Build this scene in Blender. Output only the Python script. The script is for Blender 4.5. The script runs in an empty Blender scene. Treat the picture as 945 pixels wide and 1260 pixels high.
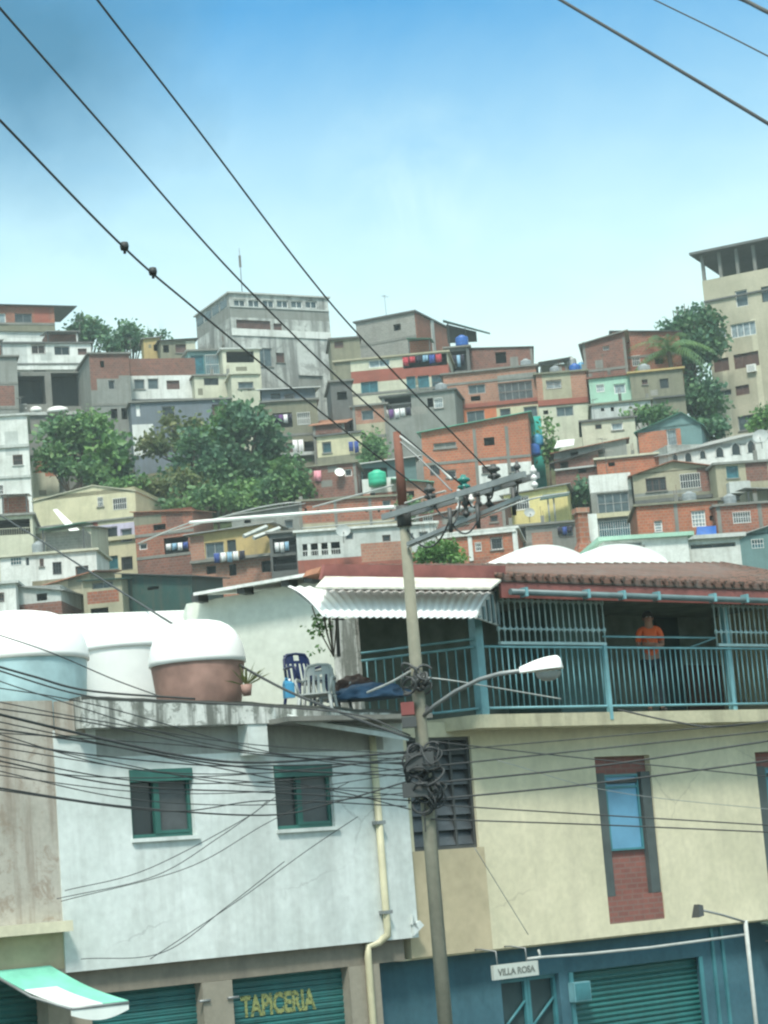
SKY_STRENGTH = 0.13
SKY_TINT = (0.31, 0.85, 0.95)
CLOUD = (3.9, 5.15, 4.9)
DARKC = (0.30, 1.12, 1.85)
FILL_DECK = (6.5, 7.3, 6.5)
SUN_E = 2.4
EXPOSURE = 0.86
HAZE = 0.0005
import bpy, bmesh, math, random
from mathutils import Vector, Matrix, noise
R = math.radians
rng = random.Random(11)
S = bpy.context.scene
COL = S.collection

# ------------------------------------------------------------------ camera
F, CX, CY = 2700.0, 472.5, 630.0
ROLL, PITCH = R(-4.6), math.atan(0.168)
CAM = Vector((0, 0, 4.0))
CM = (Matrix.Rotation(R(90) + PITCH, 3, 'X') @ Matrix.Rotation(ROLL, 3, 'Z'))
cd = bpy.data.cameras.new('camera')
cam = bpy.data.objects.new('camera', cd)
COL.objects.link(cam)
cam.matrix_world = Matrix.Translation(CAM) @ CM.to_4x4()
cd.sensor_fit = 'HORIZONTAL'
cd.sensor_width = 36
cd.lens = 36 * F / 945
cd.clip_start, cd.clip_end = 0.1, 4000
S.camera = cam
TR = math.tan(R(4.6))


def ray(px, py):
    return CM @ Vector(((px - CX) / F, -(py - CY) / F, -1.0))


def P(px, py, Y):
    d = ray(px, py)
    return CAM + d * (Y / d.y)


def hor(px):
    return 1085 - (px - 472) * TR


class Fr:
    """A vertical plane with a position and a heading; local x along it, -y out of it, z up."""
    def __init__(s, o, yaw):
        s.o, s.yaw = Vector(o), yaw
        s.i = Matrix.Rotation(-yaw, 3, 'Z')
        s.m = Matrix.Rotation(yaw, 3, 'Z')

    def L(s, px, py, dy=0.0):
        o = s.i @ (CAM - s.o)
        d = s.i @ ray(px, py)
        return o + d * ((dy - o.y) / d.y)

    def rect(s, x0, y0, x1, y1, dy=0.0):
        cx, cy = (x0 + x1) / 2, (y0 + y1) / 2
        a = s.L(x0, cy + (cx - x0) * TR, dy).x
        b = s.L(x1, cy - (x1 - cx) * TR, dy).x
        t = s.L(cx - (cy - y0) * TR, y0, dy).z
        u = s.L(cx + (y1 - cy) * TR, y1, dy).z
        return a, u, b, t

    def W(s, v):
        return s.m @ Vector(v) + s.o

    def inv(s, w):
        return s.i @ (Vector(w) - s.o)


# ------------------------------------------------------------------ objects
def tag(o, label=None, cat=None, group=None, kind=None):
    if label: o['label'] = label
    if cat: o['category'] = cat
    if group: o['group'] = group
    if kind: o['kind'] = kind
    return o


def thing(name, label, cat, loc=(0, 0, 0), rz=0.0, group=None):
    o = bpy.data.objects.new(name, None)
    COL.objects.link(o)
    o.location = loc
    o.rotation_euler = (0, 0, rz)
    o.empty_display_size = 0.2
    return tag(o, label, cat, group)


def children(o):
    return [c for c in COL.objects if c.parent == o]


def copy_tree(o, parent=None):
    kids = children(o)
    c = o.copy()
    COL.objects.link(c)
    c.parent = parent
    for k in kids:
        copy_tree(k, c)
    return c


class MB:
    def __init__(s):
        s.v, s.f, s.mi, s.sm = [], [], [], []

    def poly(s, pts, mi=0, smooth=False):
        n = len(s.v)
        s.v += [tuple(p) for p in pts]
        s.f.append(tuple(range(n, n + len(pts))))
        s.mi.append(mi)
        s.sm.append(smooth)

    def box(s, x0, y0, z0, x1, y1, z1, mi=0):
        c = [(x0, y0, z0), (x1, y0, z0), (x1, y1, z0), (x0, y1, z0), (x0, y0, z1), (x1, y0, z1), (x1, y1, z1), (x0, y1, z1)]
        s.hexa(c, mi)

    def hexa(s, c, mi=0):
        n = len(s.v)
        s.v += [tuple(p) for p in c]
        for q in ((0, 3, 2, 1), (4, 5, 6, 7), (0, 1, 5, 4), (1, 2, 6, 5), (2, 3, 7, 6), (3, 0, 4, 7)):
            s.f.append(tuple(n + k for k in q))
            s.mi.append(mi)
            s.sm.append(False)

    def prism(s, pts, d, mi=0):
        """extrude a planar polygon along vector d"""
        d = Vector(d)
        a = [Vector(p) for p in pts]
        b = [p + d for p in a]
        s.poly(a, mi)
        s.poly(b[::-1], mi)
        for k in range(len(a)):
            j = (k + 1) % len(a)
            s.poly((a[j], a[k], b[k], b[j]), mi)

    def tube(s, pts, r, n=6, mi=0, cap=True):
        pts = [Vector(p) for p in pts]
        rr = r if isinstance(r, (list, tuple)) else [r] * len(pts)
        base = len(s.v)
        up = None
        for k, p in enumerate(pts):
            t = (pts[min(k + 1, len(pts) - 1)] - pts[max(k - 1, 0)])
            t = t.normalized() if t.length > 1e-9 else Vector((0, 0, 1))
            if up is None:
                up = Vector((0, 0, 1)) if abs(t.z) < 0.9 else Vector((1, 0, 0))
            a = t.cross(up).normalized()
            b = a.cross(t).normalized()
            up = b
            for j in range(n):
                w = 2 * math.pi * j / n
                s.v.append(tuple(p + (a * math.cos(w) + b * math.sin(w)) * rr[k]))
        for k in range(len(pts) - 1):
            for j in range(n):
                j2 = (j + 1) % n
                s.f.append((base + k * n + j, base + k * n + j2, base + (k + 1) * n + j2, base + (k + 1) * n + j))
                s.mi.append(mi)
                s.sm.append(n > 4)
        if cap:
            s.f.append(tuple(base + j for j in range(n))[::-1]); s.mi.append(mi); s.sm.append(False)
            e = base + (len(pts) - 1) * n
            s.f.append(tuple(e + j for j in range(n))); s.mi.append(mi); s.sm.append(False)

    def lathe(s, prof, n=24, c=(0, 0, 0), mi=0, sx=1.0, sy=1.0):
        base = len(s.v)
        for (r, z) in prof:
            for j in range(n):
                w = 2 * math.pi * j / n
                s.v.append((c[0] + r * math.cos(w) * sx, c[1] + r * math.sin(w) * sy, c[2] + z))
        for k in range(len(prof) - 1):
            for j in range(n):
                j2 = (j + 1) % n
                s.f.append((base + k * n + j, base + k * n + j2, base + (k + 1) * n + j2, base + (k + 1) * n + j))
                s.mi.append(mi)
                s.sm.append(True)

    def build(s, name, mats, parent=None, fix=False):
        me = bpy.data.meshes.new(name)
        me.from_pydata(s.v, [], s.f)
        if not isinstance(mats, (list, tuple)):
            mats = [mats]
        for m in mats:
            me.materials.append(m)
        me.polygons.foreach_set('material_index', s.mi)
        me.polygons.foreach_set('use_smooth', s.sm)
        uv = me.uv_layers.new(name='uv')
        for p in me.polygons:
            nn = p.normal
            if abs(nn.z) > 0.75:
                t, b = Vector((1, 0, 0)), Vector((0, 1, 0))
            else:
                t = Vector((-nn.y, nn.x, 0)).normalized()
                b = nn.cross(t)
                if b.z < 0: b = -b
            for li in p.loop_indices:
                co = me.vertices[me.loops[li].vertex_index].co
                uv.data[li].uv = (co.dot(t), co.dot(b))
        if fix:
            bm = bmesh.new()
            bm.from_mesh(me)
            bmesh.ops.remove_doubles(bm, verts=bm.verts, dist=1e-5)
            bmesh.ops.recalc_face_normals(bm, faces=bm.faces)
            bm.to_mesh(me)
            bm.free()
        me.update()
        o = bpy.data.objects.new(name, me)
        COL.objects.link(o)
        o.parent = parent
        return o


# ------------------------------------------------------------------ materials
MATS = {}


def nm(name):
    m = bpy.data.materials.new(name)
    m.use_nodes = True
    nt = m.node_tree
    b = nt.nodes['Principled BSDF']
    return m, nt, b


def N(nt, t, **kw):
    n = nt.nodes.new(t)
    for k, v in kw.items():
        if k in n.inputs: n.inputs[k].default_value = v
        else: setattr(n, k, v)
    return n


def rgba(c, k=1.0):
    return (c[0] * k, c[1] * k, c[2] * k, 1)


def mixc(nt, fac, a, b, mode='MIX'):
    n = nt.nodes.new('ShaderNodeMix')
    n.data_type = 'RGBA'
    n.blend_type = mode
    for sock, v in ((n.inputs[0], fac), (n.inputs[6], a), (n.inputs[7], b)):
        if hasattr(v, 'links'): nt.links.new(v, sock)
        else: sock.default_value = v
    return n.outputs[2]


def ramp(nt, src, lo, hi):
    n = nt.nodes.new('ShaderNodeMapRange')
    n.inputs[1].default_value, n.inputs[2].default_value = lo, hi
    nt.links.new(src, n.inputs[0])
    return n.outputs[0]


def wear(nt, base, amt=0.4, dirt=(0.10, 0.095, 0.08), scale=1.0, lo=0.47, hi=0.74):
    """blotches, vertical run-down streaks and grain over a base colour socket; object space so that it stays on the thing"""
    tc = N(nt, 'ShaderNodeTexCoord')
    oi = N(nt, 'ShaderNodeObjectInfo')
    add = N(nt, 'ShaderNodeVectorMath', operation='ADD')
    sc = N(nt, 'ShaderNodeVectorMath', operation='SCALE')
    sc.inputs[3].default_value = 37.0
    cmb = N(nt, 'ShaderNodeCombineXYZ')
    nt.links.new(oi.outputs['Random'], cmb.inputs[0])
    nt.links.new(oi.outputs['Random'], cmb.inputs[1])
    nt.links.new(cmb.outputs[0], sc.inputs[0])
    nt.links.new(tc.outputs['Object'], add.inputs[0])
    nt.links.new(sc.outputs[0], add.inputs[1])
    n1 = N(nt, 'ShaderNodeTexNoise', Scale=0.55 * scale, Detail=6.0, Roughness=0.65)
    nt.links.new(add.outputs[0], n1.inputs['Vector'])
    mp = N(nt, 'ShaderNodeMapping')
    mp.inputs['Scale'].default_value = (2.6 * scale, 2.6 * scale, 0.22 * scale)
    nt.links.new(add.outputs[0], mp.inputs[0])
    n2 = N(nt, 'ShaderNodeTexNoise', Scale=1.0, Detail=5.0, Roughness=0.6)
    nt.links.new(mp.outputs[0], n2.inputs['Vector'])
    n3 = N(nt, 'ShaderNodeTexNoise', Scale=9.0 * scale, Detail=3.0)
    nt.links.new(add.outputs[0], n3.inputs['Vector'])
    c = mixc(nt, ramp(nt, n1.outputs[0], 0.35, 0.7), base, rgba((0.72, 0.74, 0.72)), 'MULTIPLY')
    f1 = N(nt, 'ShaderNodeMath', operation='MULTIPLY')
    nt.links.new(ramp(nt, n2.outputs[0], lo, hi), f1.inputs[0])
    f1.inputs[1].default_value = amt
    c = mixc(nt, f1.outputs[0], c, rgba(dirt))
    n4 = N(nt, 'ShaderNodeTexNoise', Scale=1.7 * scale, Detail=9.0, Roughness=0.75, Distortion=0.6)
    nt.links.new(add.outputs[0], n4.inputs['Vector'])
    f2 = N(nt, 'ShaderNodeMath', operation='MULTIPLY')
    nt.links.new(ramp(nt, n4.outputs[0], lo + 0.08, hi - 0.06), f2.inputs[0])
    f2.inputs[1].default_value = amt * 0.75
    c = mixc(nt, f2.outputs[0], c, rgba((dirt[0] * 1.3, dirt[1] * 1.3, dirt[2] * 1.3)))
    c = mixc(nt, ramp(nt, n3.outputs[0], 0.3, 0.75), c, rgba((0.86, 0.86, 0.86)), 'MULTIPLY')
    return c, n3.outputs[0]


def bump(nt, b, h, strength=0.3, dist=0.02):
    bp = N(nt, 'ShaderNodeBump', Strength=strength, Distance=dist)
    nt.links.new(h, bp.inputs['Height'])
    nt.links.new(bp.outputs[0], b.inputs['Normal'])


def plaster(name, col, amt=0.4, dirt=(0.10, 0.095, 0.08), scale=1.0, rough=0.9, lo=0.47, hi=0.74, cracks=0.0):
    if name in MATS: return MATS[name]
    m, nt, b = nm(name)
    rgb = N(nt, 'ShaderNodeRGB')
    rgb.outputs[0].default_value = rgba(col)
    c, h = wear(nt, rgb.outputs[0], amt, dirt, scale, lo, hi)
    if cracks:
        tc = N(nt, 'ShaderNodeTexCoord')
        nw = N(nt, 'ShaderNodeTexNoise', Scale=1.3, Detail=6.0, Roughness=0.7)
        nt.links.new(tc.outputs['Object'], nw.inputs['Vector'])
        wv = mixc(nt, 0.35, tc.outputs['Object'], nw.outputs['Color'], 'ADD')
        vo = N(nt, 'ShaderNodeTexVoronoi', feature='DISTANCE_TO_EDGE', Scale=0.42)
        nt.links.new(wv, vo.inputs['Vector'])
        nk = N(nt, 'ShaderNodeTexNoise', Scale=0.5, Detail=2.0)
        nt.links.new(tc.outputs['Object'], nk.inputs['Vector'])
        f3 = N(nt, 'ShaderNodeMath', operation='MULTIPLY')
        nt.links.new(ramp(nt, vo.outputs['Distance'], 0.006, 0.0015), f3.inputs[0])
        nt.links.new(ramp(nt, nk.outputs[0], 0.5, 0.6), f3.inputs[1])
        f4 = N(nt, 'ShaderNodeMath', operation='MULTIPLY')
        nt.links.new(f3.outputs[0], f4.inputs[0])
        f4.inputs[1].default_value = cracks
        c = mixc(nt, f4.outputs[0], c, rgba((col[0] * .4, col[1] * .4, col[2] * .4)))
    nt.links.new(c, b.inputs['Base Color'])
    b.inputs['Roughness'].default_value = rough
    bump(nt, b, h, 0.25, 0.015)
    MATS[name] = m
    return m


def brick(name, c1, c2, mortar, w=0.32, h=0.21, amt=0.35, gap=0.018):
    if name in MATS: return MATS[name]
    m, nt, b = nm(name)
    tc = N(nt, 'ShaderNodeTexCoord')
    bt = N(nt, 'ShaderNodeTexBrick')
    bt.inputs['Color1'].default_value = rgba(c1)
    bt.inputs['Color2'].default_value = rgba(c2)
    bt.inputs['Mortar'].default_value = rgba(mortar)
    bt.inputs['Scale'].default_value = 1.0
    bt.inputs['Mortar Size'].default_value = gap
    bt.inputs['Brick Width'].default_value = w
    bt.inputs['Row Height'].default_value = h
    nt.links.new(tc.outputs['UV'], bt.inputs['Vector'])
    c, hh = wear(nt, bt.outputs['Color'], amt, (0.13, 0.11, 0.10))
    nt.links.new(c, b.inputs['Base Color'])
    b.inputs['Roughness'].default_value = 0.92
    bump(nt, b, bt.outputs['Fac'], -0.5, 0.02)
    MATS[name] = m
    return m


def corr(name, col, rust=0.25, pitch=0.09, rough=0.55, axis=0, metal=0.0, rustcol=(0.17, 0.09, 0.05), depth=0.02):
    """corrugated sheet: ridges across u (axis 0) or v (axis 1)"""
    if name in MATS: return MATS[name]
    m, nt, b = nm(name)
    rgb = N(nt, 'ShaderNodeRGB')
    rgb.outputs[0].default_value = rgba(col)
    c, h = wear(nt, rgb.outputs[0], rust, rustcol)
    nt.links.new(c, b.inputs['Base Color'])
    b.inputs['Roughness'].default_value = rough
    b.inputs['Metallic'].default_value = metal
    tc = N(nt, 'ShaderNodeTexCoord')
    wv = N(nt, 'ShaderNodeTexWave', wave_type='BANDS', bands_direction='X' if axis == 0 else 'Y')
    wv.inputs['Scale'].default_value = 1.0 / pitch * 0.314
    nt.links.new(tc.outputs['UV'], wv.inputs['Vector'])
    bump(nt, b, wv.outputs['Fac'], 0.8, depth)
    MATS[name] = m
    return m


def worn_paint(name, col, cover=0.45):
    m, nt, b = nm(name)
    b.inputs['Base Color'].default_value = rgba(col)
    b.inputs['Roughness'].default_value = 0.8
    tc = N(nt, 'ShaderNodeTexCoord')
    n1 = N(nt, 'ShaderNodeTexNoise', Scale=14.0, Detail=6.0, Roughness=0.7)
    nt.links.new(tc.outputs['Object'], n1.inputs['Vector'])
    tr = N(nt, 'ShaderNodeBsdfTransparent')
    mx = N(nt, 'ShaderNodeMixShader')
    nt.links.new(ramp(nt, n1.outputs[0], cover + .12, cover - .06), mx.inputs[0])
    nt.links.new(tr.outputs[0], mx.inputs[1])
    nt.links.new(b.outputs[0], mx.inputs[2])
    nt.links.new(mx.outputs[0], nt.nodes['Material Output'].inputs['Surface'])
    MATS[name] = m
    return m


def plain(name, col, rough=0.6, metal=0.0, var=0.2, spec=None, emit=None):
    if name in MATS: return MATS[name]
    m, nt, b = nm(name)
    tc = N(nt, 'ShaderNodeTexCoord')
    n1 = N(nt, 'ShaderNodeTexNoise', Scale=3.0, Detail=4.0)
    nt.links.new(tc.outputs['Object'], n1.inputs['Vector'])
    c = mixc(nt, ramp(nt, n1.outputs[0], 0.3, 0.7), rgba(col, 1 + var * 0.5), rgba(col, 1 - var))
    nt.links.new(c, b.inputs['Base Color'])
    b.inputs['Roughness'].default_value = rough
    b.inputs['Metallic'].default_value = metal
    MATS[name] = m
    return m


def leafmat(name, c1, c2, c3):
    if name in MATS: return MATS[name]
    m, nt, b = nm(name)
    g = N(nt, 'ShaderNodeNewGeometry')
    tc = N(nt, 'ShaderNodeTexCoord')
    n1 = N(nt, 'ShaderNodeTexNoise', Scale=0.45, Detail=3.0)
    nt.links.new(tc.outputs['Object'], n1.inputs['Vector'])
    c = mixc(nt, g.outputs['Random Per Island'], rgba(c1), rgba(c2))
    c = mixc(nt, ramp(nt, n1.outputs[0], 0.42, 0.66), c, rgba(c3))
    nt.links.new(c, b.inputs['Base Color'])
    b.inputs['Roughness'].default_value = 0.55
    tr = N(nt, 'ShaderNodeBsdfTranslucent')
    nt.links.new(c, tr.inputs['Color'])
    mx = N(nt, 'ShaderNodeMixShader')
    mx.inputs[0].default_value = 0.25
    out = nt.nodes['Material Output']
    nt.links.new(b.outputs[0], mx.inputs[1])
    nt.links.new(tr.outputs[0], mx.inputs[2])
    nt.links.new(mx.outputs[0], out.inputs['Surface'])
    MATS[name] = m
    return m


M = MATS
plaster('white', (0.70, 0.72, 0.69), 0.5, (0.25, 0.25, 0.22))
plaster('pale_grey', (0.52, 0.55, 0.53), 0.45, (0.2, 0.2, 0.18))
plaster('grey', (0.25, 0.26, 0.24), 0.5)
plaster('concrete', (0.22, 0.22, 0.20), 0.5)
plaster('dark_concrete', (0.13, 0.135, 0.13), 0.4, (0.05, 0.05, 0.045))
plaster('olive', (0.22, 0.215, 0.155), 0.5)
plaster('beige', (0.40, 0.37, 0.265), 0.45, (0.2, 0.18, 0.13))
plaster('cream', (0.58, 0.545, 0.37), 0.4, (0.3, 0.28, 0.2))
plaster('pale_cream', (0.56, 0.56, 0.44), 0.45, (0.3, 0.28, 0.22))
plaster('yellow', (0.70, 0.62, 0.28), 0.25, (0.3, 0.27, 0.15))
plaster('ochre', (0.48, 0.36, 0.16), 0.4, (0.18, 0.15, 0.1))
plaster('orange', (0.62, 0.19, 0.085), 0.25, (0.25, 0.13, 0.09))
plaster('red_band', (0.32, 0.10, 0.07), 0.35, (0.14, 0.08, 0.07))
plaster('mint', (0.36, 0.58, 0.46), 0.35, (0.25, 0.33, 0.28))
plaster('turquoise', (0.05, 0.48, 0.40), 0.2, (0.05, 0.2, 0.18))
plaster('blue_wall', (0.05, 0.16, 0.22), 0.35, (0.04, 0.09, 0.12))
plaster('lavender', (0.55, 0.52, 0.66), 0.2)
plaster('teal_grey', (0.14, 0.24, 0.24), 0.35, (0.07, 0.1, 0.1))
plaster('blue_grey', (0.16, 0.19, 0.22), 0.35)
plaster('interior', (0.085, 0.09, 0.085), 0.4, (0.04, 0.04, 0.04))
plaster('stained_tower', (0.55, 0.57, 0.54), 0.9, (0.15, 0.155, 0.145), 0.5, 0.9, 0.42, 0.64)
plaster('tower_beige', (0.47, 0.44, 0.33), 0.3, (0.27, 0.25, 0.19), 0.6)
plaster('tower_light', (0.60, 0.57, 0.43), 0.25, (0.3, 0.28, 0.2), 0.6)
brick('brick', (0.38, 0.125, 0.07), (0.26, 0.09, 0.055), (0.30, 0.22, 0.175))
brick('orange_brick', (0.50, 0.155, 0.075), (0.38, 0.12, 0.06), (0.37, 0.25, 0.18))
brick('brown_brick', (0.25, 0.10, 0.07), (0.165, 0.072, 0.055), (0.22, 0.165, 0.14))
brick('pink_brick', (0.45, 0.205, 0.13), (0.35, 0.155, 0.10), (0.36, 0.28, 0.23))
brick('grey_block', (0.29, 0.29, 0.26), (0.24, 0.24, 0.22), (0.34, 0.33, 0.30), 0.4, 0.2)
corr('tin', (0.36, 0.38, 0.37), 0.45)
corr('dark_tin', (0.075, 0.085, 0.085), 0.4)
corr('white_tin', (0.82, 0.84, 0.82), 0.12)
corr('green_tin', (0.04, 0.17, 0.125), 0.3)
corr('dark_green_tin', (0.018, 0.075, 0.065), 0.3)
corr('mint_tin', (0.14, 0.42, 0.30), 0.3)
corr('teal_shutter', (0.025, 0.165, 0.16), 0.35, 0.085, 0.5, 1, 0.0, (0.03, 0.06, 0.06))
plain('rust_tile', (0.30, 0.14, 0.085), 0.9, 0, 0.4)
plain('glass', (0.022, 0.03, 0.034), 0.12, 0, 0.3)
plain('mid_glass', (0.07, 0.10, 0.11), 0.2, 0, 0.4)
plain('teal_glass', (0.03, 0.12, 0.15), 0.2, 0, 0.4)
plain('pale_glass', (0.25, 0.31, 0.33), 0.25, 0, 0.4)
plain('brown_panel', (0.10, 0.055, 0.045), 0.5, 0, 0.3)
plain('white_frame', (0.75, 0.76, 0.73), 0.5, 0, 0.1)
plain('dark_frame', (0.06, 0.065, 0.065), 0.5, 0, 0.2)
plain('brown_frame', (0.13, 0.07, 0.05), 0.6, 0, 0.3)
plain('grey_frame', (0.28, 0.29, 0.28), 0.5, 0, 0.2)
plain('teal_paint', (0.055, 0.21, 0.24), 0.5, 0, 0.25)
plain('pale_teal_paint', (0.17, 0.37, 0.41), 0.45, 0, 0.25)
plain('pale_grille', (0.42, 0.58, 0.59), 0.45, 0, 0.2)
plain('green_frame', (0.03, 0.13, 0.11), 0.5, 0, 0.25)
plain('black_cable', (0.035, 0.04, 0.042), 0.6, 0, 0.2)
plain('pale_cable', (0.45, 0.47, 0.45), 0.5, 0, 0.2)
plain('white_plastic', (0.82, 0.83, 0.8), 0.4, 0, 0.06)
plain('white_dome', (0.86, 0.87, 0.85), 0.5, 0, 0.05)
plain('blue_plastic', (0.02, 0.10, 0.36), 0.35, 0, 0.2)
plain('sky_plastic', (0.05, 0.26, 0.45), 0.35, 0, 0.2)
plain('navy_plastic', (0.012, 0.025, 0.09), 0.35, 0, 0.2)
plain('green_plastic', (0.03, 0.42, 0.25), 0.4, 0, 0.15)
plain('grey_plastic', (0.33, 0.36, 0.35), 0.45, 0, 0.12)
plain('steel', (0.42, 0.44, 0.44), 0.4, 0.6, 0.2)
plain('antenna_metal', (0.12, 0.12, 0.11), 0.5, 0.3, 0.2)
plain('bark', (0.085, 0.065, 0.045), 0.95, 0, 0.4)
for nme, c in (('cloth_white', (0.75, 0.76, 0.76)), ('cloth_red', (0.45, 0.06, 0.08)), ('cloth_blue', (0.05, 0.09, 0.3)), ('cloth_dark', (0.03, 0.03, 0.05)),
               ('cloth_pink', (0.75, 0.32, 0.38)), ('cloth_sky', (0.25, 0.42, 0.55)), ('cloth_purple', (0.16, 0.08, 0.22))):
    plain(nme, c, 0.9, 0, 0.25)
leafmat('leaf_dark', (0.05, 0.125, 0.055), (0.105, 0.215, 0.085), (0.065, 0.155, 0.10))
leafmat('leaf_mid', (0.075, 0.17, 0.05), (0.15, 0.27, 0.08), (0.08, 0.18, 0.09))
leafmat('leaf_light', (0.09, 0.21, 0.045), (0.15, 0.28, 0.07), (0.07, 0.17, 0.06))
leafmat('leaf_yellow', (0.13, 0.16, 0.05), (0.18, 0.19, 0.07), (0.07, 0.12, 0.04))
# ------------------------------------------------------------------ world, sun
w = bpy.data.worlds.new('World')
S.world = w
w.use_nodes = True
nt = w.node_tree
for n in list(nt.nodes): nt.nodes.remove(n)
SUN_EL, SUN_AZ = R(55), R(184)      # azimuth clockwise from +Y
sky = N(nt, 'ShaderNodeTexSky', sky_type='NISHITA')
sky.sun_disc = False
sky.sun_elevation = SUN_EL
sky.sun_rotation = SUN_AZ
sky.altitude = 900
sky.air_density = 1.0
sky.dust_density = 1.2
sky.ozone_density = 1.0
tc = N(nt, 'ShaderNodeTexCoord')
sx = N(nt, 'ShaderNodeSeparateXYZ')
nt.links.new(tc.outputs['Generated'], sx.inputs[0])
tint = mixc(nt, 1.0, sky.outputs[0], (SKY_TINT[0], SKY_TINT[1], SKY_TINT[2], 1), 'MULTIPLY')
# bright milky cloud low over the hill
mp = N(nt, 'ShaderNodeMapping')
mp.inputs['Scale'].default_value = (4.0, 4.0, 6.0)
mp.inputs['Location'].default_value = (0.4, 0.2, 0.35)
nt.links.new(tc.outputs['Generated'], mp.inputs[0])
c1 = N(nt, 'ShaderNodeTexNoise', Scale=1.5, Detail=7.0, Roughness=0.58, Distortion=0.3)
nt.links.new(mp.outputs[0], c1.inputs['Vector'])
low = ramp(nt, sx.outputs[2], 0.385, 0.225)
ad = N(nt, 'ShaderNodeMath', operation='MULTIPLY_ADD')
nt.links.new(ramp(nt, c1.outputs[0], 0.3, 0.72), ad.inputs[0])
ad.inputs[1].default_value = 0.22
nt.links.new(low, ad.inputs[2])
lowf = ramp(nt, ad.outputs[0], 0.06, 1.08)
cl = mixc(nt, lowf, tint, (CLOUD[0], CLOUD[1], CLOUD[2], 1))
# soft dark rain cloud high on one side (direction measured in the scene)
dd = ray(40, 40).normalized()
vd = N(nt, 'ShaderNodeVectorMath', operation='DISTANCE')
nt.links.new(tc.outputs['Generated'], vd.inputs[0])
vd.inputs[1].default_value = dd
c2 = N(nt, 'ShaderNodeTexNoise', Scale=17.0, Detail=7.0, Roughness=0.55, Distortion=0.3)
nt.links.new(tc.outputs['Generated'], c2.inputs['Vector'])
a2 = N(nt, 'ShaderNodeMath', operation='MULTIPLY_ADD')
nt.links.new(c2.outputs[0], a2.inputs[0])
a2.inputs[1].default_value = -0.075
nt.links.new(vd.outputs['Value'], a2.inputs[2])
dk = ramp(nt, a2.outputs[0], 0.056, -0.028)
dkm = N(nt, 'ShaderNodeMath', operation='MULTIPLY')
nt.links.new(dk, dkm.inputs[0])
dkm.inputs[1].default_value = 0.85
cl = mixc(nt, dkm.outputs[0], cl, (DARKC[0], DARKC[1], DARKC[2], 1))
# a faint white wisp in the middle of the sky
vw = N(nt, 'ShaderNodeVectorMath', operation='DISTANCE')
nt.links.new(tc.outputs['Generated'], vw.inputs[0])
vw.inputs[1].default_value = ray(520, 240).normalized()
wn_ = N(nt, 'ShaderNodeTexNoise', Scale=24.0, Detail=8.0, Roughness=0.62, Distortion=0.5)
nt.links.new(tc.outputs['Generated'], wn_.inputs['Vector'])
wm = N(nt, 'ShaderNodeMath', operation='MULTIPLY')
nt.links.new(ramp(nt, vw.outputs['Value'], 0.055, 0.0), wm.inputs[0])
nt.links.new(ramp(nt, wn_.outputs[0], 0.40, 0.72), wm.inputs[1])
wm2 = N(nt, 'ShaderNodeMath', operation='MULTIPLY')
nt.links.new(wm.outputs[0], wm2.inputs[0])
wm2.inputs[1].default_value = 0.45
cl = mixc(nt, wm2.outputs[0], cl, (CLOUD[0], CLOUD[1], CLOUD[2], 1))
# bright broken cloud deck, added unseen overhead to brighten and neutralise the light
c3 = N(nt, 'ShaderNodeTexNoise', Scale=2.2, Detail=6.0, Roughness=0.6)
nt.links.new(tc.outputs['Generated'], c3.inputs['Vector'])
dm = N(nt, 'ShaderNodeMath', operation='MULTIPLY')
nt.links.new(ramp(nt, sx.outputs[2], 0.45, 0.62), dm.inputs[0])
nt.links.new(ramp(nt, c3.outputs[0], 0.3, 0.5), dm.inputs[1])
cl = mixc(nt, dm.outputs[0], cl, (FILL_DECK[0], FILL_DECK[1], FILL_DECK[2], 1))
bg = N(nt, 'ShaderNodeBackground')
bg.inputs['Strength'].default_value = SKY_STRENGTH
nt.links.new(cl, bg.inputs['Color'])
wo = N(nt, 'ShaderNodeOutputWorld')
nt.links.new(bg.outputs[0], wo.inputs['Surface'])

sl = bpy.data.lights.new('sun', 'SUN')
sl.energy = SUN_E
sl.angle = R(10)
sl.color = (1.0, 0.96, 0.88)
so = bpy.data.objects.new('sun', sl)
COL.objects.link(so)
sdir = Vector((math.sin(SUN_AZ) * math.cos(SUN_EL), math.cos(SUN_AZ) * math.cos(SUN_EL), math.sin(SUN_EL)))
so.rotation_euler = (-sdir).to_track_quat('-Z', 'Y').to_euler()
so.location = (0, 0, 120)

vs = S.view_settings
S.display_settings.display_device = 'sRGB'
vs.view_transform = 'Standard'
vs.look = 'None'
vs.gamma = 1
vs.use_curve_mapping = False
vs.exposure = EXPOSURE
S.render.engine = 'CYCLES'
S.cycles.use_denoising = True
S.cycles.max_bounces = 6
S.cycles.diffuse_bounces = 3
S.cycles.glossy_bounces = 2
S.cycles.transmission_bounces = 3
S.cycles.volume_bounces = 0
S.cycles.transparent_max_bounces = 6
S.render.film_transparent = False
S.cycles.filter_width = 2.3


# ------------------------------------------------------------------ terrain
def lerp_tab(t, x):
    if x <= t[0][0]: return t[0][1]
    for (a, b), (c, d) in zip(t, t[1:]):
        if x <= c: return b + (d - b) * (x - a) / (c - a)
    return t[-1][1]


def hill_Y(e):
    return 140 + (e - 385) * 0.245


SLOPE = [(Y, -1.5 + (385 + (Y - 140) / 0.245) * Y / F) for Y in range(140, 320, 5)]
LOWER = [(-200, 0), (44, 0), (58, 2.0), (100, 7), (140, SLOPE[0][1] - 0.5)]
CREST = [(-60, 58), (-36, 58), (-22, 53), (-8, 47), (4, 46), (14, 41), (26, 39), (60, 40)]


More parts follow.
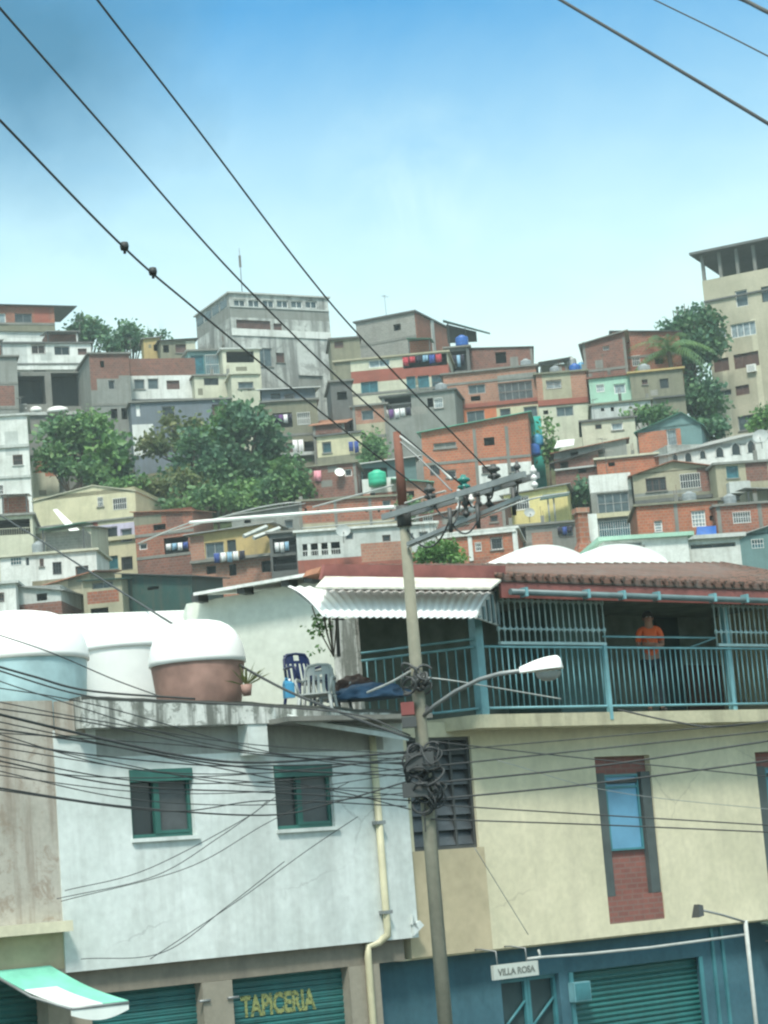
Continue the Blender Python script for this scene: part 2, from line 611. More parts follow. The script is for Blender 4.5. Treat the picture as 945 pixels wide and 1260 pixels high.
def terr(x, y):
    if y < 140: z = lerp_tab(LOWER, y)
    else: z = min(lerp_tab(SLOPE, y), 90)
    c = lerp_tab(CREST, x)
    if z > c:
        yc = lerp_tab([(s[1], s[0]) for s in SLOPE], c)
        z = c - max(0, (y - yc - 8)) * 0.25
        z = max(z, 6)
    return z


def build_ground():
    xs = [-400, -250, -150, -100, -75] + [k * 2.5 for k in range(-26, 27)] + [75, 100, 150, 250, 400]
    ys = [-80, -40, 0, 20, 30, 38, 44, 48, 52, 58, 66, 75, 85, 95, 105, 115, 125, 132] + [136 + 3 * k for k in range(0, 42)] + [275, 300, 340, 400, 480, 600, 700]
    bm = bmesh.new()
    g = {}
    for i, x in enumerate(xs):
        for j, y in enumerate(ys):
            z = terr(x, y)
            if y > 60: z += (noise.noise(Vector((x * 0.09, y * 0.09, 0))) - 0.3) * 0.9
            g[i, j] = bm.verts.new((x, y, z))
    for i in range(len(xs) - 1):
        for j in range(len(ys) - 1):
            f = bm.faces.new((g[i, j], g[i + 1, j], g[i + 1, j + 1], g[i, j + 1]))
            f.smooth = True
    me = bpy.data.meshes.new('ground')
    bm.to_mesh(me); bm.free()
    m, nt, b = nm('hillside_earth')
    tc = N(nt, 'ShaderNodeTexCoord')
    n1 = N(nt, 'ShaderNodeTexNoise', Scale=0.22, Detail=8.0, Roughness=0.7)
    nt.links.new(tc.outputs['Object'], n1.inputs['Vector'])
    n2 = N(nt, 'ShaderNodeTexNoise', Scale=2.2, Detail=6.0, Roughness=0.7)
    nt.links.new(tc.outputs['Object'], n2.inputs['Vector'])
    c = mixc(nt, ramp(nt, n1.outputs[0], 0.42, 0.58), rgba((0.16, 0.13, 0.08)), rgba((0.06, 0.095, 0.035)))
    c = mixc(nt, ramp(nt, n2.outputs[0], 0.35, 0.7), c, rgba((0.45, 0.5, 0.42)), 'MULTIPLY')
    nt.links.new(c, b.inputs['Base Color'])
    b.inputs['Roughness'].default_value = 1
    bump(nt, b, n2.outputs[0], 0.8, 0.5)
    me.materials.append(m)
    o = bpy.data.objects.new('ground', me)
    COL.objects.link(o)
    tag(o, 'earth and scrub slope the hillside houses stand on', kind='structure')


build_ground()

# street in front of the near buildings, running with them
YAW_ST = R(40)
FC = Fr(P(500, 1000, 33.2) * Vector((1, 1, 0)), YAW_ST)


def street():
    asphalt = plaster('asphalt', (0.05, 0.05, 0.05), 0.4, (0.03, 0.03, 0.03), 2.0)
    pave = plaster('paving', (0.25, 0.25, 0.23), 0.4)
    o = MB()
    o.poly([FC.W((x, y, 0.02)) for x, y in ((-60, -14), (60, -14), (60, -3.0), (-60, -3.0))])
    tag(o.build('road', asphalt), 'asphalt street in front of the shops', kind='structure')
    o = MB()
    o.hexa([FC.W((x, y, z)) for z in (-0.05, 0.15) for x, y in ((-60, -3.0), (60, -3.0), (60, 0.3), (-60, 0.3))])
    tag(o.build('pavement', pave), 'concrete pavement along the shop fronts', kind='structure')
    line = plain('road_paint', (0.75, 0.74, 0.68), 0.8, 0, 0.2)
    o = MB()
    for k in range(-10, 11):
        o.poly([FC.W((x, y, 0.026)) for x, y in ((k * 5, -8.6), (k * 5 + 2, -8.6), (k * 5 + 2, -8.48), (k * 5, -8.48))])
    tag(o.build('road_marking', line), 'dashed centre line painted on the street', kind='structure')


street()
# ------------------------------------------------------------------ house builder
def grid_wall(mb, fr_x0, fr_x1, z0, z1, holes, zones, mi0, dep):
    """front wall in the plane y=0 with real openings; holes: (x0,z0,x1,z1); zones: (x0,z0,x1,z1,mi)"""
    xs, zs = {fr_x0, fr_x1}, {z0, z1}
    for h in list(holes) + [q[:4] for q in zones]:
        for v in (h[0], h[2]):
            if fr_x0 < v < fr_x1: xs.add(v)
        for v in (h[1], h[3]):
            if z0 < v < z1: zs.add(v)
    xs, zs = sorted(xs), sorted(zs)
    for a, b in zip(xs, xs[1:]):
        for c, d in zip(zs, zs[1:]):
            if b - a < 1e-5 or d - c < 1e-5: continue
            mx, mz = (a + b) / 2, (c + d) / 2
            if any(h[0] < mx < h[2] and h[1] < mz < h[3] for h in holes): continue
            mi = mi0
            for q in zones:
                if q[0] < mx < q[2] and q[1] < mz < q[3]: mi = q[4]
            mb.poly(((a, 0, c), (b, 0, c), (b, 0, d), (a, 0, d)), mi)
    for h in holes:
        a, c, b, d = h
        mi = mi0
        for q in zones:
            if q[0] < (a + b) / 2 < q[2] and q[1] < (c + d) / 2 < q[3]: mi = q[4]
        mb.poly(((a, 0, c), (a, 0, d), (a, dep, d), (a, dep, c)), mi)
        mb.poly(((b, 0, d), (b, 0, c), (b, dep, c), (b, dep, d)), mi)
        mb.poly(((a, 0, d), (b, 0, d), (b, dep, d), (a, dep, d)), mi)
        mb.poly(((b, 0, c), (a, 0, c), (a, dep, c), (b, dep, c)), mi)


def add_window(root, hole, dep, kind, fm, pm, cols=2, rows=1, sill=None, y=0.0):
    a, c, b, d = hole
    g = 0.004
    f = MB()
    t = min(0.07, (b - a) * 0.14, (d - c) * 0.14)
    y0, y1 = y + dep - 0.07, y + dep - 0.012
    f.box(a + g, y0, c + g, a + t, y1, d - g)
    f.box(b - t, y0, c + g, b - g, y1, d - g)
    f.box(a + t, y0, c + g, b - t, y1, c + t)
    f.box(a + t, y0, d - t, b - t, y1, d - g)
    for k in range(1, cols):
        x = a + (b - a) * k / cols
        f.box(x - t * 0.35, y0 + 0.004, c + t, x + t * 0.35, y1, d - t)
    for k in range(1, rows):
        z = c + (d - c) * k / rows
        f.box(a + t, y0 + 0.008, z - t * 0.3, b - t, y1, z + t * 0.3)
    w = f.build('window', fm, root)
    p = MB()
    p.box(a + g, y + dep - 0.011, c + g, b - g, y + dep + 0.02, d - g)
    p.build('pane', pm, w)
    if sill:
        s = MB()
        s.box(a - 0.08, y - 0.10, c - 0.09, b + 0.08, y + 0.0 - 0.002, c - 0.01)
        s.build('sill', sill, w)
    return w


FRAME = {'w': ('dark_frame', 'glass'), 'm': ('grey_frame', 'mid_glass'), 'p': ('white_frame', 'pale_glass'), 't': ('teal_paint', 'teal_glass'), 'W': ('white_frame', 'glass'),
         'b': ('brown_frame', 'brown_panel'), 'c': ('grey_frame', 'grey'), 'q': ('white_frame', 'mid_glass')}
HOUSES = {}
plain('tank_rust', (0.14, 0.07, 0.045), 0.9, 0, 0.3)
plain('old_tank', (0.24, 0.27, 0.28), 0.6, 0, 0.3)


def house(key, label, rect, wall='white', yaw=0.0, depth=7.0, Y=None, wins=(), zones=(), frame=(), beams=(), roof='slab', cat='house', name='hillside_house',
          group='houses on the hillside', deep=None, rim=None, roofmat='concrete', base=None, dep=0.2):
    hr = random.Random(key)
    x0, y0, x1, y1 = rect
    cx, cy = (x0 + x1) / 2, (y0 + y1) / 2
    if Y is None: Y = hill_Y(hor(cx) - (base or y1))
    yaw = R(yaw)
    c = P(cx, cy, Y)
    fr = Fr((c.x, c.y, 0), yaw)
    a, zb, b, zt = fr.rect(*rect)
    mid = (a + b) / 2
    zg = min(terr(*fr.W((a, 0, 0)).xy), terr(*fr.W((b, 0, 0)).xy), terr(*fr.W((mid, 0, 0)).xy), zb) - 1.5
    fr = Fr(fr.W((mid, 0, 0)) + Vector((0, 0, zg)), yaw)
    root = thing(name, label, cat, fr.o, yaw, group)
    if name == 'hillside_house': root.rotation_euler = (R(hr.uniform(-.5, .5)), R(hr.uniform(-.7, .7)), yaw + R(hr.uniform(-1, 1)))
    a, zb, b, zt = fr.rect(*rect)
    mats = [M[wall]]

    def mi(n):
        if M[n] not in mats: mats.append(M[n])
        return mats.index(M[n])
    zs = []
    for q in zones:
        r = fr.rect(*q[:4])
        full = q[0] <= x0 + 1 and q[2] >= x1 - 1
        zs.append(((a if q[0] <= x0 + 1 else r[0]), (0 if q[3] >= y1 + 60 else r[1]), (b if q[2] >= x1 - 1 else r[2]), (zt if q[1] <= y0 + 1 else r[3]), mi(q[4]), full))
    # patches of bare or different render, as such walls have
    if name == 'hillside_house':
        W_, H_ = b - a, zt - zb
        for _ in range(hr.choice((0, 1, 1, 2))):
            px_ = a + hr.uniform(0, .75) * W_; pz_ = zb + hr.uniform(-.1, .8) * H_
            pw, ph = hr.uniform(.12, .35) * W_, hr.uniform(.1, .3) * H_
            alt = {'brick': 'brown_brick', 'orange_brick': 'brick', 'brown_brick': 'concrete', 'pink_brick': 'brick', 'white': 'pale_grey', 'grey': 'grey_block', 'concrete': 'grey_block', 'olive': 'grey_block'}.get(wall, 'olive' if wall in ('cream', 'beige', 'pale_cream', 'ochre') else wall)
            zs.insert(0, (px_, pz_, min(px_ + pw, b), min(pz_ + ph, zt), mi(alt), False))
    holes, info = [], []
    for q in wins:
        r = list(fr.rect(*q[:4]))
        r[0], r[2] = max(r[0], a + 0.06), min(r[2], b - 0.06)
        r[1], r[3] = max(r[1], 0.1), min(r[3], zt - 0.06)
        if r[2] - r[0] < 0.1 or r[3] - r[1] < 0.1: continue
        holes.append(tuple(r)); info.append(q)
    mb = MB()
    grid_wall(mb, a, b, 0, zt, holes, zs, 0, dep)
    zz = sorted({0, zt} | {v for q in zs if q[5] for v in (q[1], q[3]) if 0 < v < zt})
    for c0, c1 in zip(zz, zz[1:]):
        m_ = 0
        for q in zs:
            if q[5] and q[1] < (c0 + c1) / 2 < q[3]: m_ = q[4]
        mb.poly(((a, depth, c0), (a, 0, c0), (a, 0, c1), (a, depth, c1)), m_)
        mb.poly(((b, 0, c0), (b, depth, c0), (b, depth, c1), (b, 0, c1)), m_)
        mb.poly(((b, depth, c0), (a, depth, c0), (a, depth, c1), (b, depth, c1)), m_)
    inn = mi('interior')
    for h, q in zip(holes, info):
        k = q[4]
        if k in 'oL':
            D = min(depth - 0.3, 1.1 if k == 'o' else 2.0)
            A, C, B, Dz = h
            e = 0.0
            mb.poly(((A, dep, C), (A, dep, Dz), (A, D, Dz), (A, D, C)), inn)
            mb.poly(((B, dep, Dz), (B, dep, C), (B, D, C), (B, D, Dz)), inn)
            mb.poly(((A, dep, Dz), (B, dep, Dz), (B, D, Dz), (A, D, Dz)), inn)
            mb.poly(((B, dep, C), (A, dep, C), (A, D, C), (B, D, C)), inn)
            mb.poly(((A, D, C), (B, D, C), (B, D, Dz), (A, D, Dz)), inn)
    # roof
    dz = roof if isinstance(roof, dict) else None
    if roof == 'flat':
        mb.poly(((a, 0, zt), (b, 0, zt), (b, depth, zt), (a, depth, zt)), 0)
    if dz:
        zl, zr, zbk = dz.get('l', 0), dz.get('r', 0), dz.get('b', 0)
        pk = dz.get('peak')
        if pk is None:
            top = [(a, zt + zl), (b, zt + zr)]
        else:
            xp = fr.L(pk[0], pk[1]).x; zp = fr.L(pk[0], pk[1]).z
            top = [(a, zt + zl), (xp, zp), (b, zt + zr)]
        for yy, fl in ((0, 1), (depth, -1)):
            pts = [(a, yy, zt), (b, yy, zt)] + [(x, yy, z + (zbk if yy else 0)) for x, z in reversed(top)]
            mb.poly(pts[::fl], dz.get('gmi', 0))
        mb.poly(((a, depth, zt), (a, 0, zt), (a, 0, zt + zl + 1e-4), (a, depth, zt + zl + zbk + 1e-4)), 0)
        mb.poly(((b, 0, zt), (b, depth, zt), (b, depth, zt + zr + zbk + 1e-4), (b, 0, zt + zr + 1e-4)), 0)
    mb.build('wall', mats, root)
    rm = M[roofmat]
    if roof == 'slab':
        o = MB(); ov = 0.22
        o.box(a - ov, -ov, zt + 0.003, b + ov, depth + ov, zt + 0.16)
        o.build('roof', rm, root)
    elif dz:
        o = MB(); ov = dz.get('over', 0.3); th = 0.07
        rm = M[dz.get('mat', 'tin')]
        P_ = list(top)
        s0 = (P_[1][1] - P_[0][1]) / (P_[1][0] - P_[0][0]); s1 = (P_[-1][1] - P_[-2][1]) / (P_[-1][0] - P_[-2][0])
        ovl, ovr = dz.get('ol', ov), dz.get('or', ov)
        P_[0] = (P_[0][0] - ovl, P_[0][1] - s0 * ovl); P_[-1] = (P_[-1][0] + ovr, P_[-1][1] + s1 * ovr)
        sb = zbk / depth
        for (xa, za), (xb, zb_) in zip(P_, P_[1:]):
            o.hexa([(xa, -ov, za + 0.004 - sb * ov), (xb, -ov, zb_ + 0.004 - sb * ov), (xb, depth + ov, zb_ + zbk + sb * ov), (xa, depth + ov, za + zbk + sb * ov),
                    (xa, -ov, za + th - sb * ov), (xb, -ov, zb_ + th - sb * ov), (xb, depth + ov, zb_ + th + zbk + sb * ov), (xa, depth + ov, za + th + zbk + sb * ov)])
        o.build('roof', rm, root)
    elif roof == 'parapet':
        o = MB()
        o.box(a - 0.05, -0.05, zt + 0.002, b + 0.05, 0.15, zt + 0.10)
        o.box(a - 0.05, 0.15, zt + 0.002, a + 0.15, depth, zt + 0.10)
        o.box(b - 0.15, 0.15, zt + 0.002, b + 0.05, depth, zt + 0.10)
        o.build('coping', rm, root)
        o = MB()
        o.box(a + 0.01, 0.01, zt - 0.5, b - 0.01, depth - 0.01, zt - 0.4)
        o.build('roof', rm, root)
    # openings
    for h, q in zip(holes, info):
        k = q[4]
        opt = q[5] if len(q) > 5 else {}
        A, C, B, D = h
        if k in FRAME:
            fm, pm = FRAME[k]
            wpx = (B - A)
            
            if k == 'w' and 'pm' not in opt: pm = hr.choice(('glass', 'glass', 'glass', 'mid_glass', 'brown_panel', 'teal_glass'))
            if k == 'w' and 'fm' not in opt: fm = hr.choice(('dark_frame', 'dark_frame', 'grey_frame', 'white_frame', 'brown_frame'))
            wn = add_window(root, h, dep, k, M[opt.get('fm', fm)], M[opt.get('pm', pm)], opt.get('cols', max(1, round(wpx / 0.9))), opt.get('rows', 1), M[opt['sill']] if opt.get('sill') else (M['concrete'] if hr.random() < .35 else None))
            if hr.random() < .4 and name == 'hillside_house':
                g = MB(); nb = max(3, int((B - A) / 0.17))
                for i in range(nb + 1):
                    x = A + .03 + (B - A - .06) * i / nb
                    g.box(x - .013, -.035, C - .03, x + .013, -.012, D + .03)
                for z in (C - .02, (C + D) / 2, D + .02): g.box(A, -.03, z - .013, B, -.016, z + .013)
                g.build('window_bars', M[hr.choice(('dark_frame', 'white_frame', 'brown_frame'))], wn)
        elif k == 'd':
            o = MB(); o.box(A + 0.003, dep - 0.05, C + 0.003, B - 0.003, dep, D - 0.003)
            o.build('door', M[opt.get('pm', 'brown_panel')], root)
        elif k == 'L':
            o = MB(); hh = min(0.9, (D - C) * 0.45)
            rmat = M[opt.get('rail', 'dark_frame')]
            o.box(A + 0.003, 0.03, C + hh - 0.04, B - 0.003, 0.08, C + hh)
            n = max(2, int((B - A) / 0.16))
            for i in range(1, n):
                x = A + (B - A) * i / n
                o.box(x - 0.012, 0.04, C + 0.002, x + 0.012, 0.065, C + hh - 0.04)
            if not opt.get('norail'): o.build('railing', rmat, root)
            for cxp in opt.get('cols', ()):
                x = fr.L(cxp, (q[1] + q[3]) / 2).x
                p = MB(); p.box(x - 0.12, 0.02, C + 0.002, x + 0.12, 0.12, D - 0.002)
                p.build('column', M[opt.get('cm', 'white')], root)
    if not frame and not beams and 'brick' in wall and name == 'hillside_house':
        W_ = (b - a); nf = max(2, int(round(W_ / 3.2)) + 1)
        for i in range(nf):
            x = a + .12 + (W_ - .24) * i / (nf - 1)
            if any(h_[0] - .1 < x < h_[2] + .1 for h_ in holes): continue
            o = MB(); o.box(x - .11, -.035, .01, x + .11, -.001, zt - .003); o.build('column', M['concrete'], root)
        for q in (2.7, 5.4):
            z = zt - q
            if z > .4 and not any(h_[1] - .15 < z < h_[3] + .15 for h_ in holes):
                o = MB(); o.box(a - .01, -.05, z - .11, b + .01, -.0015, z + .11); o.build('beam', M['concrete'], root)
    for k, x in enumerate(frame):
        xx = fr.L(x, cy).x
        xx = min(max(xx, a + 0.13), b - 0.13)
        o = MB(); o.box(xx - 0.13, -0.03, 0.01, xx + 0.13, -0.001, zt - 0.003)
        o.build('column', M['concrete'], root)
    for y in beams:
        if isinstance(y, tuple): y, bm_, th, pr = y
        else: bm_, th, pr = 'concrete', 0.22, 0.045
        z = fr.L(cx, y).z
        o = MB(); o.box(a - 0.01, -pr, z - th / 2, b + 0.01, -0.0015, z + th / 2)
        o.build('beam', M[bm_], root)
    HOUSES[key] = (root, fr, (a, zb, b, zt), depth)
    # unfinished column stubs with bars left for another storey; patched-together roof shelters
    if roof in ('slab', 'flat') and name == 'hillside_house' and (b - a) > 3:
        z = zt + (.161 if roof == 'slab' else .001)
        if hr.random() < .55:
            for _ in range(hr.choice((1, 2, 3))):
                x = hr.choice((a + .2, b - .2, mid)); y = hr.choice((.25, .25, depth - .4)); hh = hr.uniform(.25, .8)
                o = MB(); o.box(x - .13, y - .13, z, x + .13, y + .13, z + hh)
                st = o.build('column_stub', M['concrete'], root)
                o = MB()
                for sx in (-.08, .08):
                    o.tube([(x + sx, y, z + hh - .02), (x + sx + hr.uniform(-.06, .06), y, z + hh + hr.uniform(.3, .7))], .016, 4)
                o.build('rebar', M['tank_rust'], st)
        if key in ('washing_floor', 'lower_brick_end', 'beige_tanks', 'white_two_dark_windows', 'brick_edge', 'dark_porch', 'green_shed', 'white_row'):
            w2 = min(b - a - .6, hr.uniform(1.6, 3.4)); xa = a + .3 + hr.random() * max(0, b - a - .6 - w2); hh = hr.uniform(1.2, 1.8); y0_, y1_ = 1.6, min(depth - .4, 4.6)
            o = MB(); dzr = hr.uniform(-.3, .3)
            o.hexa([(xa - .2, y0_ - .3, z + hh), (xa + w2 + .2, y0_ - .3, z + hh + dzr), (xa + w2 + .2, y1_, z + hh + dzr + .35), (xa - .2, y1_, z + hh + .35), (xa - .2, y0_ - .3, z + hh + .05), (xa + w2 + .2, y0_ - .3, z + hh + dzr + .05), (xa + w2 + .2, y1_, z + hh + dzr + .4), (xa - .2, y1_, z + hh + .4)])
            o.build('shelter_roof', M[hr.choice(('tin', 'dark_tin', 'white_tin', 'tin', 'green_tin'))], root)
            o = MB(); o.box(xa, y0_ + .8, z, xa + w2, y1_ - .1, z + hh - .05); o.build('shelter_wall', M[hr.choice(('brick', 'brown_brick', 'grey_block', 'olive', 'pale_grey'))], root)
            for x in (xa, xa + w2):
                o = MB(); o.box(x - .05, y0_ - .1, z, x + .05, y0_, z + hh + min(0, dzr) - .01 + .04); o.build('shelter_post', M['dark_frame'], root)
        if hr.random() < .45:
            at = fr.W((hr.uniform(a + .4, b - .4), hr.uniform(.8, 2.5), z))
            t = thing('roof_aerial', 'thin television aerial on one of the hillside roofs', 'aerial', at, hr.uniform(0, 3), 'aerials on the hillside roofs')
            hh = hr.uniform(1.6, 3.0)
            o = MB(); o.tube([(0, 0, 0), (hr.uniform(-.1, .1), 0, hh)], .022, 5); o.build('mast', M['antenna_metal'], t)
            o = MB(); o.tube([(-.5, 0, hh - .1), (.5, 0, hh - .1)], .014, 4)
            for x in (-.4, -.15, .1, .35): o.tube([(x, -.3, hh - .1), (x, .3, hh - .1)], .009, 4)
            o.build('element', M['antenna_metal'], t)
        elif hr.random() < .35:
            at = fr.W((hr.uniform(a + .7, b - .7), hr.uniform(1.0, 2.2), z))
            water_tank('small grey lidded water tank on one of the hillside roofs', at, hr.uniform(.4, .55), hr.uniform(.8, 1.2), 'old_tank', 'small grey tanks on the hillside roofs')
    return root, fr


def box_part(root, fr, name, mat, rect, y0, y1, dy=0.0):
    """a box in a house's own space, its face seen at a rectangle of the photo"""
    a, c, b, d = fr.rect(*rect, dy=y0)
    o = MB(); o.box(a, y0, c, b, y1, d)
    return o.build(name, M[mat], root)


def on_roof(key, px, dy=2.0):
    """the spot on a house's roof seen in column px"""
    root, fr, (a, zb, b, zt), depth = HOUSES[key]
    l = fr.L(px, 500, dy)
    return fr.W((l.x, dy, zt + 0.165))


# ------------------------------------------------------------------ small things on roofs and walls
def water_tank(label, at, r, h, mat='blue_plastic', group='water tanks on the hillside roofs'):
    t = thing('water_tank', label, 'water tank', at, 0, group)
    o = MB(); o.lathe([(0.001, 0), (r, 0), (r * 1.02, h * 0.3), (r, h * 0.33), (r * 1.02, h * 0.36), (r * 1.02, h * 0.62), (r, h * 0.65), (r * 1.02, h * 0.68), (r * 0.98, h * 0.82), (r * 0.45, h * 0.95), (r * 0.4, h * 0.96)], 16)
    o.build('body', M[mat], t)
    o = MB(); o.lathe([(r * 0.42, h * 0.955), (r * 0.42, h), (0.001, h * 1.02)], 14)
    o.build('lid', M[mat], t)
    return t


def dish(label, at, r=0.45, az=0.0, group='satellite dishes on the hillside', mat='grey_plastic'):
    t = thing('satellite_dish', label, 'satellite dish', at, az, group)
    o = MB()
    prof = [(0.001, 0), (r * 0.4, 0.02 * r / 0.45), (r * 0.75, 0.08 * r / 0.45), (r, 0.15 * r / 0.45)]
    n = 16
    rot = Matrix.Rotation(R(65), 3, 'X')
    m2 = MB(); m2.lathe(prof, n); m2.lathe([(p[0], p[1] - 0.015) for p in prof], n)
    m2.v = [tuple(rot @ Vector(p) + Vector((0, -0.12, r + 0.25))) for p in m2.v]
    m2.build('reflector', M[mat], t)
    o.tube([(0, 0, 0), (0, 0, r + 0.2), (0, -0.1, r + 0.25)], 0.025, 5)
    o.build('mast', M['antenna_metal'], t)
    o = MB(); o.tube([(0, -0.15, 0.32), (0, -0.15 - r * 0.95, r + 0.1)], 0.015, 4)
    o.tube([(0, -0.15 - r * 0.95, r + 0.05), (0, -0.15 - r * 0.95, r + 0.18)], 0.04, 6)
    o.build('feed_arm', M['antenna_metal'], t)
    return t


def laundry(label, key, x0, y0, x1, y1, mats, group='washing hung out on the hillside', dy=-0.12):
    """a line with garments: cloth sheets with folds, hung just clear of the wall or opening"""
    root, fr, bb, dp = HOUSES[key]
    a, c, b, d = fr.rect(x0, y0, x1, y1, dy=dy)
    t = thing('washing_line', label, 'laundry', fr.W((a, dy, d)), fr.yaw, group)
    o = MB(); o.tube([(0, 0, 0), ((b - a) / 2, 0, -0.04), (b - a, 0, 0)], 0.012, 4)
    o.build('line', M['pale_cable'], t)
    n = len(mats)
    wd = (b - a) / n
    for k, mm in enumerate(mats):
        hh = (d - c) * rng.uniform(0.65, 1.0)
        xa, xb = wd * k + wd * 0.08, wd * (k + 1) - wd * 0.08
        o = MB(); seg = 6
        pts = []
        for i in range(seg + 1):
            x = xa + (xb - xa) * i / seg
            pts.append((x, 0.05 * math.sin(i * 1.7 + k)))
        for (p, q) in zip(pts, pts[1:]):
            o.poly(((p[0], p[1] * 1.6 - 0.02, -hh + 0.03 * math.sin(p[0] * 9)), (q[0], q[1] * 1.6 - 0.02, -hh + 0.03 * math.sin(q[0] * 9)), (q[0], q[1] * 0.2 - 0.02, -0.01), (p[0], p[1] * 0.2 - 0.02, -0.01)), 0, True)
        e = o.build('garment', M[mm], t)
        md = e.modifiers.new('thick', 'SOLIDIFY'); md.thickness = 0.01
    return t


def air_unit(label, key, x0, y0, x1, y1, mat='white_plastic'):
    root, fr, bb, dp = HOUSES[key]
    a, c, b, d = fr.rect(x0, y0, x1, y1)
    t = thing('air_conditioner', label, 'air conditioner', fr.W(((a + b) / 2, 0, c)), fr.yaw)
    w, h = (b - a) / 2, d - c
    o = MB(); o.box(-w, -0.35, 0, w, -0.002, h); o.build('casing', M[mat], t)
    o = MB()
    for k in range(5):
        z = h * (0.15 + 0.16 * k); o.box(-w * 0.8, -0.37, z, w * 0.8, -0.352, z + h * 0.05)
    o.build('grille', M['grey_frame'], t)
    return t


# ------------------------------------------------------------------ vegetation
def leaf_cloud(mb, lobes, n, size, r, droop=0.3):
    tot = sum(l[3] * l[4] * l[5] for l in lobes)
    for l in lobes:
        k = max(6, int(n * l[3] * l[4] * l[5] / tot))
        cx, cy, cz, rx, ry, rz = l
        # clumps: twigs with a tuft of leaves
        for _ in range(max(2, k // 7)):
            d = Vector((r.gauss(0, 1), r.gauss(0, 1), r.gauss(0, 1))).normalized()
            if d.z < -0.4: d.z *= 0.3
            q = r.random() ** 0.45
            q *= 0.82 + 0.3 * noise.noise(Vector((d.x * 2.2 + cx, d.y * 2.2 + cy, d.z * 2.2 + cz)))
            p0 = Vector((cx + d.x * rx * q, cy + d.y * ry * q, cz + d.z * rz * q))
            for _ in range(7):
                p = p0 + Vector((r.gauss(0, 1), r.gauss(0, 1), r.gauss(0, 0.8))) * size * 0.9
                t = (d + Vector((r.gauss(0, .7), r.gauss(0, .7), r.gauss(0, .5) - droop))).normalized()
                s = t.cross(Vector((r.gauss(0, 1), r.gauss(0, 1), r.gauss(0, 1)))).normalized()
                L = size * r.uniform(0.6, 1.3)
                W = L * r.uniform(0.28, 0.45)
                nn = s.cross(t)
                mb.poly((p, p + t * L * 0.5 + s * W, p + t * L - nn * L * 0.12, p + t * L * 0.5 - s * W))


def tree(name, label, base, lobes, trunk_r, n, size, leaf, cat='tree', group=None, seed=1, limbs=5, droop=0.3):
    """lobes relative to base: (x,y,z,rx,ry,rz)"""
    r = random.Random(seed)
    t = thing(name, label, cat, base, 0, group)
    o = MB(); leaf_cloud(o, lobes, n, size, r, droop)
    o.build('crown', M[leaf], t)
    zc = sum(l[2] for l in lobes) / len(lobes)
    xc = sum(l[0] for l in lobes) / len(lobes)
    o = MB()
    top = Vector((xc * 0.4, 0, max(0.5, zc * 0.55)))
    o.tube([(0, 0, -0.6), (xc * 0.1, 0.05, top.z * 0.5), top], [trunk_r * 1.25, trunk_r, trunk_r * 0.8], 8)
    for l in sorted(lobes, key=lambda l: -l[3])[:limbs + 2]:
        c = Vector(l[:3])
        mid = (top + c) / 2 + Vector((0, 0, -0.1 * (c - top).length))
        o.tube([top - Vector((0, 0, 0.1)), mid, c, c + (c - mid) * 0.5], [trunk_r * 0.6, trunk_r * 0.42, trunk_r * 0.22, trunk_r * 0.08], 6)
    o.build('trunk', M['bark'], t)
    return t


def px_tree(name, label, Y, lobes_px, n, size, leaf, trunk_r=0.2, base=None, cat='tree', group='trees on the hillside', seed=1, droop=0.3, ry=0.8):
    """lobes given as (px,py,rx,ry) circles seen at distance Y, each put at its own depth"""
    r = random.Random(seed)
    s = Y / F
    cx = sum(l[0] for l in lobes_px) / len(lobes_px)
    if base is None:
        base = P(cx, max(l[1] + l[3] for l in lobes_px), Y)
    base = Vector((base.x, base.y, terr(base.x, base.y) if terr(base.x, base.y) < base.z else base.z))
    ls = []
    for (x, y, a, b) in lobes_px:
        for _ in range(4):
            an, q = r.uniform(0, 6.28), r.uniform(.25, .6)
            f = r.uniform(.5, .72)
            p = P(x + a * q * math.cos(an), y + b * q * math.sin(an), Y + r.uniform(-0.6, 0.6) * a * s) - base
            ls.append((p.x, p.y, p.z, a * s * f, a * s * ry * f, b * s * f))
    return tree(name, label, base, ls, trunk_r, n, size, leaf, cat, group, seed, droop=droop)
# ================================================================== the hillside
# ---- upper row, from one end of the ridge to the other
house('ridge_brick', 'low brick house under a thin dark roof, topmost at the far edge of the ridge', (-60, 377, 68, 422), 'brick', 22, 7, Y=222,
      wins=((19, 386, 40, 397, 'w'), (-8, 385, 8, 398, 'p')), zones=((-60, 398, 68, 430, 'olive'), (43, 380, 62, 397, 'red_band')), beams=(398,),
      roof=dict(l=0.15, r=0.05, b=0.4, over=0.5, mat='dark_tin', **{'or': 2.4}))
r, fr = house('ridge_terrace', 'white flat fronted house with a long blank upper wall under the ridge', (-50, 408, 97, 440), 'white', 22, 7, Y=217, wins=(), roof='slab', roofmat='olive')
house('white_two_dark_windows', 'white house with two dark windows in a row and a projecting white ledge', (4, 423, 115, 500), 'white', 20, 7, Y=208,
      wins=((40, 424, 57, 435, 'w'), (68, 426, 87, 437, 'w'), (97, 429, 108, 437, 'b'), (42, 452, 58, 460, 'm')), zones=((4, 424, 35, 470, 'pale_grey'),),
      beams=((448, 'dark_concrete', 0.15, 0.12), (454, 'white', 0.35, 0.5)), roof='slab', roofmat='dark_concrete')
house('stilt_house', 'open concrete frame house on columns with dark rooms and white sacks on its slab', (20, 457, 116, 512), 'concrete', 20, 7, Y=201,
      wins=((24, 462, 57, 497, 'L', dict(norail=1)), (65, 459, 113, 500, 'L', dict(norail=1))), roof='flat', base=560, beams=((509, 'pale_grey', 0.3, 0.25),))
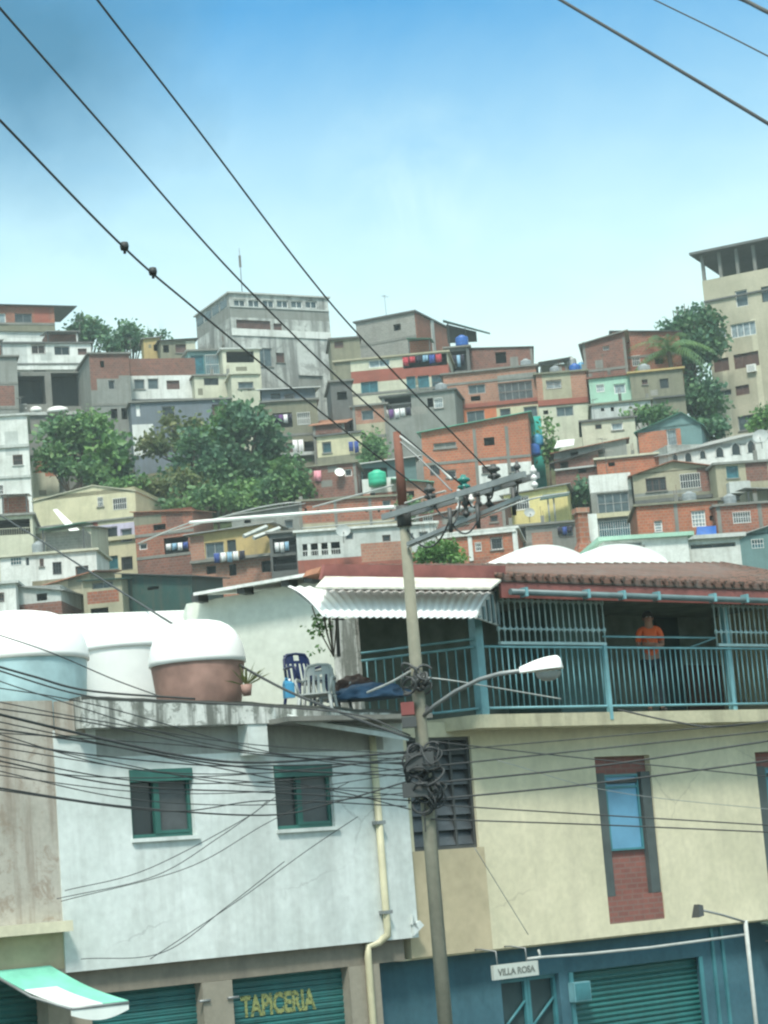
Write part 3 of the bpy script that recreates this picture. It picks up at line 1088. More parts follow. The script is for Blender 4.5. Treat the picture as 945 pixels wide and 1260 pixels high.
house('brick_edge', 'narrow brick and grey house cut off by the edge beside the stilt house', (-50, 440, 21, 512), 'grey', 15, 6, Y=197,
      wins=((-20, 478, -5, 488, 'w'),), zones=((-50, 475, 17, 500, 'brown_brick'),), beams=(472, 503), roof='slab')
for i, (px, py, w, h) in enumerate(((30, 506, 8, 9), (44, 507, 8, 7), (71, 508, 14, 8))):
    p = P(px, py, 200.4)
    t = MB(); rr = w * 200 / F / 1
    t.lathe([(0.001, 0), (rr * 0.9, 0.02), (rr, 0.2), (rr * 0.9, h * 200 / F * 0.75), (rr * 0.45, h * 200 / F), (0.001, h * 200 / F * 1.05)], 10, sy=0.6)
    o = t.build('sack', M['white_plastic']); o.location = p
    tag(o, 'bulging white sack on the bare slab of the stilt house', 'sack', 'white sacks on the stilt house slab')
house('white_side', 'tall white house with stepped ledges and small dark windows at the edge, over a grille', (-40, 513, 38, 640), 'white', 8, 7, Y=176,
      wins=((17, 560, 29, 572, 'w', dict(sill='pale_grey')), (-3, 597, 5, 610, 'w')), beams=((550, 'pale_grey', 0.25, 0.2), (588, 'pale_grey', 0.2, 0.12)), roof='slab', roofmat='pale_grey')
house('small_brick_box', 'little block with orange brick panels between concrete posts, beside the tall white house', (40, 562, 72, 606), 'pale_cream', 10, 5, Y=184,
      zones=((43, 565, 52, 582, 'orange_brick'), (55, 566, 69, 586, 'orange_brick')), roof='slab')
house('grey_hut', 'small grey plaster hut with one square window under the leafy trees', (72, 564, 112, 606), 'grey', 10, 5, Y=186,
      wins=((77, 571, 85, 583, 'w'), (96, 585, 104, 592, 'w')), roof='slab')
p = MB(); q0 = P(45, 512, 203); p.box(-0.35, -0.35, -9, 0.35, 0.35, 0)
o = p.build('concrete_column', M['concrete']); o.location = q0
tag(o, 'tall square concrete column holding up the stilt house slab', 'column')

house('brick_turret', 'narrow three storey house, red brick on top and bare grey plaster below', (113, 436, 162, 530), 'grey', 18, 7, Y=197,
      wins=((134, 468, 142, 479, 'w'), (137, 503, 145, 515, 'o'), (150, 502, 157, 516, 'o'), (124, 444, 129, 452, 'o')), zones=((113, 436, 146, 466, 'brown_brick'), (113, 466, 120, 480, 'brown_brick'), (146, 436, 163, 462, 'brown_brick')), beams=(498,), roof='slab')
house('white_brick_top', 'white storey with three windows under a long red brick parapet', (160, 441, 240, 493), 'white', 14, 7, Y=201,
      wins=((164, 467, 177, 479, 'm'), (181, 466, 194, 479, 'm'), (204, 468, 220, 479, 'b')), zones=((160, 441, 240, 462, 'brown_brick'),), beams=((493, 'dark_concrete', 0.2, 0.35),), roof='flat')
house('cream_washing', 'pale cream house with one dark window and washing, joined to the brick parapet house', (239, 463, 284, 493), 'pale_cream', 14, 7, Y=200.5,
      wins=((250, 465, 268, 474, 'w'),), beams=((493, 'dark_concrete', 0.2, 0.3),), roof='slab')
house('blue_grey_wall', 'long blue grey storey with a white door behind the treetops', (163, 494, 285, 540), 'blue_grey', 12, 6, Y=196,
      wins=((168, 498, 173, 512, 'd', dict(pm='white_frame')), (200, 500, 216, 512, 'w'), (262, 498, 280, 515, 'w')), zones=((163, 522, 190, 560, 'white'),), roof='slab')
house('teal_terrace', 'dark teal glazed terrace between brick parapet and pale tower', (233, 432, 274, 464), 'teal_grey', 14, 5, Y=206,
      wins=((236, 437, 252, 460, 't'), (254, 437, 270, 460, 't')), roof='slab')
house('pale_balcony', 'small house with a cream balcony wall in front of the pale tower', (274, 430, 320, 468), 'pale_cream', 14, 5, Y=205,
      wins=((278, 432, 312, 446, 'L', dict(norail=1)),), roof='slab', roofmat='pale_grey')
house('cream_box', 'small cream box house with a single round topped window at the foot of the tower', (284, 461, 318, 484), 'pale_cream', 12, 5, Y=198,
      wins=((292, 470, 311, 478, 'm', dict(cols=1)),), roof='slab', roofmat='pale_cream')
house('orange_shack', 'tiny orange shack on the ridge beside treetops', (177, 418, 197, 442), 'ochre', 10, 4, Y=216, wins=((189, 424, 194, 432, 'o'),), roof=dict(l=.1, r=.2, b=.3, over=.25, mat='tin'))
house('brown_shack', 'low brown patchwork shack on the ridge next to the orange one', (197, 420, 240, 445), 'olive', 12, 4, Y=214, wins=((200, 425, 207, 434, 'o'), (215, 424, 228, 434, 'b')), zones=((228, 420, 240, 434, 'pale_cream'),),
      roof=dict(l=.05, r=.2, b=.3, over=.3, mat='dark_tin'))

# ---- the pale stained tower
r, fr = house('tower', 'tall pale concrete block, stained and nearly windowless, with a strip of glazing under its roof', (287, 364, 408, 500), 'stained_tower', 27, 9.0, Y=213,
      wins=[(288 + 17.6 * k, 368.5 + 0.35 * k, 302 + 17.6 * k, 377.5 + 0.35 * k, 'q', dict(cols=2)) for k in range(6)] +
           [(291, 394, 333, 407, 'b', dict(cols=4)), (337, 398, 347, 410, 'b'), (340, 434, 350, 446, 'b'), (316, 428, 335, 451, 'm'), (368, 462, 398, 477, 'c', dict(cols=1))],
      zones=((287, 379, 408, 393, 'grey'),), roof='slab', roofmat='pale_grey', cat='tower block', name='tower_block', group=None,
      beams=((411, 'white', 0.7, 0.12), (380, 'pale_grey', 0.12, 0.1)))
a, zb, b, zt = HOUSES['tower'][2]
o = MB()
for k in range(4):
    o.box(a - 0.035, 0.7 + k * 2.1, zt - 1.15, a - 0.004, 2.4 + k * 2.1, zt - 0.35)
o.build('side_glazing', M['mid_glass'], r)
o = MB(); o.tube([(0, 0, 0), (0, 0, 3.2), (0, 0, 5.4)], [0.05, 0.04, 0.03], 6); o.box(-0.12, -0.05, 3.4, 0.12, 0.05, 4.6)
o = o.build('antenna_mast', M['antenna_metal']); o.location = fr.W((fr.L(298, 360, 2.5).x, 2.5, zt + 0.16))
tag(o, 'thin antenna mast standing on the roof of the pale tower', 'antenna')

# ---- below the tower
house('shed_row', 'low grey shed with a pale sheet roof against the foot of the tower', (322, 480, 388, 500), 'blue_grey', 8, 4, Y=199,
      wins=((333, 484, 345, 491, 'w'), (350, 485, 362, 491, 'm')), roof=dict(l=0.1, r=0.1, b=0.5, over=0.5, mat='white_tin'))
house('olive_house', 'drab olive plaster house with an open laundry balcony beside the big trees', (326, 494, 393, 575), 'olive', 6, 7, Y=188,
      wins=((336, 508, 360, 526, 'L'), (366, 508, 382, 522, 'c', dict(cols=1)), (352, 545, 363, 556, 'w'), (375, 543, 389, 558, 'L')), beams=(535, (560, 'pale_grey', 0.3, 0.4)), roof='slab')
laundry('dark and white washing hanging in the olive house balcony', 'olive_house', 337, 510, 360, 521, ['cloth_dark', 'cloth_purple', 'cloth_white', 'cloth_dark'])
laundry('two white sheets hung on the lower floor of the olive house', 'olive_house', 360, 541, 374, 563, ['cloth_white', 'cloth_white'])
house('tiled_gable', 'brick house end with a red sloping roof behind the little cream house', (385, 522, 424, 560), 'brown_brick', -8, 6, Y=186,
      wins=((392, 534, 400, 540, 'o'),), roof=dict(l=0.0, r=0.0, b=1.6, over=0.3, mat='rust_tile'))
house('cream_single', 'little cream house with one dark window and a blue tarpaulin hung at its corner', (391, 535, 446, 574), 'cream', -8, 6, Y=181,
      wins=((397, 544, 408, 557, 'w'),), beams=((567, 'olive', 0.8, 0.35),), roof='slab', roofmat='dark_concrete')
laundry('dark blue cloth hung on the corner of the little cream house', 'cream_single', 429, 543, 442, 560, ['cloth_blue', 'cloth_blue'], dy=-0.5)
house('red_wall', 'red brick wall house with a pink garment hung on it, among bushes', (368, 573, 440, 612), 'brown_brick', -5, 6, Y=172,
      wins=((425, 577, 434, 586, 'w'), (372, 594, 382, 602, 'w')), roof='slab', roofmat='olive')
laundry('single pink garment on the red brick wall', 'red_wall', 386, 579, 396, 594, ['cloth_pink'])
dish('white satellite dish on the red brick wall with the pink garment', HOUSES['red_wall'][1].W((HOUSES['red_wall'][1].L(418, 584).x, -0.3, HOUSES['red_wall'][1].L(418, 590).z - 0.2)), 0.4, 0.2, mat='white_plastic')
house('long_brick', 'long low brick house with a row of vent holes, behind the street pole', (368, 614, 500, 655), 'brick', 5, 7, Y=162,
      wins=[(374 + 15 * k, 626 + (k % 2), 377 + 15 * k, 630, 'o') for k in range(8)] + [(470, 615, 480, 624, 'm')], zones=((368, 641, 500, 650, 'beige'),), roof='slab', roofmat='olive')
house('white_gallery', 'pale grey house with a gallery of white posts over a red wall behind the pole', (365, 650, 537, 692), 'pale_grey', 3, 7, Y=152,
      wins=((372, 668, 418, 683, 'L', dict(cols=(380, 393, 405), rail='white_frame')), (424, 655, 434, 664, 'm'), (470, 658, 480, 666, 'w'), (499, 656, 508, 663, 'w'), (515, 654, 526, 664, 'm')),
      zones=((365, 684, 540, 760, 'red_band'), (444, 667, 500, 690, 'pink_brick')), roof='slab', roofmat='white')
dish('grey satellite dish on a mast beside the gallery of white posts', P(423, 668, 150.5), 0.5, 0.1)
house('roof_room', 'white rooftop room with a brick base next to the street pole', (447, 588, 490, 624), 'white', 0, 5, Y=168, wins=((456, 606, 462, 610, 'o'),), zones=((447, 606, 490, 640, 'brick'),), roof='flat')
t = water_tank('bright green water tank on the white rooftop room by the pole', P(465, 598, 167), 0.7, 1.25, 'green_plastic')
house('dark_shed', 'dark teal open shed under a thin white roof edge behind the street pole', (440, 570, 512, 600), 'teal_grey', 4, 5, Y=176, wins=((446, 576, 476, 592, 'o'),), roof=dict(l=0.0, r=0.35, b=0.5, over=0.5, mat='white_tin'))

# ---- middle of the ridge
house('grey_crown', 'grey block house with a brick side, the highest house in the middle of the ridge', (441, 391, 514, 470), 'grey_block', -22, 9, Y=206,
      wins=((485, 399, 494, 407, 'o'),), beams=(420,), roof='slab', roofmat='dark_concrete')
r, fr = HOUSES['grey_crown'][:2]
a, zb, b, zt = HOUSES['grey_crown'][2]
o = MB()
o.box(b + 0.002, 0.12, zt - 3.2, b + 0.05, 4.1, zt - 0.05)
o.box(b + 0.002, 4.5, zt - 3.2, b + 0.05, 8.6, zt - 0.05)
o.build('brick_panel', M['brick'], r)
o = MB(); o.box(b + 0.06, 3.9, zt - 3.25, b + 0.16, 4.6, zt - 0.02); o.build('corner_post', M['pale_grey'], r)
# sloping dark roof on posts beside it
t = thing('terrace_canopy', 'dark sheet canopy on thin posts jutting out past the grey block house', 'canopy', P(548, 425, 203))
o = MB()
c = [P(545, 394, 203), P(603, 410, 203), P(603, 411, 208), P(545, 396, 208)]
o.hexa([(p - t.location) + Vector((0, 0, -0.05)) for p in c] + [(p - t.location) + Vector((0, 0, 0.05)) for p in c]); o.build('roof_sheet', M['dark_green_tin'], t)
for x, y in ((551, 398), (572, 404)):
    o = MB(); q = P(x, y, 204) - t.location; o.tube([q, q - Vector((0, 0, 2.4))], 0.07, 6); o.build('post', M['antenna_metal'], t)
o = MB(); q0, q1 = P(549, 399, 207.8) - t.location, P(586, 408, 207.8) - t.location
o.prism([q0, q1, q1 - Vector((0, 0, 1.0)), q0 - Vector((0, 0, 1.9))], (0, 0.1, 0)); o.build('back_screen', M['dark_concrete'], t)
water_tank('bright blue water tank on the flat roof under the dark canopy', P(569, 428, 200), 0.6, 1.2)
house('washing_floor', 'house with a red balcony band and open washing floor in the middle of the ridge', (413, 440, 552, 515), 'pale_cream', -6, 7, Y=194,
      wins=((494, 434, 549, 451, 'L', dict(norail=1)), (452, 442, 478, 452, 'p'), (443, 470, 464, 486, 't'), (499, 463, 510, 480, 't', dict(cols=1)), (513, 462, 527, 480, 't', dict(cols=1)), (530, 461, 544, 479, 't', dict(cols=1))),
      zones=((413, 453, 552, 468, 'red_band'), (413, 440, 430, 470, 'olive')), beams=(482,), roof='slab', roofmat='beige')
laundry('red and dark clothes drying across the open washing floor', 'washing_floor', 495, 437, 544, 449, ['cloth_red', 'cloth_red', 'cloth_dark', 'cloth_sky', 'cloth_blue', 'cloth_red'])
house('corner_grey', 'small stained grey house with a white awning between tower and washing floor', (410, 417, 446, 470), 'olive', 4, 5, Y=200, wins=((413, 420, 424, 428, 'b'), (430, 446, 440, 455, 'm')), roof='slab', roofmat='dark_concrete')
house('white_awning_house', 'short house with a thin white canopy edge under the grey block house', (420, 455, 470, 480), 'pale_cream', -8, 5, Y=196.5, wins=((436, 458, 446, 464, 'm'),), roof=dict(l=.1, r=.5, b=.3, over=.4, mat='white_tin'), base=500)
house('grey_balcony', 'grey house with a dark framed edge, a shaded balcony and white washing', (470, 485, 560, 535), 'grey', -10, 7, Y=186,
      wins=((473, 489, 505, 504, 'L', dict(rail='grey_frame')), (525, 490, 532, 501, 'o'), (533, 490, 544, 502, 'p')), roof='slab', roofmat='dark_concrete')
laundry('row of white washing under the balcony of the grey house', 'grey_balcony', 471, 503, 506, 514, ['cloth_white', 'cloth_purple', 'cloth_white', 'cloth_white', 'cloth_dark'])
house('pink_small', 'small pink brick house with a boarded window below the teal window', (434, 500, 476, 540), 'pink_brick', -6, 5, Y=186.5, wins=((444, 505, 459, 517, 'm'),), zones=((434, 521, 476, 560, 'beige'),), roof='slab')
house('dark_gap', 'narrow dark grey house squeezed between tower and teal window house', (410, 470, 436, 540), 'dark_concrete', 6, 6, Y=190, wins=((416, 482, 428, 492, 'o'), (424, 521, 431, 532, 'p')), roof='slab')
house('brick_gable', 'brown brick house with a broken wall opening on the ridge', (574, 430, 656, 475), 'brown_brick', -4, 7, Y=200,
      wins=((609, 433, 622, 447, 'o'), (645, 450, 652, 456, 'w')), roof=dict(l=0.35, r=-0.05, b=0.0, over=0.15, mat='dark_concrete'))
house('dark_laundry', 'dark open laundry storey next to the broken brick wall on the ridge', (548, 428, 577, 470), 'dark_concrete', -4, 6, Y=199, wins=((551, 432, 573, 456, 'L'),), roof='slab')
laundry('dark coats and a green cloth hung in the dark open storey', 'dark_laundry', 552, 437, 572, 455, ['cloth_dark', 'cloth_dark', 'cloth_sky', 'cloth_dark'])
house('salmon_block', 'long salmon block with a glazed balcony above an orange lower floor', (549, 456, 664, 535), 'pink_brick', -5, 7, Y=190,
      wins=((577, 473, 598, 484, 'm'), (580, 487, 592, 493, 'o'), (614, 470, 656, 492, 'm', dict(cols=5, rows=2)), (575, 505, 597, 521, 'm'), (616, 503, 629, 514, 'm'), (645, 500, 662, 513, 'm')),
      zones=((549, 500, 613, 540, 'orange'), (613, 500, 664, 540, 'cream'), (613, 460, 664, 468, 'grey')), beams=((497, 'red_band', 0.35, 0.15), (468, 'concrete', 0.2, 0.05)), roof='slab', roofmat='concrete')
house('beige_tanks', 'beige house with a framed window and blue tanks on its roof, beside the salmon block', (662, 459, 724, 540), 'pink_brick', -3, 7, Y=189,
      wins=((671, 468, 690, 478, 'p'), (684, 500, 705, 512, 'm'), (668, 505, 674, 510, 'o')), zones=((667, 459, 702, 491, 'beige'), (662, 499, 724, 560, 'pale_cream')), beams=((494, 'red_band', 0.5, 0.12),), roof='slab', roofmat='olive')
house('brick_stub', 'tiny unfinished brick rooftop room on the beige house with blue tanks', (680, 451, 699, 462), 'brick', 0, 3, Y=191, wins=((686, 454, 691, 459, 'o'),), roof='flat')
water_tank('dark grey water tank beside the blue ones on the beige house', P(703, 459, 192), 0.55, 1.5, 'grey_plastic')
water_tank('blue water tank, the lower of the two on the beige house roof', P(708, 461, 190), 0.5, 1.0)
water_tank('blue water tank at the roof corner of the beige house', P(716, 461, 191), 0.5, 1.1, 'sky_plastic')
# turquoise wall and tin edge
house('turquoise_wall', 'turquoise painted wall house with blue barrels at its foot', (640, 513, 668, 570), 'turquoise', -4, 5, Y=178, wins=((661, 548, 666, 553, 'o'),), roof='flat')
house('curved_brick', 'orange brick house with concrete pillars, a dark square window and a green sheet roof', (520, 528, 652, 610), 'orange_brick', -6, 8, Y=172,
      wins=((594, 538, 607, 548, 'o'), (532, 545, 560, 552, 'c'), (592, 574, 606, 582, 'w'), (626, 573, 634, 580, 'w'), (528, 572, 540, 585, 'w'), (548, 579, 560, 588, 'w')),
      zones=((588, 570, 652, 640, 'white'),), frame=(585, 625), beams=(566,), roof=dict(l=0.1, r=0.95, b=0.6, over=0.35, mat='mint_tin'))
water_tank('blue barrel at the foot of the turquoise wall', P(657, 561, 175), 0.55, 1.0)
water_tank('second blue barrel stacked over the first by the turquoise wall', P(662, 549, 176), 0.5, 1.0, 'sky_plastic')

# ---- right half of the hill
house('twin_brick', 'tall brown brick house with a tin lean-to roof beside the palm, on the ridge', (719, 418, 772, 470), 'brown_brick', -8, 7, Y=190,
      wins=((742, 426, 750, 431, 'p'),), roof=dict(l=-0.2, r=0.5, b=0.0, over=0.35, mat='tin'))
house('red_back', 'red brick house end rising behind the palm tree', (757, 411, 838, 462), 'brick', -4, 7, Y=194, wins=((778, 438, 788, 450, 'm'), (806, 440, 816, 448, 'o')), roof=dict(l=0.5, r=-0.1, b=0.2, over=0.3, mat='dark_tin'), beams=(438,))
house('mint_floor', 'mint green storey with two pale windows under the brown brick house', (726, 464, 778, 497), 'mint', -6, 7, Y=187, wins=((734, 473, 744, 482, 'p'), (756, 472, 770, 484, 'p')), roof='slab', roofmat='brown_brick')
house('pale_floor', 'weathered pale storey with little vents below the mint green one', (729, 496, 802, 518), 'pale_grey', -5, 6, Y=183, wins=((740, 502, 744, 506, 'o'), (752, 501, 756, 506, 'o'), (780, 503, 785, 510, 'w')), roof='slab', roofmat='olive')
house('drab_two_windows', 'grey brown storey with two dark windows beneath the palm', (777, 457, 842, 500), 'olive', -4, 7, Y=186, wins=((790, 467, 797, 473, 'b'), (812, 466, 823, 478, 'w')), roof='slab', roofmat='ochre', beams=((490, 'dark_concrete', 0.15, 0.3),))
house('cream_low', 'low cream house with a white pipe on its wall above rust tiled sheds', (716, 517, 782, 545), 'pale_cream', -4, 6, Y=178, wins=((732, 522, 740, 528, 'w'), (752, 520, 766, 529, 'p')), roof='slab', roofmat='dark_concrete')
house('tile_shed', 'low shed with a strip of rust coloured tiles and a white sheet on its roof', (682, 552, 772, 570), 'grey', -5, 5, Y=172, wins=((702, 556, 712, 562, 'o'), (735, 552, 745, 558, 'w')), roof=dict(l=-0.1, r=0.5, b=0.5, over=0.3, mat='rust_tile'))
t = MB(); q = [P(682, 552, 169.5), P(706, 548, 169.5), P(707, 541, 171.5), P(686, 543, 171.5)]
t.hexa([p - q[0] for p in q] + [p - q[0] + Vector((0, 0, 0.06)) for p in q])
o = t.build('roof_sheet', M['white_tin']); o.location = q[0]
tag(o, 'loose white roofing sheet lying on the rust tiled shed', 'roof sheet')
house('green_gable', 'green roofed house with a grey gable above a long orange brick wall', (786, 524, 864, 572), 'teal_grey', -14, 7, Y=172,
      wins=((820, 528, 832, 550, 'p'), (795, 527, 812, 530, 'o')), zones=((786, 530, 840, 600, 'orange_brick'),), roof=dict(l=-0.2, r=-0.15, b=0.0, over=0.3, mat='green_tin', peak=(838, 508)))
house('orange_wall', 'long orange brick wall house between brown sheds and cream tiled house', (735, 562, 826, 600), 'orange_brick', -6, 5, Y=168, wins=((748, 569, 756, 574, 'o'),), beams=(561,), roof='slab', roofmat='pale_cream')
house('brown_sheds', 'pair of low brown wood and block sheds under sloping roofs', (684, 562, 738, 600), 'brown_brick', -8, 5, Y=170, wins=((690, 568, 700, 576, 'o'), (712, 576, 722, 582, 'o')), beams=((576, 'pale_grey', 0.12, 0.3),), roof=dict(l=-0.3, r=0.3, b=0.4, over=0.4, mat='dark_tin'))
house('white_fascia', 'grey glazed block with a broad bright white fascia across its top', (728, 583, 779, 664), 'grey', -3, 6, Y=160,
      wins=((735, 606, 774, 631, 'm', dict(cols=4, rows=2)), (737, 641, 775, 660, 't', dict(cols=4))), zones=((728, 583, 779, 604, 'white'),), beams=((634, 'cream', 0.35, 0.3),), roof='flat')
r, fr = house('arch_wall', 'long white house with a row of small pointed arch windows', (822, 546, 948, 580), 'white', 14, 6, Y=167,
      wins=(), roof=dict(l=-0.75, r=0.85, b=0.9, over=0.35, mat='tin'))
for k, (x, y, w, h) in enumerate(((830, 563, 7, 10), (846, 562, 9, 12), (864, 559, 8, 11), (885, 556, 10, 13), (905, 552, 11, 15), (924, 549, 10, 16))):
    a, c, b, d = fr.rect(x - w / 2, y - h / 2, x + w / 2, y + h / 2)
    n = MB(); m = (a + b) / 2; zm = c + (d - c) * 0.6
    pts = [(a, -0.03, c), (b, -0.03, c), (b, -0.03, zm), (b - (b - m) * .35, -0.03, zm + (d - zm) * .6), (m, -0.03, d), (a + (m - a) * .35, -0.03, zm + (d - zm) * .6), (a, -0.03, zm)]
    n.prism(pts, (0, 0.028, 0)); wn = n.build('window', M['glass'], r)
    n = MB(); n.tube([(p[0], -0.05, p[2]) for p in pts[2:]] , 0.05, 4); n.tube([(a, -0.05, c), (a, -0.05, zm)], 0.05, 4); n.tube([(b, -0.05, c), (b, -0.05, zm)], 0.05, 4)
    n.build('arch_trim', M['white'], wn)
dish('grey satellite dish at the end of the white arched house', P(938, 552, 163), 0.6, -0.3)
house('cream_tiled', 'cream house with two barred windows under a tile edged low gable roof', (780, 578, 884, 618), 'beige', -4, 7, Y=159,
      wins=((795, 588, 820, 604, 'w', dict(cols=3)), (837, 583, 862, 600, 'w', dict(cols=1, fm='dark_frame'))), zones=((864, 578, 884, 700, 'brown_brick'), (780, 604, 864, 608, 'grey'), (780, 608, 884, 700, 'olive')), beams=((615, 'dark_concrete', 0.25, 0.5),),
      roof=dict(l=-0.15, r=-0.1, b=0.0, over=0.35, mat='rust_tile', peak=(828, 568)))
house('teal_window_end', 'olive house with a teal window and small white balcony at the hill edge', (883, 569, 985, 620), 'beige', 6, 7, Y=157,
      wins=((894, 573, 909, 588, 't'), (950, 572, 965, 586, 'w')), zones=((918, 569, 945, 592, 'brown_brick'),), beams=((612, 'dark_concrete', 0.25, 0.4),), roof='slab', roofmat='grey')
r, fr = HOUSES['teal_window_end'][:2]
box_part(r, fr, 'balcony', 'pale_grey', (898, 592, 924, 606), -0.9, -0.01)
house('lower_brick', 'orange brick house with a breeze block grid and a small white barred window', (784, 620, 884, 672), 'orange_brick', -3, 7, Y=150,
      wins=((804, 641, 814, 655, 'p', dict(rows=4)), (850, 628, 867, 648, 'p', dict(cols=4, rows=4)), (872, 634, 880, 640, 'o')), frame=(832,), roof='slab', roofmat='olive')
house('lower_brick_end', 'brick house with a wide shuttered window, last in the lower row at the edge', (883, 620, 985, 672), 'brick', 3, 7, Y=149,
      wins=((902, 630, 924, 643, 'm', dict(cols=1, rows=3)),), frame=(886, 937), roof='slab', roofmat='concrete')
t = MB(); q = [P(857, 661, 147), P(882, 661, 147), P(881, 647, 148.5), P(858, 648, 148.5)]
t.hexa([p - q[0] for p in q] + [p - q[0] + Vector((0, 0.4, 0.05)) for p in q])
o = t.build('tarpaulin', M['blue_plastic']); o.location = q[0]; tag(o, 'bright blue tarpaulin over the lean-to below the breeze block grid', 'tarpaulin')
house('lean_to_edge', 'low teal grey lean-to with a pale sloping roof at the edge of the lower row', (905, 655, 985, 690), 'teal_grey', 8, 5, Y=143, wins=((925, 664, 940, 674, 't'),), roof=dict(l=-0.2, r=0.9, b=0.3, over=0.3, mat='tin'))
house('yellow_house', 'yellow house with one dark window and a satellite dish on its wall', (622, 604, 700, 648), 'yellow', -8, 7, Y=158,
      wins=((634, 611, 652, 627, 'w'),), roof=dict(l=-0.1, r=0.2, b=0.2, over=0.3, mat='tin'))
dish('round grey satellite dish on the wall of the yellow house', P(652, 643, 156.5), 0.4, 0.1)
house('grey_basement', 'stained grey basement storey with a dark doorway below the yellow house', (626, 646, 712, 690), 'concrete', -6, 7, Y=154, wins=((629, 650, 646, 666, 'o'), (688, 647, 705, 660, 'm')), zones=((655, 655, 680, 700, 'pink_brick'),), roof='slab')
laundry('dark trousers hung in a row beside the brick pillar', 'grey_basement', 686, 648, 704, 661, ['cloth_dark', 'cloth_blue', 'cloth_dark'])
# open tin canopy on posts in front of the yellow house
t = thing('shade_canopy', 'dark green shade canopy on two thin posts in front of the yellow house', 'canopy', P(680, 637, 154))
o = MB(); c = [P(664, 616, 154) - t.location, P(700, 610, 154) - t.location, P(702, 606, 157) - t.location, P(668, 610, 157) - t.location]
o.hexa([p for p in c] + [p + Vector((0, 0, .08)) for p in c]); o.build('sheet', M['dark_green_tin'], t)
for x, y in ((674, 614), (681, 613)):
    o = MB(); q = P(x, y, 154.3) - t.location; o.tube([q, q - Vector((0, 0, 1.7))], 0.06, 6); o.build('post', M['grey_frame'], t)
house('trim_brick', 'orange brick house with bright white window frames, low beside the leafy bush', (540, 655, 636, 700), 'orange_brick', -8, 7, Y=148,
      wins=((584, 668, 592, 678, 'w'), (603, 661, 618, 676, 'w', dict(fm='white_frame'))), frame=(), beams=((656, 'white', 0.3, 0.2),), roof='slab', roofmat='white')
r, fr = HOUSES['trim_brick'][:2]
box_part(r, fr, 'white_post', 'white', (576, 658, 581, 690), -0.1, -0.002)
box_part(r, fr, 'white_post', 'white', (631, 650, 637, 690), -0.1, -0.002)
house('brown_roofs', 'brown brick house under a rusty sheet roof, behind the pole crossarm', (512, 628, 622, 664), 'brown_brick', -10, 6, Y=155, wins=((520, 636, 532, 646, 'w'), (560, 634, 575, 645, 'm'), (602, 634, 612, 642, 'w')), roof=dict(l=-0.3, r=0.4, b=0.5, over=0.3, mat='tin'))
house('umbrella_house', 'small rough house with a pale green sheet roof just past the street pole', (490, 592, 530, 640), 'pink_brick', 0, 5, Y=166, wins=((500, 604, 510, 612, 'o'),), roof=dict(l=0.2, r=-0.2, b=0.3, over=0.4, mat='mint_tin'))

# ---- left, lower hillside
house('cream_gable', 'large cream house with a low gable and lavender framed windows on its lower floor', (42, 606, 168, 706), 'cream', -12, 7, Y=166,
      wins=((138, 613, 155, 626, 'w', dict(cols=3)), (119, 612, 126, 623, 'm', dict(cols=1)), (127, 648, 144, 663, 'w', dict(fm='lavender')), (148, 650, 162, 666, 'w', dict(fm='lavender')), (126, 684, 145, 700, 't'), (149, 685, 163, 700, 'w')),
      zones=((121, 644, 168, 664, 'lavender'), (104, 642, 120, 660, 'red_band'), (104, 660, 120, 706, 'brown_brick')), beams=((643, 'grey', 0.12, 0.15), (667, 'cream', 0.3, 0.25)),
      roof=dict(l=-0.3, r=-0.35, b=0.0, over=0.12, mat='pale_cream', peak=(113, 598)))
house('cream_left_block', 'stained cream house with a grey lean-to roof, joined in front of the gable house', (36, 650, 112, 688), 'pale_cream', -6, 5, Y=158, wins=((54, 655, 62, 668, 'm'), (66, 622, 83, 626, 'o')), roof=dict(l=0.2, r=-0.1, b=0.6, over=0.25, mat='tin'))
t = MB(); q = [P(65, 627, 157), P(70, 626, 157), P(98, 652, 156.5), P(86, 654, 156.5)]
t.prism([p - q[0] for p in q], (0, 0.08, 0)); o = t.build('white_board', M['white_plastic']); o.location = q[0]
tag(o, 'long bright white board leaning against the cream gable house', 'board')
house('dark_porch', 'pale house with a dark open porch and clutter at the edge of the lower slope', (-40, 636, 40, 690), 'pale_cream', 6, 6, Y=155, wins=((-30, 640, 36, 659, 'L', dict(rail='pale_cream')),), roof='slab', roofmat='grey')
house('white_row', 'long low white house with five little dark openings, below the cream ones', (0, 682, 118, 712), 'white', -3, 5, Y=148,
      wins=((12, 683, 26, 695, 't'), (31, 686, 35, 696, 'm'), (48, 688, 53, 697, 'm'), (64, 692, 75, 706, 'w'), (92, 696, 108, 708, 'w')), roof='slab', roofmat='pale_cream')
house('beige_gable', 'beige wall house with a long brown sheet roof above the white tanks', (40, 712, 112, 760), 'beige', -8, 6, Y=140, wins=((84, 740, 92, 748, 'o'),), roof=dict(l=-0.5, r=0.2, b=0.8, over=0.4, mat='rust_tile'))
house('white_edge_low', 'plain white house corner at the edge just above the water tanks', (-40, 720, 19, 775), 'white', 0, 5, Y=134, wins=((-6, 730, 4, 740, 'm'),), roof='slab', roofmat='pale_grey')
house('grey_white_hut', 'grey and white hut with one dark slot window over crumbling red brick', (20, 722, 76, 775), 'pale_grey', -6, 5, Y=135, wins=((45, 730, 58, 739, 'o'),), zones=((20, 742, 76, 800, 'brown_brick'),), roof=dict(l=0.15, r=-0.35, b=0.3, over=0.25, mat='tin'))
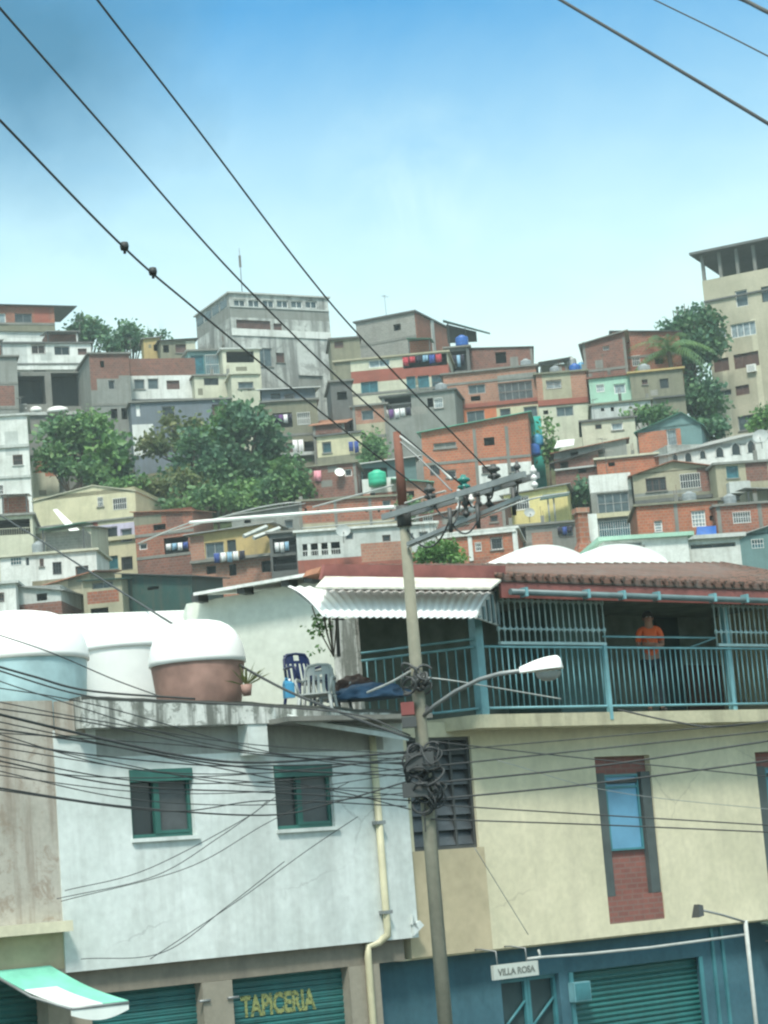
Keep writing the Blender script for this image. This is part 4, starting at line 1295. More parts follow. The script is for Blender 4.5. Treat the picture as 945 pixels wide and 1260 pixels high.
house('red_panel', 'small house with a red brick panel between cream posts, beside the dark green shed', (104, 715, 152, 775), 'beige', -6, 5, Y=136, wins=((114, 713, 140, 724, 'm'), (112, 748, 134, 756, 'o')), zones=((108, 727, 147, 742, 'brick'),), roof=dict(l=0.1, r=0.0, b=0.5, over=0.3, mat='dark_green_tin'))
house('green_shed', 'broad dark green sheet metal shed above the white tanks', (150, 712, 236, 775), 'dark_green_tin', -14, 6, Y=137, wins=((180, 722, 194, 726, 'o'),), roof=dict(l=0.5, r=-0.1, b=0.5, over=0.4, mat='dark_tin'))
house('brick_arches', 'brick house with a shaded laundry opening under a scrubby slope', (168, 628, 240, 706), 'brick', -8, 7, Y=162,
      wins=((203, 661, 233, 681, 'L'), (172, 668, 182, 676, 'w'), (190, 645, 205, 652, 'o')), zones=((168, 634, 200, 645, 'olive'), (168, 688, 240, 780, 'brown_brick')), beams=(656, 684), roof=dict(l=0.1, r=-0.3, b=0.9, over=0.25, mat='rust_tile'))
laundry('white washing across the shaded opening of the brick house', 'brick_arches', 204, 668, 232, 678, ['cloth_white', 'cloth_sky', 'cloth_white', 'cloth_blue'])
house('ochre_house', 'ochre house with two windows and clothes, under corrugated roofs with loose planks', (236, 655, 334, 725), 'ochre', -6, 7, Y=156,
      wins=((253, 667, 276, 686, 'm'), (280, 664, 291, 681, 'w'), (322, 690, 334, 704, 'o'), (282, 694, 291, 708, 'o'), (254, 696, 266, 706, 'o')), zones=((236, 655, 252, 700, 'pink_brick'), (236, 690, 334, 800, 'pink_brick')), beams=((688, 'concrete', 0.2, 0.5),),
      roof=dict(l=0.1, r=0.35, b=0.6, over=0.45, mat='tin'))
laundry('blue and white clothes drying in front of the ochre house', 'ochre_house', 263, 679, 302, 693, ['cloth_blue', 'cloth_white', 'cloth_sky', 'cloth_white', 'cloth_dark'], dy=-0.6)
house('dark_stair', 'dark framed open storey with white washing between the ochre and the gallery house', (333, 656, 368, 712), 'dark_concrete', -3, 6, Y=153, wins=((336, 662, 365, 680, 'L'), (336, 684, 365, 702, 'L')), roof='slab')
laundry('white shirts hung in the dark open storey above the tin roof', 'dark_stair', 338, 667, 356, 679, ['cloth_white', 'cloth_white', 'cloth_sky'])
house('grey_back_roofs', 'small grey cabin with a stepped sheet roof under the trees', (285, 628, 372, 660), 'grey', -4, 5, Y=162, wins=((350, 640, 360, 650, 'm'), (300, 636, 308, 644, 'o')), roof=dict(l=-0.2, r=0.2, b=0.5, over=0.3, mat='tin'))
# a few loose planks on the tin roofs
for k, (p, q) in enumerate((((300, 660), (328, 648)), ((312, 662), (344, 650)))):
    A, B = P(*p, 153), P(*q, 155); o = MB(); o.tube([Vector(), B - A], 0.16, 4); o = o.build('plank', M['pale_grey']); o.location = A
    tag(o, 'loose grey plank lying on the corrugated roof of the ochre house', 'plank', 'planks on the ochre house roof')

# ---- the big beige apartment building
r, fr = house('apartments', 'tall beige apartment building with an open roof terrace at the edge of the hill', (875, 332, 1010, 560), 'tower_beige', -26, 12, Y=208, base=None, name='apartment_building', cat='apartment building', group=None,
      wins=((905, 357, 920, 377, 'w', dict(pm='mid_glass')), (937, 352, 951, 371, 'w', dict(pm='mid_glass')),
            (875, 404, 893, 417, 'p'), (899, 397, 930, 414, 'p', dict(cols=4)), (878, 441, 897, 457, 'b'), (903, 434, 934, 452, 'b', dict(cols=3)),
            (881, 480, 900, 487, 'm'), (905, 474, 922, 486, 'b'), (908, 510, 940, 528, 'm'), (955, 345, 980, 362, 'w'), (955, 390, 985, 405, 'p'), (960, 430, 990, 446, 'b')),
      zones=((893, 395, 899, 600, 'tower_light'), (934, 392, 941, 600, 'tower_light')), beams=((357, 'dark_concrete', 0.16, 0.2),), roof='flat', rim=None)
a, zb, b, zt = HOUSES['apartments'][2]
for k in range(7):
    o = MB(); x = a + 0.2 + k * (b - a - 0.4) / 6; o.box(x - 0.15, 0.05, zt + 0.002, x + 0.15, 0.4, zt + 2.6); o.build('column', M['concrete'], r)
    if k in (0, 3, 6):
        o = MB(); o.box(x - 0.22, 11.4, zt + 0.002, x + 0.22, 11.9, zt + 2.6); o.build('column', M['concrete'], r)
o = MB(); o.box(a - 0.75, -0.9, zt + 2.602, b + 0.6, 12.5, zt + 2.85); o.build('roof', M['dark_concrete'], r)
o = MB(); o.box(a + 5.0, 5, zt + 0.003, a + 6.2, 8, zt + 2.6); o.build('stair_room', M['dark_concrete'], r)
o = MB(); o.box(a + 9.0, 2.2, zt + 0.003, b - 0.4, 9, zt + 2.6); o.build('roof_room', M['dark_concrete'], r)
air_unit('white air conditioner box under a brown window of the apartment building', 'apartments', 920, 449, 931, 458)
# ================================================================== trees and bushes
px_tree('leafy_tree', 'rounded leafy tree in front of the stilt house', 186, [(75, 535, 26, 22), (100, 525, 25, 24), (118, 545, 24, 26), (90, 550, 24, 16)], 2952, 0.51, 'leaf_mid', 0.25, seed=2)
px_tree('leafy_tree', 'dark tree between the leafy one and the yellow green shrubs', 184, [(140, 560, 22, 26), (150, 585, 20, 22), (128, 580, 14, 16)], 1845, 0.46, 'leaf_dark', 0.22, seed=3)
px_tree('banana_shrub', 'yellow green shrub with pale stems amid the dark trees', 182, [(130, 560, 9, 20), (128, 585, 6, 14)], 319, 0.83, 'leaf_light', 0.1, seed=4, cat='shrub', droop=0.1)
px_tree('leafy_tree', 'tall dark green tree, the biggest of the slope below the tower', 182, [(300, 530, 34, 36), (330, 555, 22, 40), (275, 560, 30, 30), (310, 585, 30, 30)], 5166, 0.51, 'leaf_dark', 0.4, seed=5)
px_tree('leafy_tree', 'bluish green broad tree next to the tallest one below the tower', 179, [(235, 560, 28, 30), (255, 590, 30, 30), (220, 595, 20, 18)], 3198, 0.46, 'leaf_dark', 0.3, seed=6)
px_tree('flowering_shrub', 'yellowish thin shrub in front of the blue grey storey', 186, [(195, 545, 26, 20), (220, 530, 22, 18), (245, 525, 18, 14)], 1353, 0.46, 'leaf_yellow', 0.14, seed=7, cat='shrub')
px_tree('leafy_tree', 'light green young tree beside the red brick wall', 172, [(355, 590, 24, 30), (370, 610, 16, 18), (335, 605, 18, 16)], 1967, 0.46, 'leaf_mid', 0.18, seed=8)
px_tree('shrub', 'mid green shrub spilling over the slope above the ochre house', 171, [(265, 615, 22, 16), (300, 618, 26, 14), (240, 610, 16, 14)], 1476, 0.41, 'leaf_mid', 0.12, seed=9, cat='shrub')
px_tree('shrub', 'dry scrub bush on the bare slope beside the cream gable house', 176, [(185, 605, 16, 14), (200, 600, 14, 10)], 615, 0.41, 'leaf_yellow', 0.1, seed=10, cat='shrub')
px_tree('leafy_tree', 'round dark tree on the ridge beside the dark roof overhang', 226, [(108, 402, 17, 14), (92, 412, 14, 12), (122, 412, 13, 10)], 1107, 0.55, 'leaf_dark', 0.25, seed=11)
px_tree('leafy_tree', 'small tree on the ridge next to the orange shack', 222, [(160, 412, 14, 13), (150, 422, 10, 10), (172, 420, 10, 9)], 983, 0.51, 'leaf_dark', 0.2, seed=12)
px_tree('leafy_tree', 'low dark hedge tree between the two ridge trees', 224, [(135, 422, 16, 8), (145, 426, 12, 7)], 516, 0.51, 'leaf_dark', 0.15, seed=13)
for x in (184, 199):
    px_tree('shrub', 'tiny round bush poking above the ridge behind the shacks', 226, [(x, 413, 4, 4)], 110, 0.37, 'leaf_dark', 0.06, seed=x, cat='shrub', group='tiny bushes on the ridge')
px_tree('broadleaf_tree', 'huge dark tree standing against the beige apartment building', 206, [(838, 400, 28, 26), (860, 395, 22, 24), (822, 425, 17, 24), (855, 435, 26, 28), (872, 420, 16, 40), (848, 465, 20, 16)], 6396, 0.55, 'leaf_dark', 0.5, seed=14)
px_tree('leafy_tree', 'lower green tree filling the slope beneath the huge one', 190, [(850, 495, 26, 20), (870, 510, 18, 28), (825, 498, 18, 13), (876, 480, 12, 20)], 3198, 0.46, 'leaf_dark', 0.3, seed=15)
px_tree('climber', 'narrow column of climbing green beside the turquoise wall', 176, [(672, 528, 7, 14), (676, 545, 8, 16), (679, 562, 7, 12)], 516, 0.37, 'leaf_light', 0.08, seed=16, cat='plant')
px_tree('shrub', 'bright lime green bush over the purple red roof edge', 90, [(532, 683, 14, 12), (548, 678, 16, 12), (560, 686, 12, 8), (520, 690, 9, 6)], 1845, 0.18, 'leaf_light', 0.06, seed=17, cat='shrub', base=P(543, 720, 90))
px_tree('shrub', 'dark shrub beside the little cream house and pole', 178, [(462, 548, 12, 16), (455, 560, 14, 10), (470, 558, 8, 10)], 861, 0.37, 'leaf_mid', 0.1, seed=18, cat='shrub')
px_tree('shrub', 'fresh green bush at the foot of the apartment building beside the arches', 172, [(935, 520, 12, 12), (946, 512, 12, 14)], 738, 0.37, 'leaf_light', 0.1, seed=19, cat='shrub')
px_tree('shrub', 'dark green bush behind the shade canopy of the yellow house', 162, [(706, 615, 14, 12), (718, 600, 12, 18)], 861, 0.37, 'leaf_dark', 0.1, seed=20, cat='shrub')
px_tree('shrub', 'trailing bush below the pole crossarm', 160, [(512, 628, 14, 14), (500, 622, 10, 10)], 615, 0.37, 'leaf_mid', 0.1, seed=21, cat='shrub')
px_tree('shrub', 'low scrub in front of the olive house lower floor', 184, [(360, 578, 18, 10), (340, 580, 16, 12)], 738, 0.37, 'leaf_mid', 0.1, seed=22, cat='shrub')

# the palm in front of the huge tree
def palm(label, Y, px, py_top, py_base, L, seed, n=18):
    r = random.Random(seed)
    top, base = P(px, py_top, Y), P(px, py_base, Y)
    t = thing('palm_tree', label, 'palm tree', base, 0)
    h = top.z - base.z
    o = MB(); o.tube([(0, 0, -1), (0.05, 0, h * .5), (0, 0, h)], [0.28, 0.22, 0.18], 8); o.build('trunk', M['bark'], t)
    for k in range(n):
        az = 2 * math.pi * k / n + r.uniform(-.2, .2)
        el = r.uniform(-0.1, 1.2)
        d = Vector((math.cos(az), math.sin(az), 0))
        pts = []
        for i in range(9):
            u = i / 8
            pts.append(Vector((0, 0, h)) + d * L * u * math.cos(el * (1 - u * .5)) + Vector((0, 0, L * (math.sin(el) * u - 0.75 * u * u))))
        o = MB(); o.tube(pts, [0.04 * (1 - i / 10) for i in range(9)], 4)
        sd = d.cross(Vector((0, 0, 1)))
        for i in range(1, 9):
            for f in (0.0, 0.5):
                p = pts[i] if f == 0 else (pts[i] + pts[i - 1]) / 2
                tt = (pts[i] - pts[i - 1]).normalized()
                for sg in (-1, 1):
                    e = p + sd * sg * L * 0.24 * (1 - 0.6 * i / 8) + tt * L * 0.12 - Vector((0, 0, L * 0.12))
                    o.poly((p, p + tt * 0.12, e))
        o.build('frond', M['leaf_mid'], t)
    return t


palm('palm tree with arching fronds in front of the huge dark tree', 192, 828, 432, 480, 4.2, 5, 24)

for k, (lab, Y, lobes, n, lf) in enumerate((
    ('broad green tree filling the slope between the stilt house and grey hut', 181, [(62, 560, 16, 20), (80, 572, 20, 14), (110, 580, 18, 16)], 1500, 'leaf_mid'),
    ('feathery light green tree between the blue grey storey and the tallest tree', 183, [(262, 535, 16, 20), (280, 520, 14, 14), (240, 545, 14, 14)], 1300, 'leaf_light'),
    ('loose green bush at the corner of the cream gable house', 170, [(215, 622, 14, 10), (232, 628, 12, 9)], 600, 'leaf_mid'),
    ('green bush between the drab storey and the green gable house', 181, [(800, 508, 18, 8), (780, 512, 12, 6), (818, 512, 12, 8)], 700, 'leaf_mid'),
    ('green undergrowth beside the arched white wall', 176, [(868, 530, 14, 14), (880, 520, 10, 18)], 700, 'leaf_dark'))):
    px_tree('leafy_tree' if 'tree' in lab else 'shrub', lab, Y, lobes, n, .45, lf, .15, seed=60 + k, cat='tree' if 'tree' in lab else 'shrub')

for k, (lab, Y, lobes, n, lf) in enumerate((
    ('lime green shrub low between the dark trees and the cream gable house', 176, [(150, 602, 14, 10), (170, 598, 12, 9), (135, 600, 10, 8)], 500, 'leaf_light'),
    ('yellow green bush in front of the tallest dark tree', 175, [(290, 600, 14, 12), (315, 605, 14, 12)], 520, 'leaf_light'),
    ('pale yellow green treetop beside the leafy tree by the stilt house', 182, [(122, 528, 12, 14), (112, 518, 10, 10)], 420, 'leaf_light'),
    ('light olive shrub in front of the bluish broad tree', 174, [(225, 588, 14, 12), (245, 600, 12, 10)], 450, 'leaf_yellow'))):
    px_tree('shrub', lab, Y, lobes, n, .42, lf, .1, seed=90 + k, cat='shrub')
# ================================================================== the near buildings
plaster('near_white', (0.73, 0.79, 0.775), 0.5, (0.40, 0.43, 0.41), 1.1, 0.9, 0.48, 0.72, 0.4)
plaster('near_mossy', (0.70, 0.72, 0.69), 0.9, (0.10, 0.11, 0.095), 2.6, 0.9, 0.44, 0.62)
plaster('shaded_cement', (0.38, 0.39, 0.365), 0.6, (0.2, 0.2, 0.18), 1.6)
plaster('moss_black', (0.09, 0.095, 0.085), 0.6, (0.04, 0.045, 0.035), 2.0)
plain('dark_teal_shade', (0.035, 0.07, 0.075), 0.8, 0, 0.3)
plain('awning_sheet_white', (0.85, 0.87, 0.86), 0.5, 0, 0.06)
plaster('near_cream', (0.73, 0.675, 0.49), 0.38, (0.46, 0.43, 0.32), 0.9, 0.9, 0.48, 0.74, 0.35)
plaster('near_cream_patch', (0.50, 0.43, 0.29), 0.2, (0.36, 0.31, 0.22), 0.8)
plaster('near_slab', (0.58, 0.54, 0.38), 0.5, (0.2, 0.18, 0.13), 1.4)
plaster('near_beam', (0.25, 0.225, 0.18), 0.4, (0.1, 0.09, 0.08), 1.2)
plaster('near_pillar', (0.34, 0.31, 0.25), 0.4, (0.14, 0.12, 0.1), 1.2)
plaster('wing_wall', (0.70, 0.74, 0.66), 0.35, (0.42, 0.44, 0.36), 0.9)
plaster('old_wall', (0.50, 0.475, 0.42), 0.75, (0.20, 0.15, 0.11), 1.7, 0.95, 0.45, 0.68)
plaster('ledge_cream', (0.70, 0.66, 0.50), 0.3, (0.3, 0.27, 0.2), 1.2)
plaster('shop_blue', (0.055, 0.15, 0.195), 0.35, (0.02, 0.06, 0.085), 1.2)
brick('small_brick', (0.30, 0.115, 0.095), (0.24, 0.095, 0.08), (0.25, 0.15, 0.13), 0.24, 0.085, 0.2, 0.012)
brick('tile_roof', (0.205, 0.11, 0.085), (0.16, 0.095, 0.075), (0.07, 0.055, 0.045), 0.22, 0.3, 0.9)
corr('white_awning', (0.84, 0.87, 0.86), 0.06, 0.12, 0.45)
corr('wing_tin', (0.84, 0.86, 0.83), 0.15, 0.18, 0.45)
corr('cream_tin', (0.78, 0.77, 0.68), 0.4, 0.2, 0.5)
plain('dark_jamb', (0.075, 0.095, 0.095), 0.7, 0, 0.25)
plain('fascia', (0.24, 0.085, 0.075), 0.7, 0, 0.35)
worn_paint('lettering_yellow', (0.26, 0.29, 0.11), 0.52)
worn_paint('lettering_dark', (0.20, 0.22, 0.20), 0.54)
plain('sign_board', (0.50, 0.54, 0.50), 0.6, 0, 0.15)
plain('pipe_yellow', (0.56, 0.53, 0.36), 0.5, 0, 0.2)
plain('panel_blue', (0.13, 0.32, 0.48), 0.4, 0, 0.15)
plain('awning_green', (0.19, 0.56, 0.42), 0.6, 0, 0.2)
plain('awning_white', (0.76, 0.82, 0.78), 0.6, 0, 0.12)
plain('gutter', (0.11, 0.17, 0.18), 0.45, 0, 0.3)
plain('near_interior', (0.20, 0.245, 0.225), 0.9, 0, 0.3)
plain('near_door', (0.025, 0.055, 0.06), 0.6, 0, 0.2)
plain('dado', (0.10, 0.05, 0.042), 0.8, 0, 0.2)
plain('tank_teal', (0.36, 0.52, 0.55), 0.45, 0, 0.25)
plain('tank_brown', (0.33, 0.20, 0.165), 0.7, 0, 0.35)
plaster('pole_concrete', (0.31, 0.30, 0.235), 0.4, (0.14, 0.13, 0.1), 1.5)
plain('pole_rust', (0.20, 0.085, 0.06), 0.85, 0, 0.4)
plain('galvanised', (0.28, 0.30, 0.30), 0.5, 0.4, 0.25)
plain('lamp_white', (0.80, 0.82, 0.80), 0.35, 0, 0.06)
plain('lamp_glass', (0.35, 0.37, 0.36), 0.15, 0, 0.1)
plain('porcelain', (0.7, 0.7, 0.68), 0.25, 0, 0.1)
plain('insulator_green', (0.03, 0.2, 0.17), 0.25, 0, 0.2)
plain('louvre', (0.075, 0.085, 0.09), 0.35, 0, 0.4)


def zspan(fr, px, y0, y1, dy=0.0):
    return fr.L(px, y1, dy).z, fr.L(px, y0, dy).z


def wires_hang():
    pass


# ------------------------------------------------------------------ white house over the shutter shops
FA = Fr(P(500, 1000, 33.0) * Vector((1, 1, 0)), R(38))


def text_on(root, txt, mat, x, y, z, size, wid=None):
    cu = bpy.data.curves.new('lettering', 'FONT')
    cu.body = txt
    cu.size = size
    cu.align_x = 'CENTER'
    cu.extrude = 0.001
    cu.offset = 0.012 * size / 0.3
    ob = bpy.data.objects.new('tmp', cu)
    COL.objects.link(ob)
    bpy.context.view_layer.update()
    me = bpy.data.meshes.new_from_object(ob.evaluated_get(bpy.context.evaluated_depsgraph_get()))
    bpy.data.objects.remove(ob)
    me.name = 'lettering'
    me.materials.clear(); me.materials.append(M[mat])
    if wid:
        xs = [v.co.x for v in me.vertices]
        k = wid / (max(xs) - min(xs))
        for v in me.vertices: v.co.x *= k
    o = bpy.data.objects.new('lettering', me)
    COL.objects.link(o)
    o.parent = root
    o.location = (x, y, z)
    o.rotation_euler = (R(90), 0, 0)
    return o


def shutter(root, a, b, c, d, y, mat='teal_shutter', pitch=0.085):
    """roller shutter: curved slats as one profile between two rails"""
    o = MB()
    n = int((d - c) / pitch)
    for k in range(n):
        z = c + k * pitch
        pr = [(0, 0), (-0.016, 0.2), (-0.021, 0.5), (-0.016, 0.8), (0, 0.97)]
        for (u, v), (u2, v2) in zip(pr, pr[1:]):
            o.poly(((a, y + u, z + v * pitch), (b, y + u, z + v * pitch), (b, y + u2, z + v2 * pitch), (a, y + u2, z + v2 * pitch)), 0, True)
        o.poly(((a, y, z + 0.97 * pitch), (b, y, z + 0.97 * pitch), (b, y, z + pitch), (a, y, z + pitch)))
    o.box(a, y + 0.002, c, b, y + 0.03, d)
    o.box(a, y - 0.03, c, b, y, c + 0.08)
    s = o.build('roller_shutter', M[mat], root)
    return s


def white_house():
    rt = thing('white_house', 'white plastered house with two teal windows above two dark green roller shutters', 'house', FA.W((FA.L(290, 1100).x, 0, 0)), FA.yaw)
    fr = Fr(rt.location, FA.yaw)
    xl, xr = fr.L(73, 1040).x, fr.L(503, 1000).x
    zb = fr.L(280, 1177).z
    zt = fr.L(300, 893).z
    zf = fr.L(300, 862).z
    w1 = fr.rect(161, 946, 238, 1030)
    w2 = fr.rect(339, 941, 410, 1019)
    mb = MB()
    zc1, zc2 = fr.rect(118, 880, 292, 929), fr.rect(318, 880, 470, 925)  # grey bands: bare cement with the parapet's shade put into the colour
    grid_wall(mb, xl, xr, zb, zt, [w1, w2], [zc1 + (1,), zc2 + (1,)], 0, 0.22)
    dpt = 9.0
    mb.poly(((xl, dpt, zb), (xl, 0, zb), (xl, 0, zt), (xl, dpt, zt)))
    mb.poly(((xr, 0, zb), (xr, dpt, zb), (xr, dpt, zt), (xr, 0, zt)))
    mb.poly(((xl, 0, zb), (xl, dpt, zb), (xr, dpt, zb), (xr, 0, zb)))
    mb.poly(((xr, dpt, zb), (xl, dpt, zb), (xl, dpt, zt), (xr, dpt, zt)))
    mb.build('wall', [M['near_white'], M['shaded_cement']], rt)
    # mossy parapet standing out over the wall
    o = MB()
    pts = [(100, 858), (140, 859), (200, 861), (300, 865), (400, 870), (499, 876)]
    top = [fr.L(x, y, -0.28) for x, y in pts]
    x0, x1 = top[0].x, top[-1].x
    zp = zt
    seg = 40
    tops = []
    for k in range(seg + 1):
        x = x0 + (x1 - x0) * k / seg
        for p, q in zip(top, top[1:]):
            if p.x <= x <= q.x + 1e-6:
                z = p.z + (q.z - p.z) * (x - p.x) / (q.x - p.x); break
        tops.append((x, z + 0.035 * noise.noise(Vector((x * 2.1, 0, 3)))))
    for (xa, za), (xb, zb_) in zip(tops, tops[1:]):
        o.hexa([(xa, -0.28, zp), (xb, -0.28, zp), (xb, 0.05, zp), (xa, 0.05, zp), (xa, -0.28, za), (xb, -0.28, zb_), (xb, 0.05, zb_), (xa, 0.05, za)])
    o.build('parapet', M['near_mossy'], rt)
    o = MB()
    for (xa, za), (xb, zb_) in zip(tops, tops[1:]):
        k0, k1 = [.035 + .03 * noise.noise(Vector((x * 3.7, 5, 0))) for x in (xa, xb)]
        o.hexa([(xa, -0.283, za - k0), (xb, -0.283, zb_ - k1), (xb, 0.053, zb_ - k1), (xa, 0.053, za - k0), (xa, -0.283, za + .012), (xb, -0.283, zb_ + .012), (xb, 0.053, zb_ + .012), (xa, 0.053, za + .012)])
    o.build('mossy_top', M['moss_black'], rt)
    o = MB(); o.box(xl, 0.06, zt - 0.02, xr, dpt, zt + 0.06); o.build('roof_terrace', M['concrete'], rt)
    # pilaster and slanting slab over the second window
    a, c, b, d = fr.rect(293, 893, 317, 930)
    o = MB(); o.box(a, -0.26, c, b, -0.002, zt - 0.004); o.build('pilaster', M['near_white'], rt)
    o = MB(); p0, p1 = fr.L(362, 884, -0.45), fr.L(500, 906, -0.45)
    o.hexa([(p0.x, -0.5, p0.z - 0.07), (p1.x, -0.5, p1.z - 0.07), (p1.x, -0.282, p1.z - 0.03), (p0.x, -0.282, p0.z - 0.03),
            (p0.x, -0.5, p0.z), (p1.x, -0.5, p1.z), (p1.x, -0.282, p1.z + 0.08), (p0.x, -0.282, p0.z + 0.08)])
    o.build('canopy_slab', M['near_white'], rt)
    for w_ in (w1, w2):
        A, C, B, D = w_
        f = MB(); t = 0.055; y0, y1 = 0.07, 0.14; g = 0.004
        f.box(A + g, y0, C + g, A + t, y1, D - g); f.box(B - t, y0, C + g, B - g, y1, D - g)
        f.box(A + t, y0, C + g, B - t, y1, C + t); f.box(A + t, y0, D - t, B - t, y1, D - g)
        m = A + (B - A) * 0.43
        f.box(m - 0.03, y0 - 0.015, C + t, m + 0.03, y1, D - t)
        f.box(m + 0.03, y0 - 0.012, C + t, m + 0.06, y1, D - t); f.box(m + 0.06, y0 - 0.012, C + t, B - t, y1 - 0.03, C + t + 0.04); f.box(m + 0.06, y0 - 0.012, D - t - 0.04, B - t, y1 - 0.03, D - t)
        wn = f.build('window', M['green_frame'], rt)
        p = MB(); p.box(A + t, 0.115, C + t, m - 0.03, 0.122, D - t); p.build('pane', M['glass'], wn)
        p = MB(); p.box(m + 0.06, 0.108, C + t + 0.04, B - t, 0.114, D - t - 0.04); p.build('pane', M['louvre'], wn)
        h = MB(); h.box(A + 0.004, -0.03, D - 0.17, B - 0.004, 0.068, D - 0.004); h.build('lintel', M['green_frame'], wn)
        h = MB(); h.box(A - 0.02, -0.05, C - 0.05, B + 0.05, 0.06, C + 0.002); h.build('sill', M['near_white'], wn)
    # ground floor
    zs = fr.L(280, 1206).z
    o = MB(); o.box(xl, 0.12, zs, xr - 0.2, 0.5, zb - 0.003); o.build('beam', M['near_beam'], rt)
    piers = [(73, 112), (250, 287), (432, 470)]
    xs = []
    for p0, p1 in piers:
        A, B = fr.L(p0, 1230, .1).x, fr.L(p1, 1230, .1).x
        xs.append((A, B))
        o = MB(); o.box(A, 0.1, 0, B, 0.6, zs - 0.003); o.build('pillar', M['near_pillar'], rt)
    s1 = shutter(rt, xs[0][1], xs[1][0], 0.15, zs - 0.004, 0.3)
    s2 = shutter(rt, xs[1][1], xs[2][0], 0.15, zs - 0.004, 0.3)
    l0, l1 = fr.L(296, 1236, 0.27), fr.L(388, 1230, 0.27)
    h_ = fr.L(340, 1221, 0.27).z - fr.L(342, 1246, 0.27).z
    text_on(s2, 'TAPICERIA', 'lettering_yellow', (l0.x + l1.x) / 2, 0.272, fr.L(342, 1246, 0.27).z, h_ / 0.72, l1.x - l0.x)
    for sx, k in ((xs[1][0], -1), (xs[1][1], 1)):
        o = MB(); zq = fr.L(268, 1230).z; o.tube([(sx - 0.1 * k, 0.08, zq), (sx + 0.08 * k, 0.08, zq)], 0.02, 6); o.build('bolt', M['galvanised'], s1 if k < 0 else s2)
    # rain pipe, cranked at the bottom
    o = MB()
    t0 = fr.L(458, 905, -0.07); t1 = fr.L(478, 1150, -0.07)
    o.tube([(t0.x, -0.07, t0.z), (t0.x, -0.07, t1.z + 0.12), (t0.x, -0.07, t1.z), (t0.x - 0.1, 0.02, t1.z - 0.1), (t0.x - 0.28, 0.05, t1.z - 0.14), (t0.x - 0.3, 0.05, t1.z - 0.3), (t0.x - 0.3, 0.05, 0.1)], 0.055, 8)
    dpipe = o.build('downpipe', M['pipe_yellow'], rt)
    for z in (t1.z + 0.3, t1.z + 1.6):
        o = MB(); o.box(t0.x - 0.08, -0.13, z, t0.x + 0.08, -0.003, z + 0.05); o.build('clip', M['galvanised'], dpipe)
    # ragged plaster tongue at the party wall
    o = MB(); a, c, b, d = fr.rect(484, 1134, 521, 1148, -0.03)
    o.prism([(xr - 0.12, -0.05, c - 0.05), (b - 0.1, -0.05, c + 0.02), (b, -0.05, c + 0.09), (b - 0.07, -0.05, d), (b - 0.22, -0.05, d - 0.05), (xr - 0.12, -0.05, d + 0.1)], (0, 0.045, 0))
    o.build('plaster_edge', M['near_white'], rt)
    return rt, fr, zt


WH, WHF, TERR_Z = white_house()

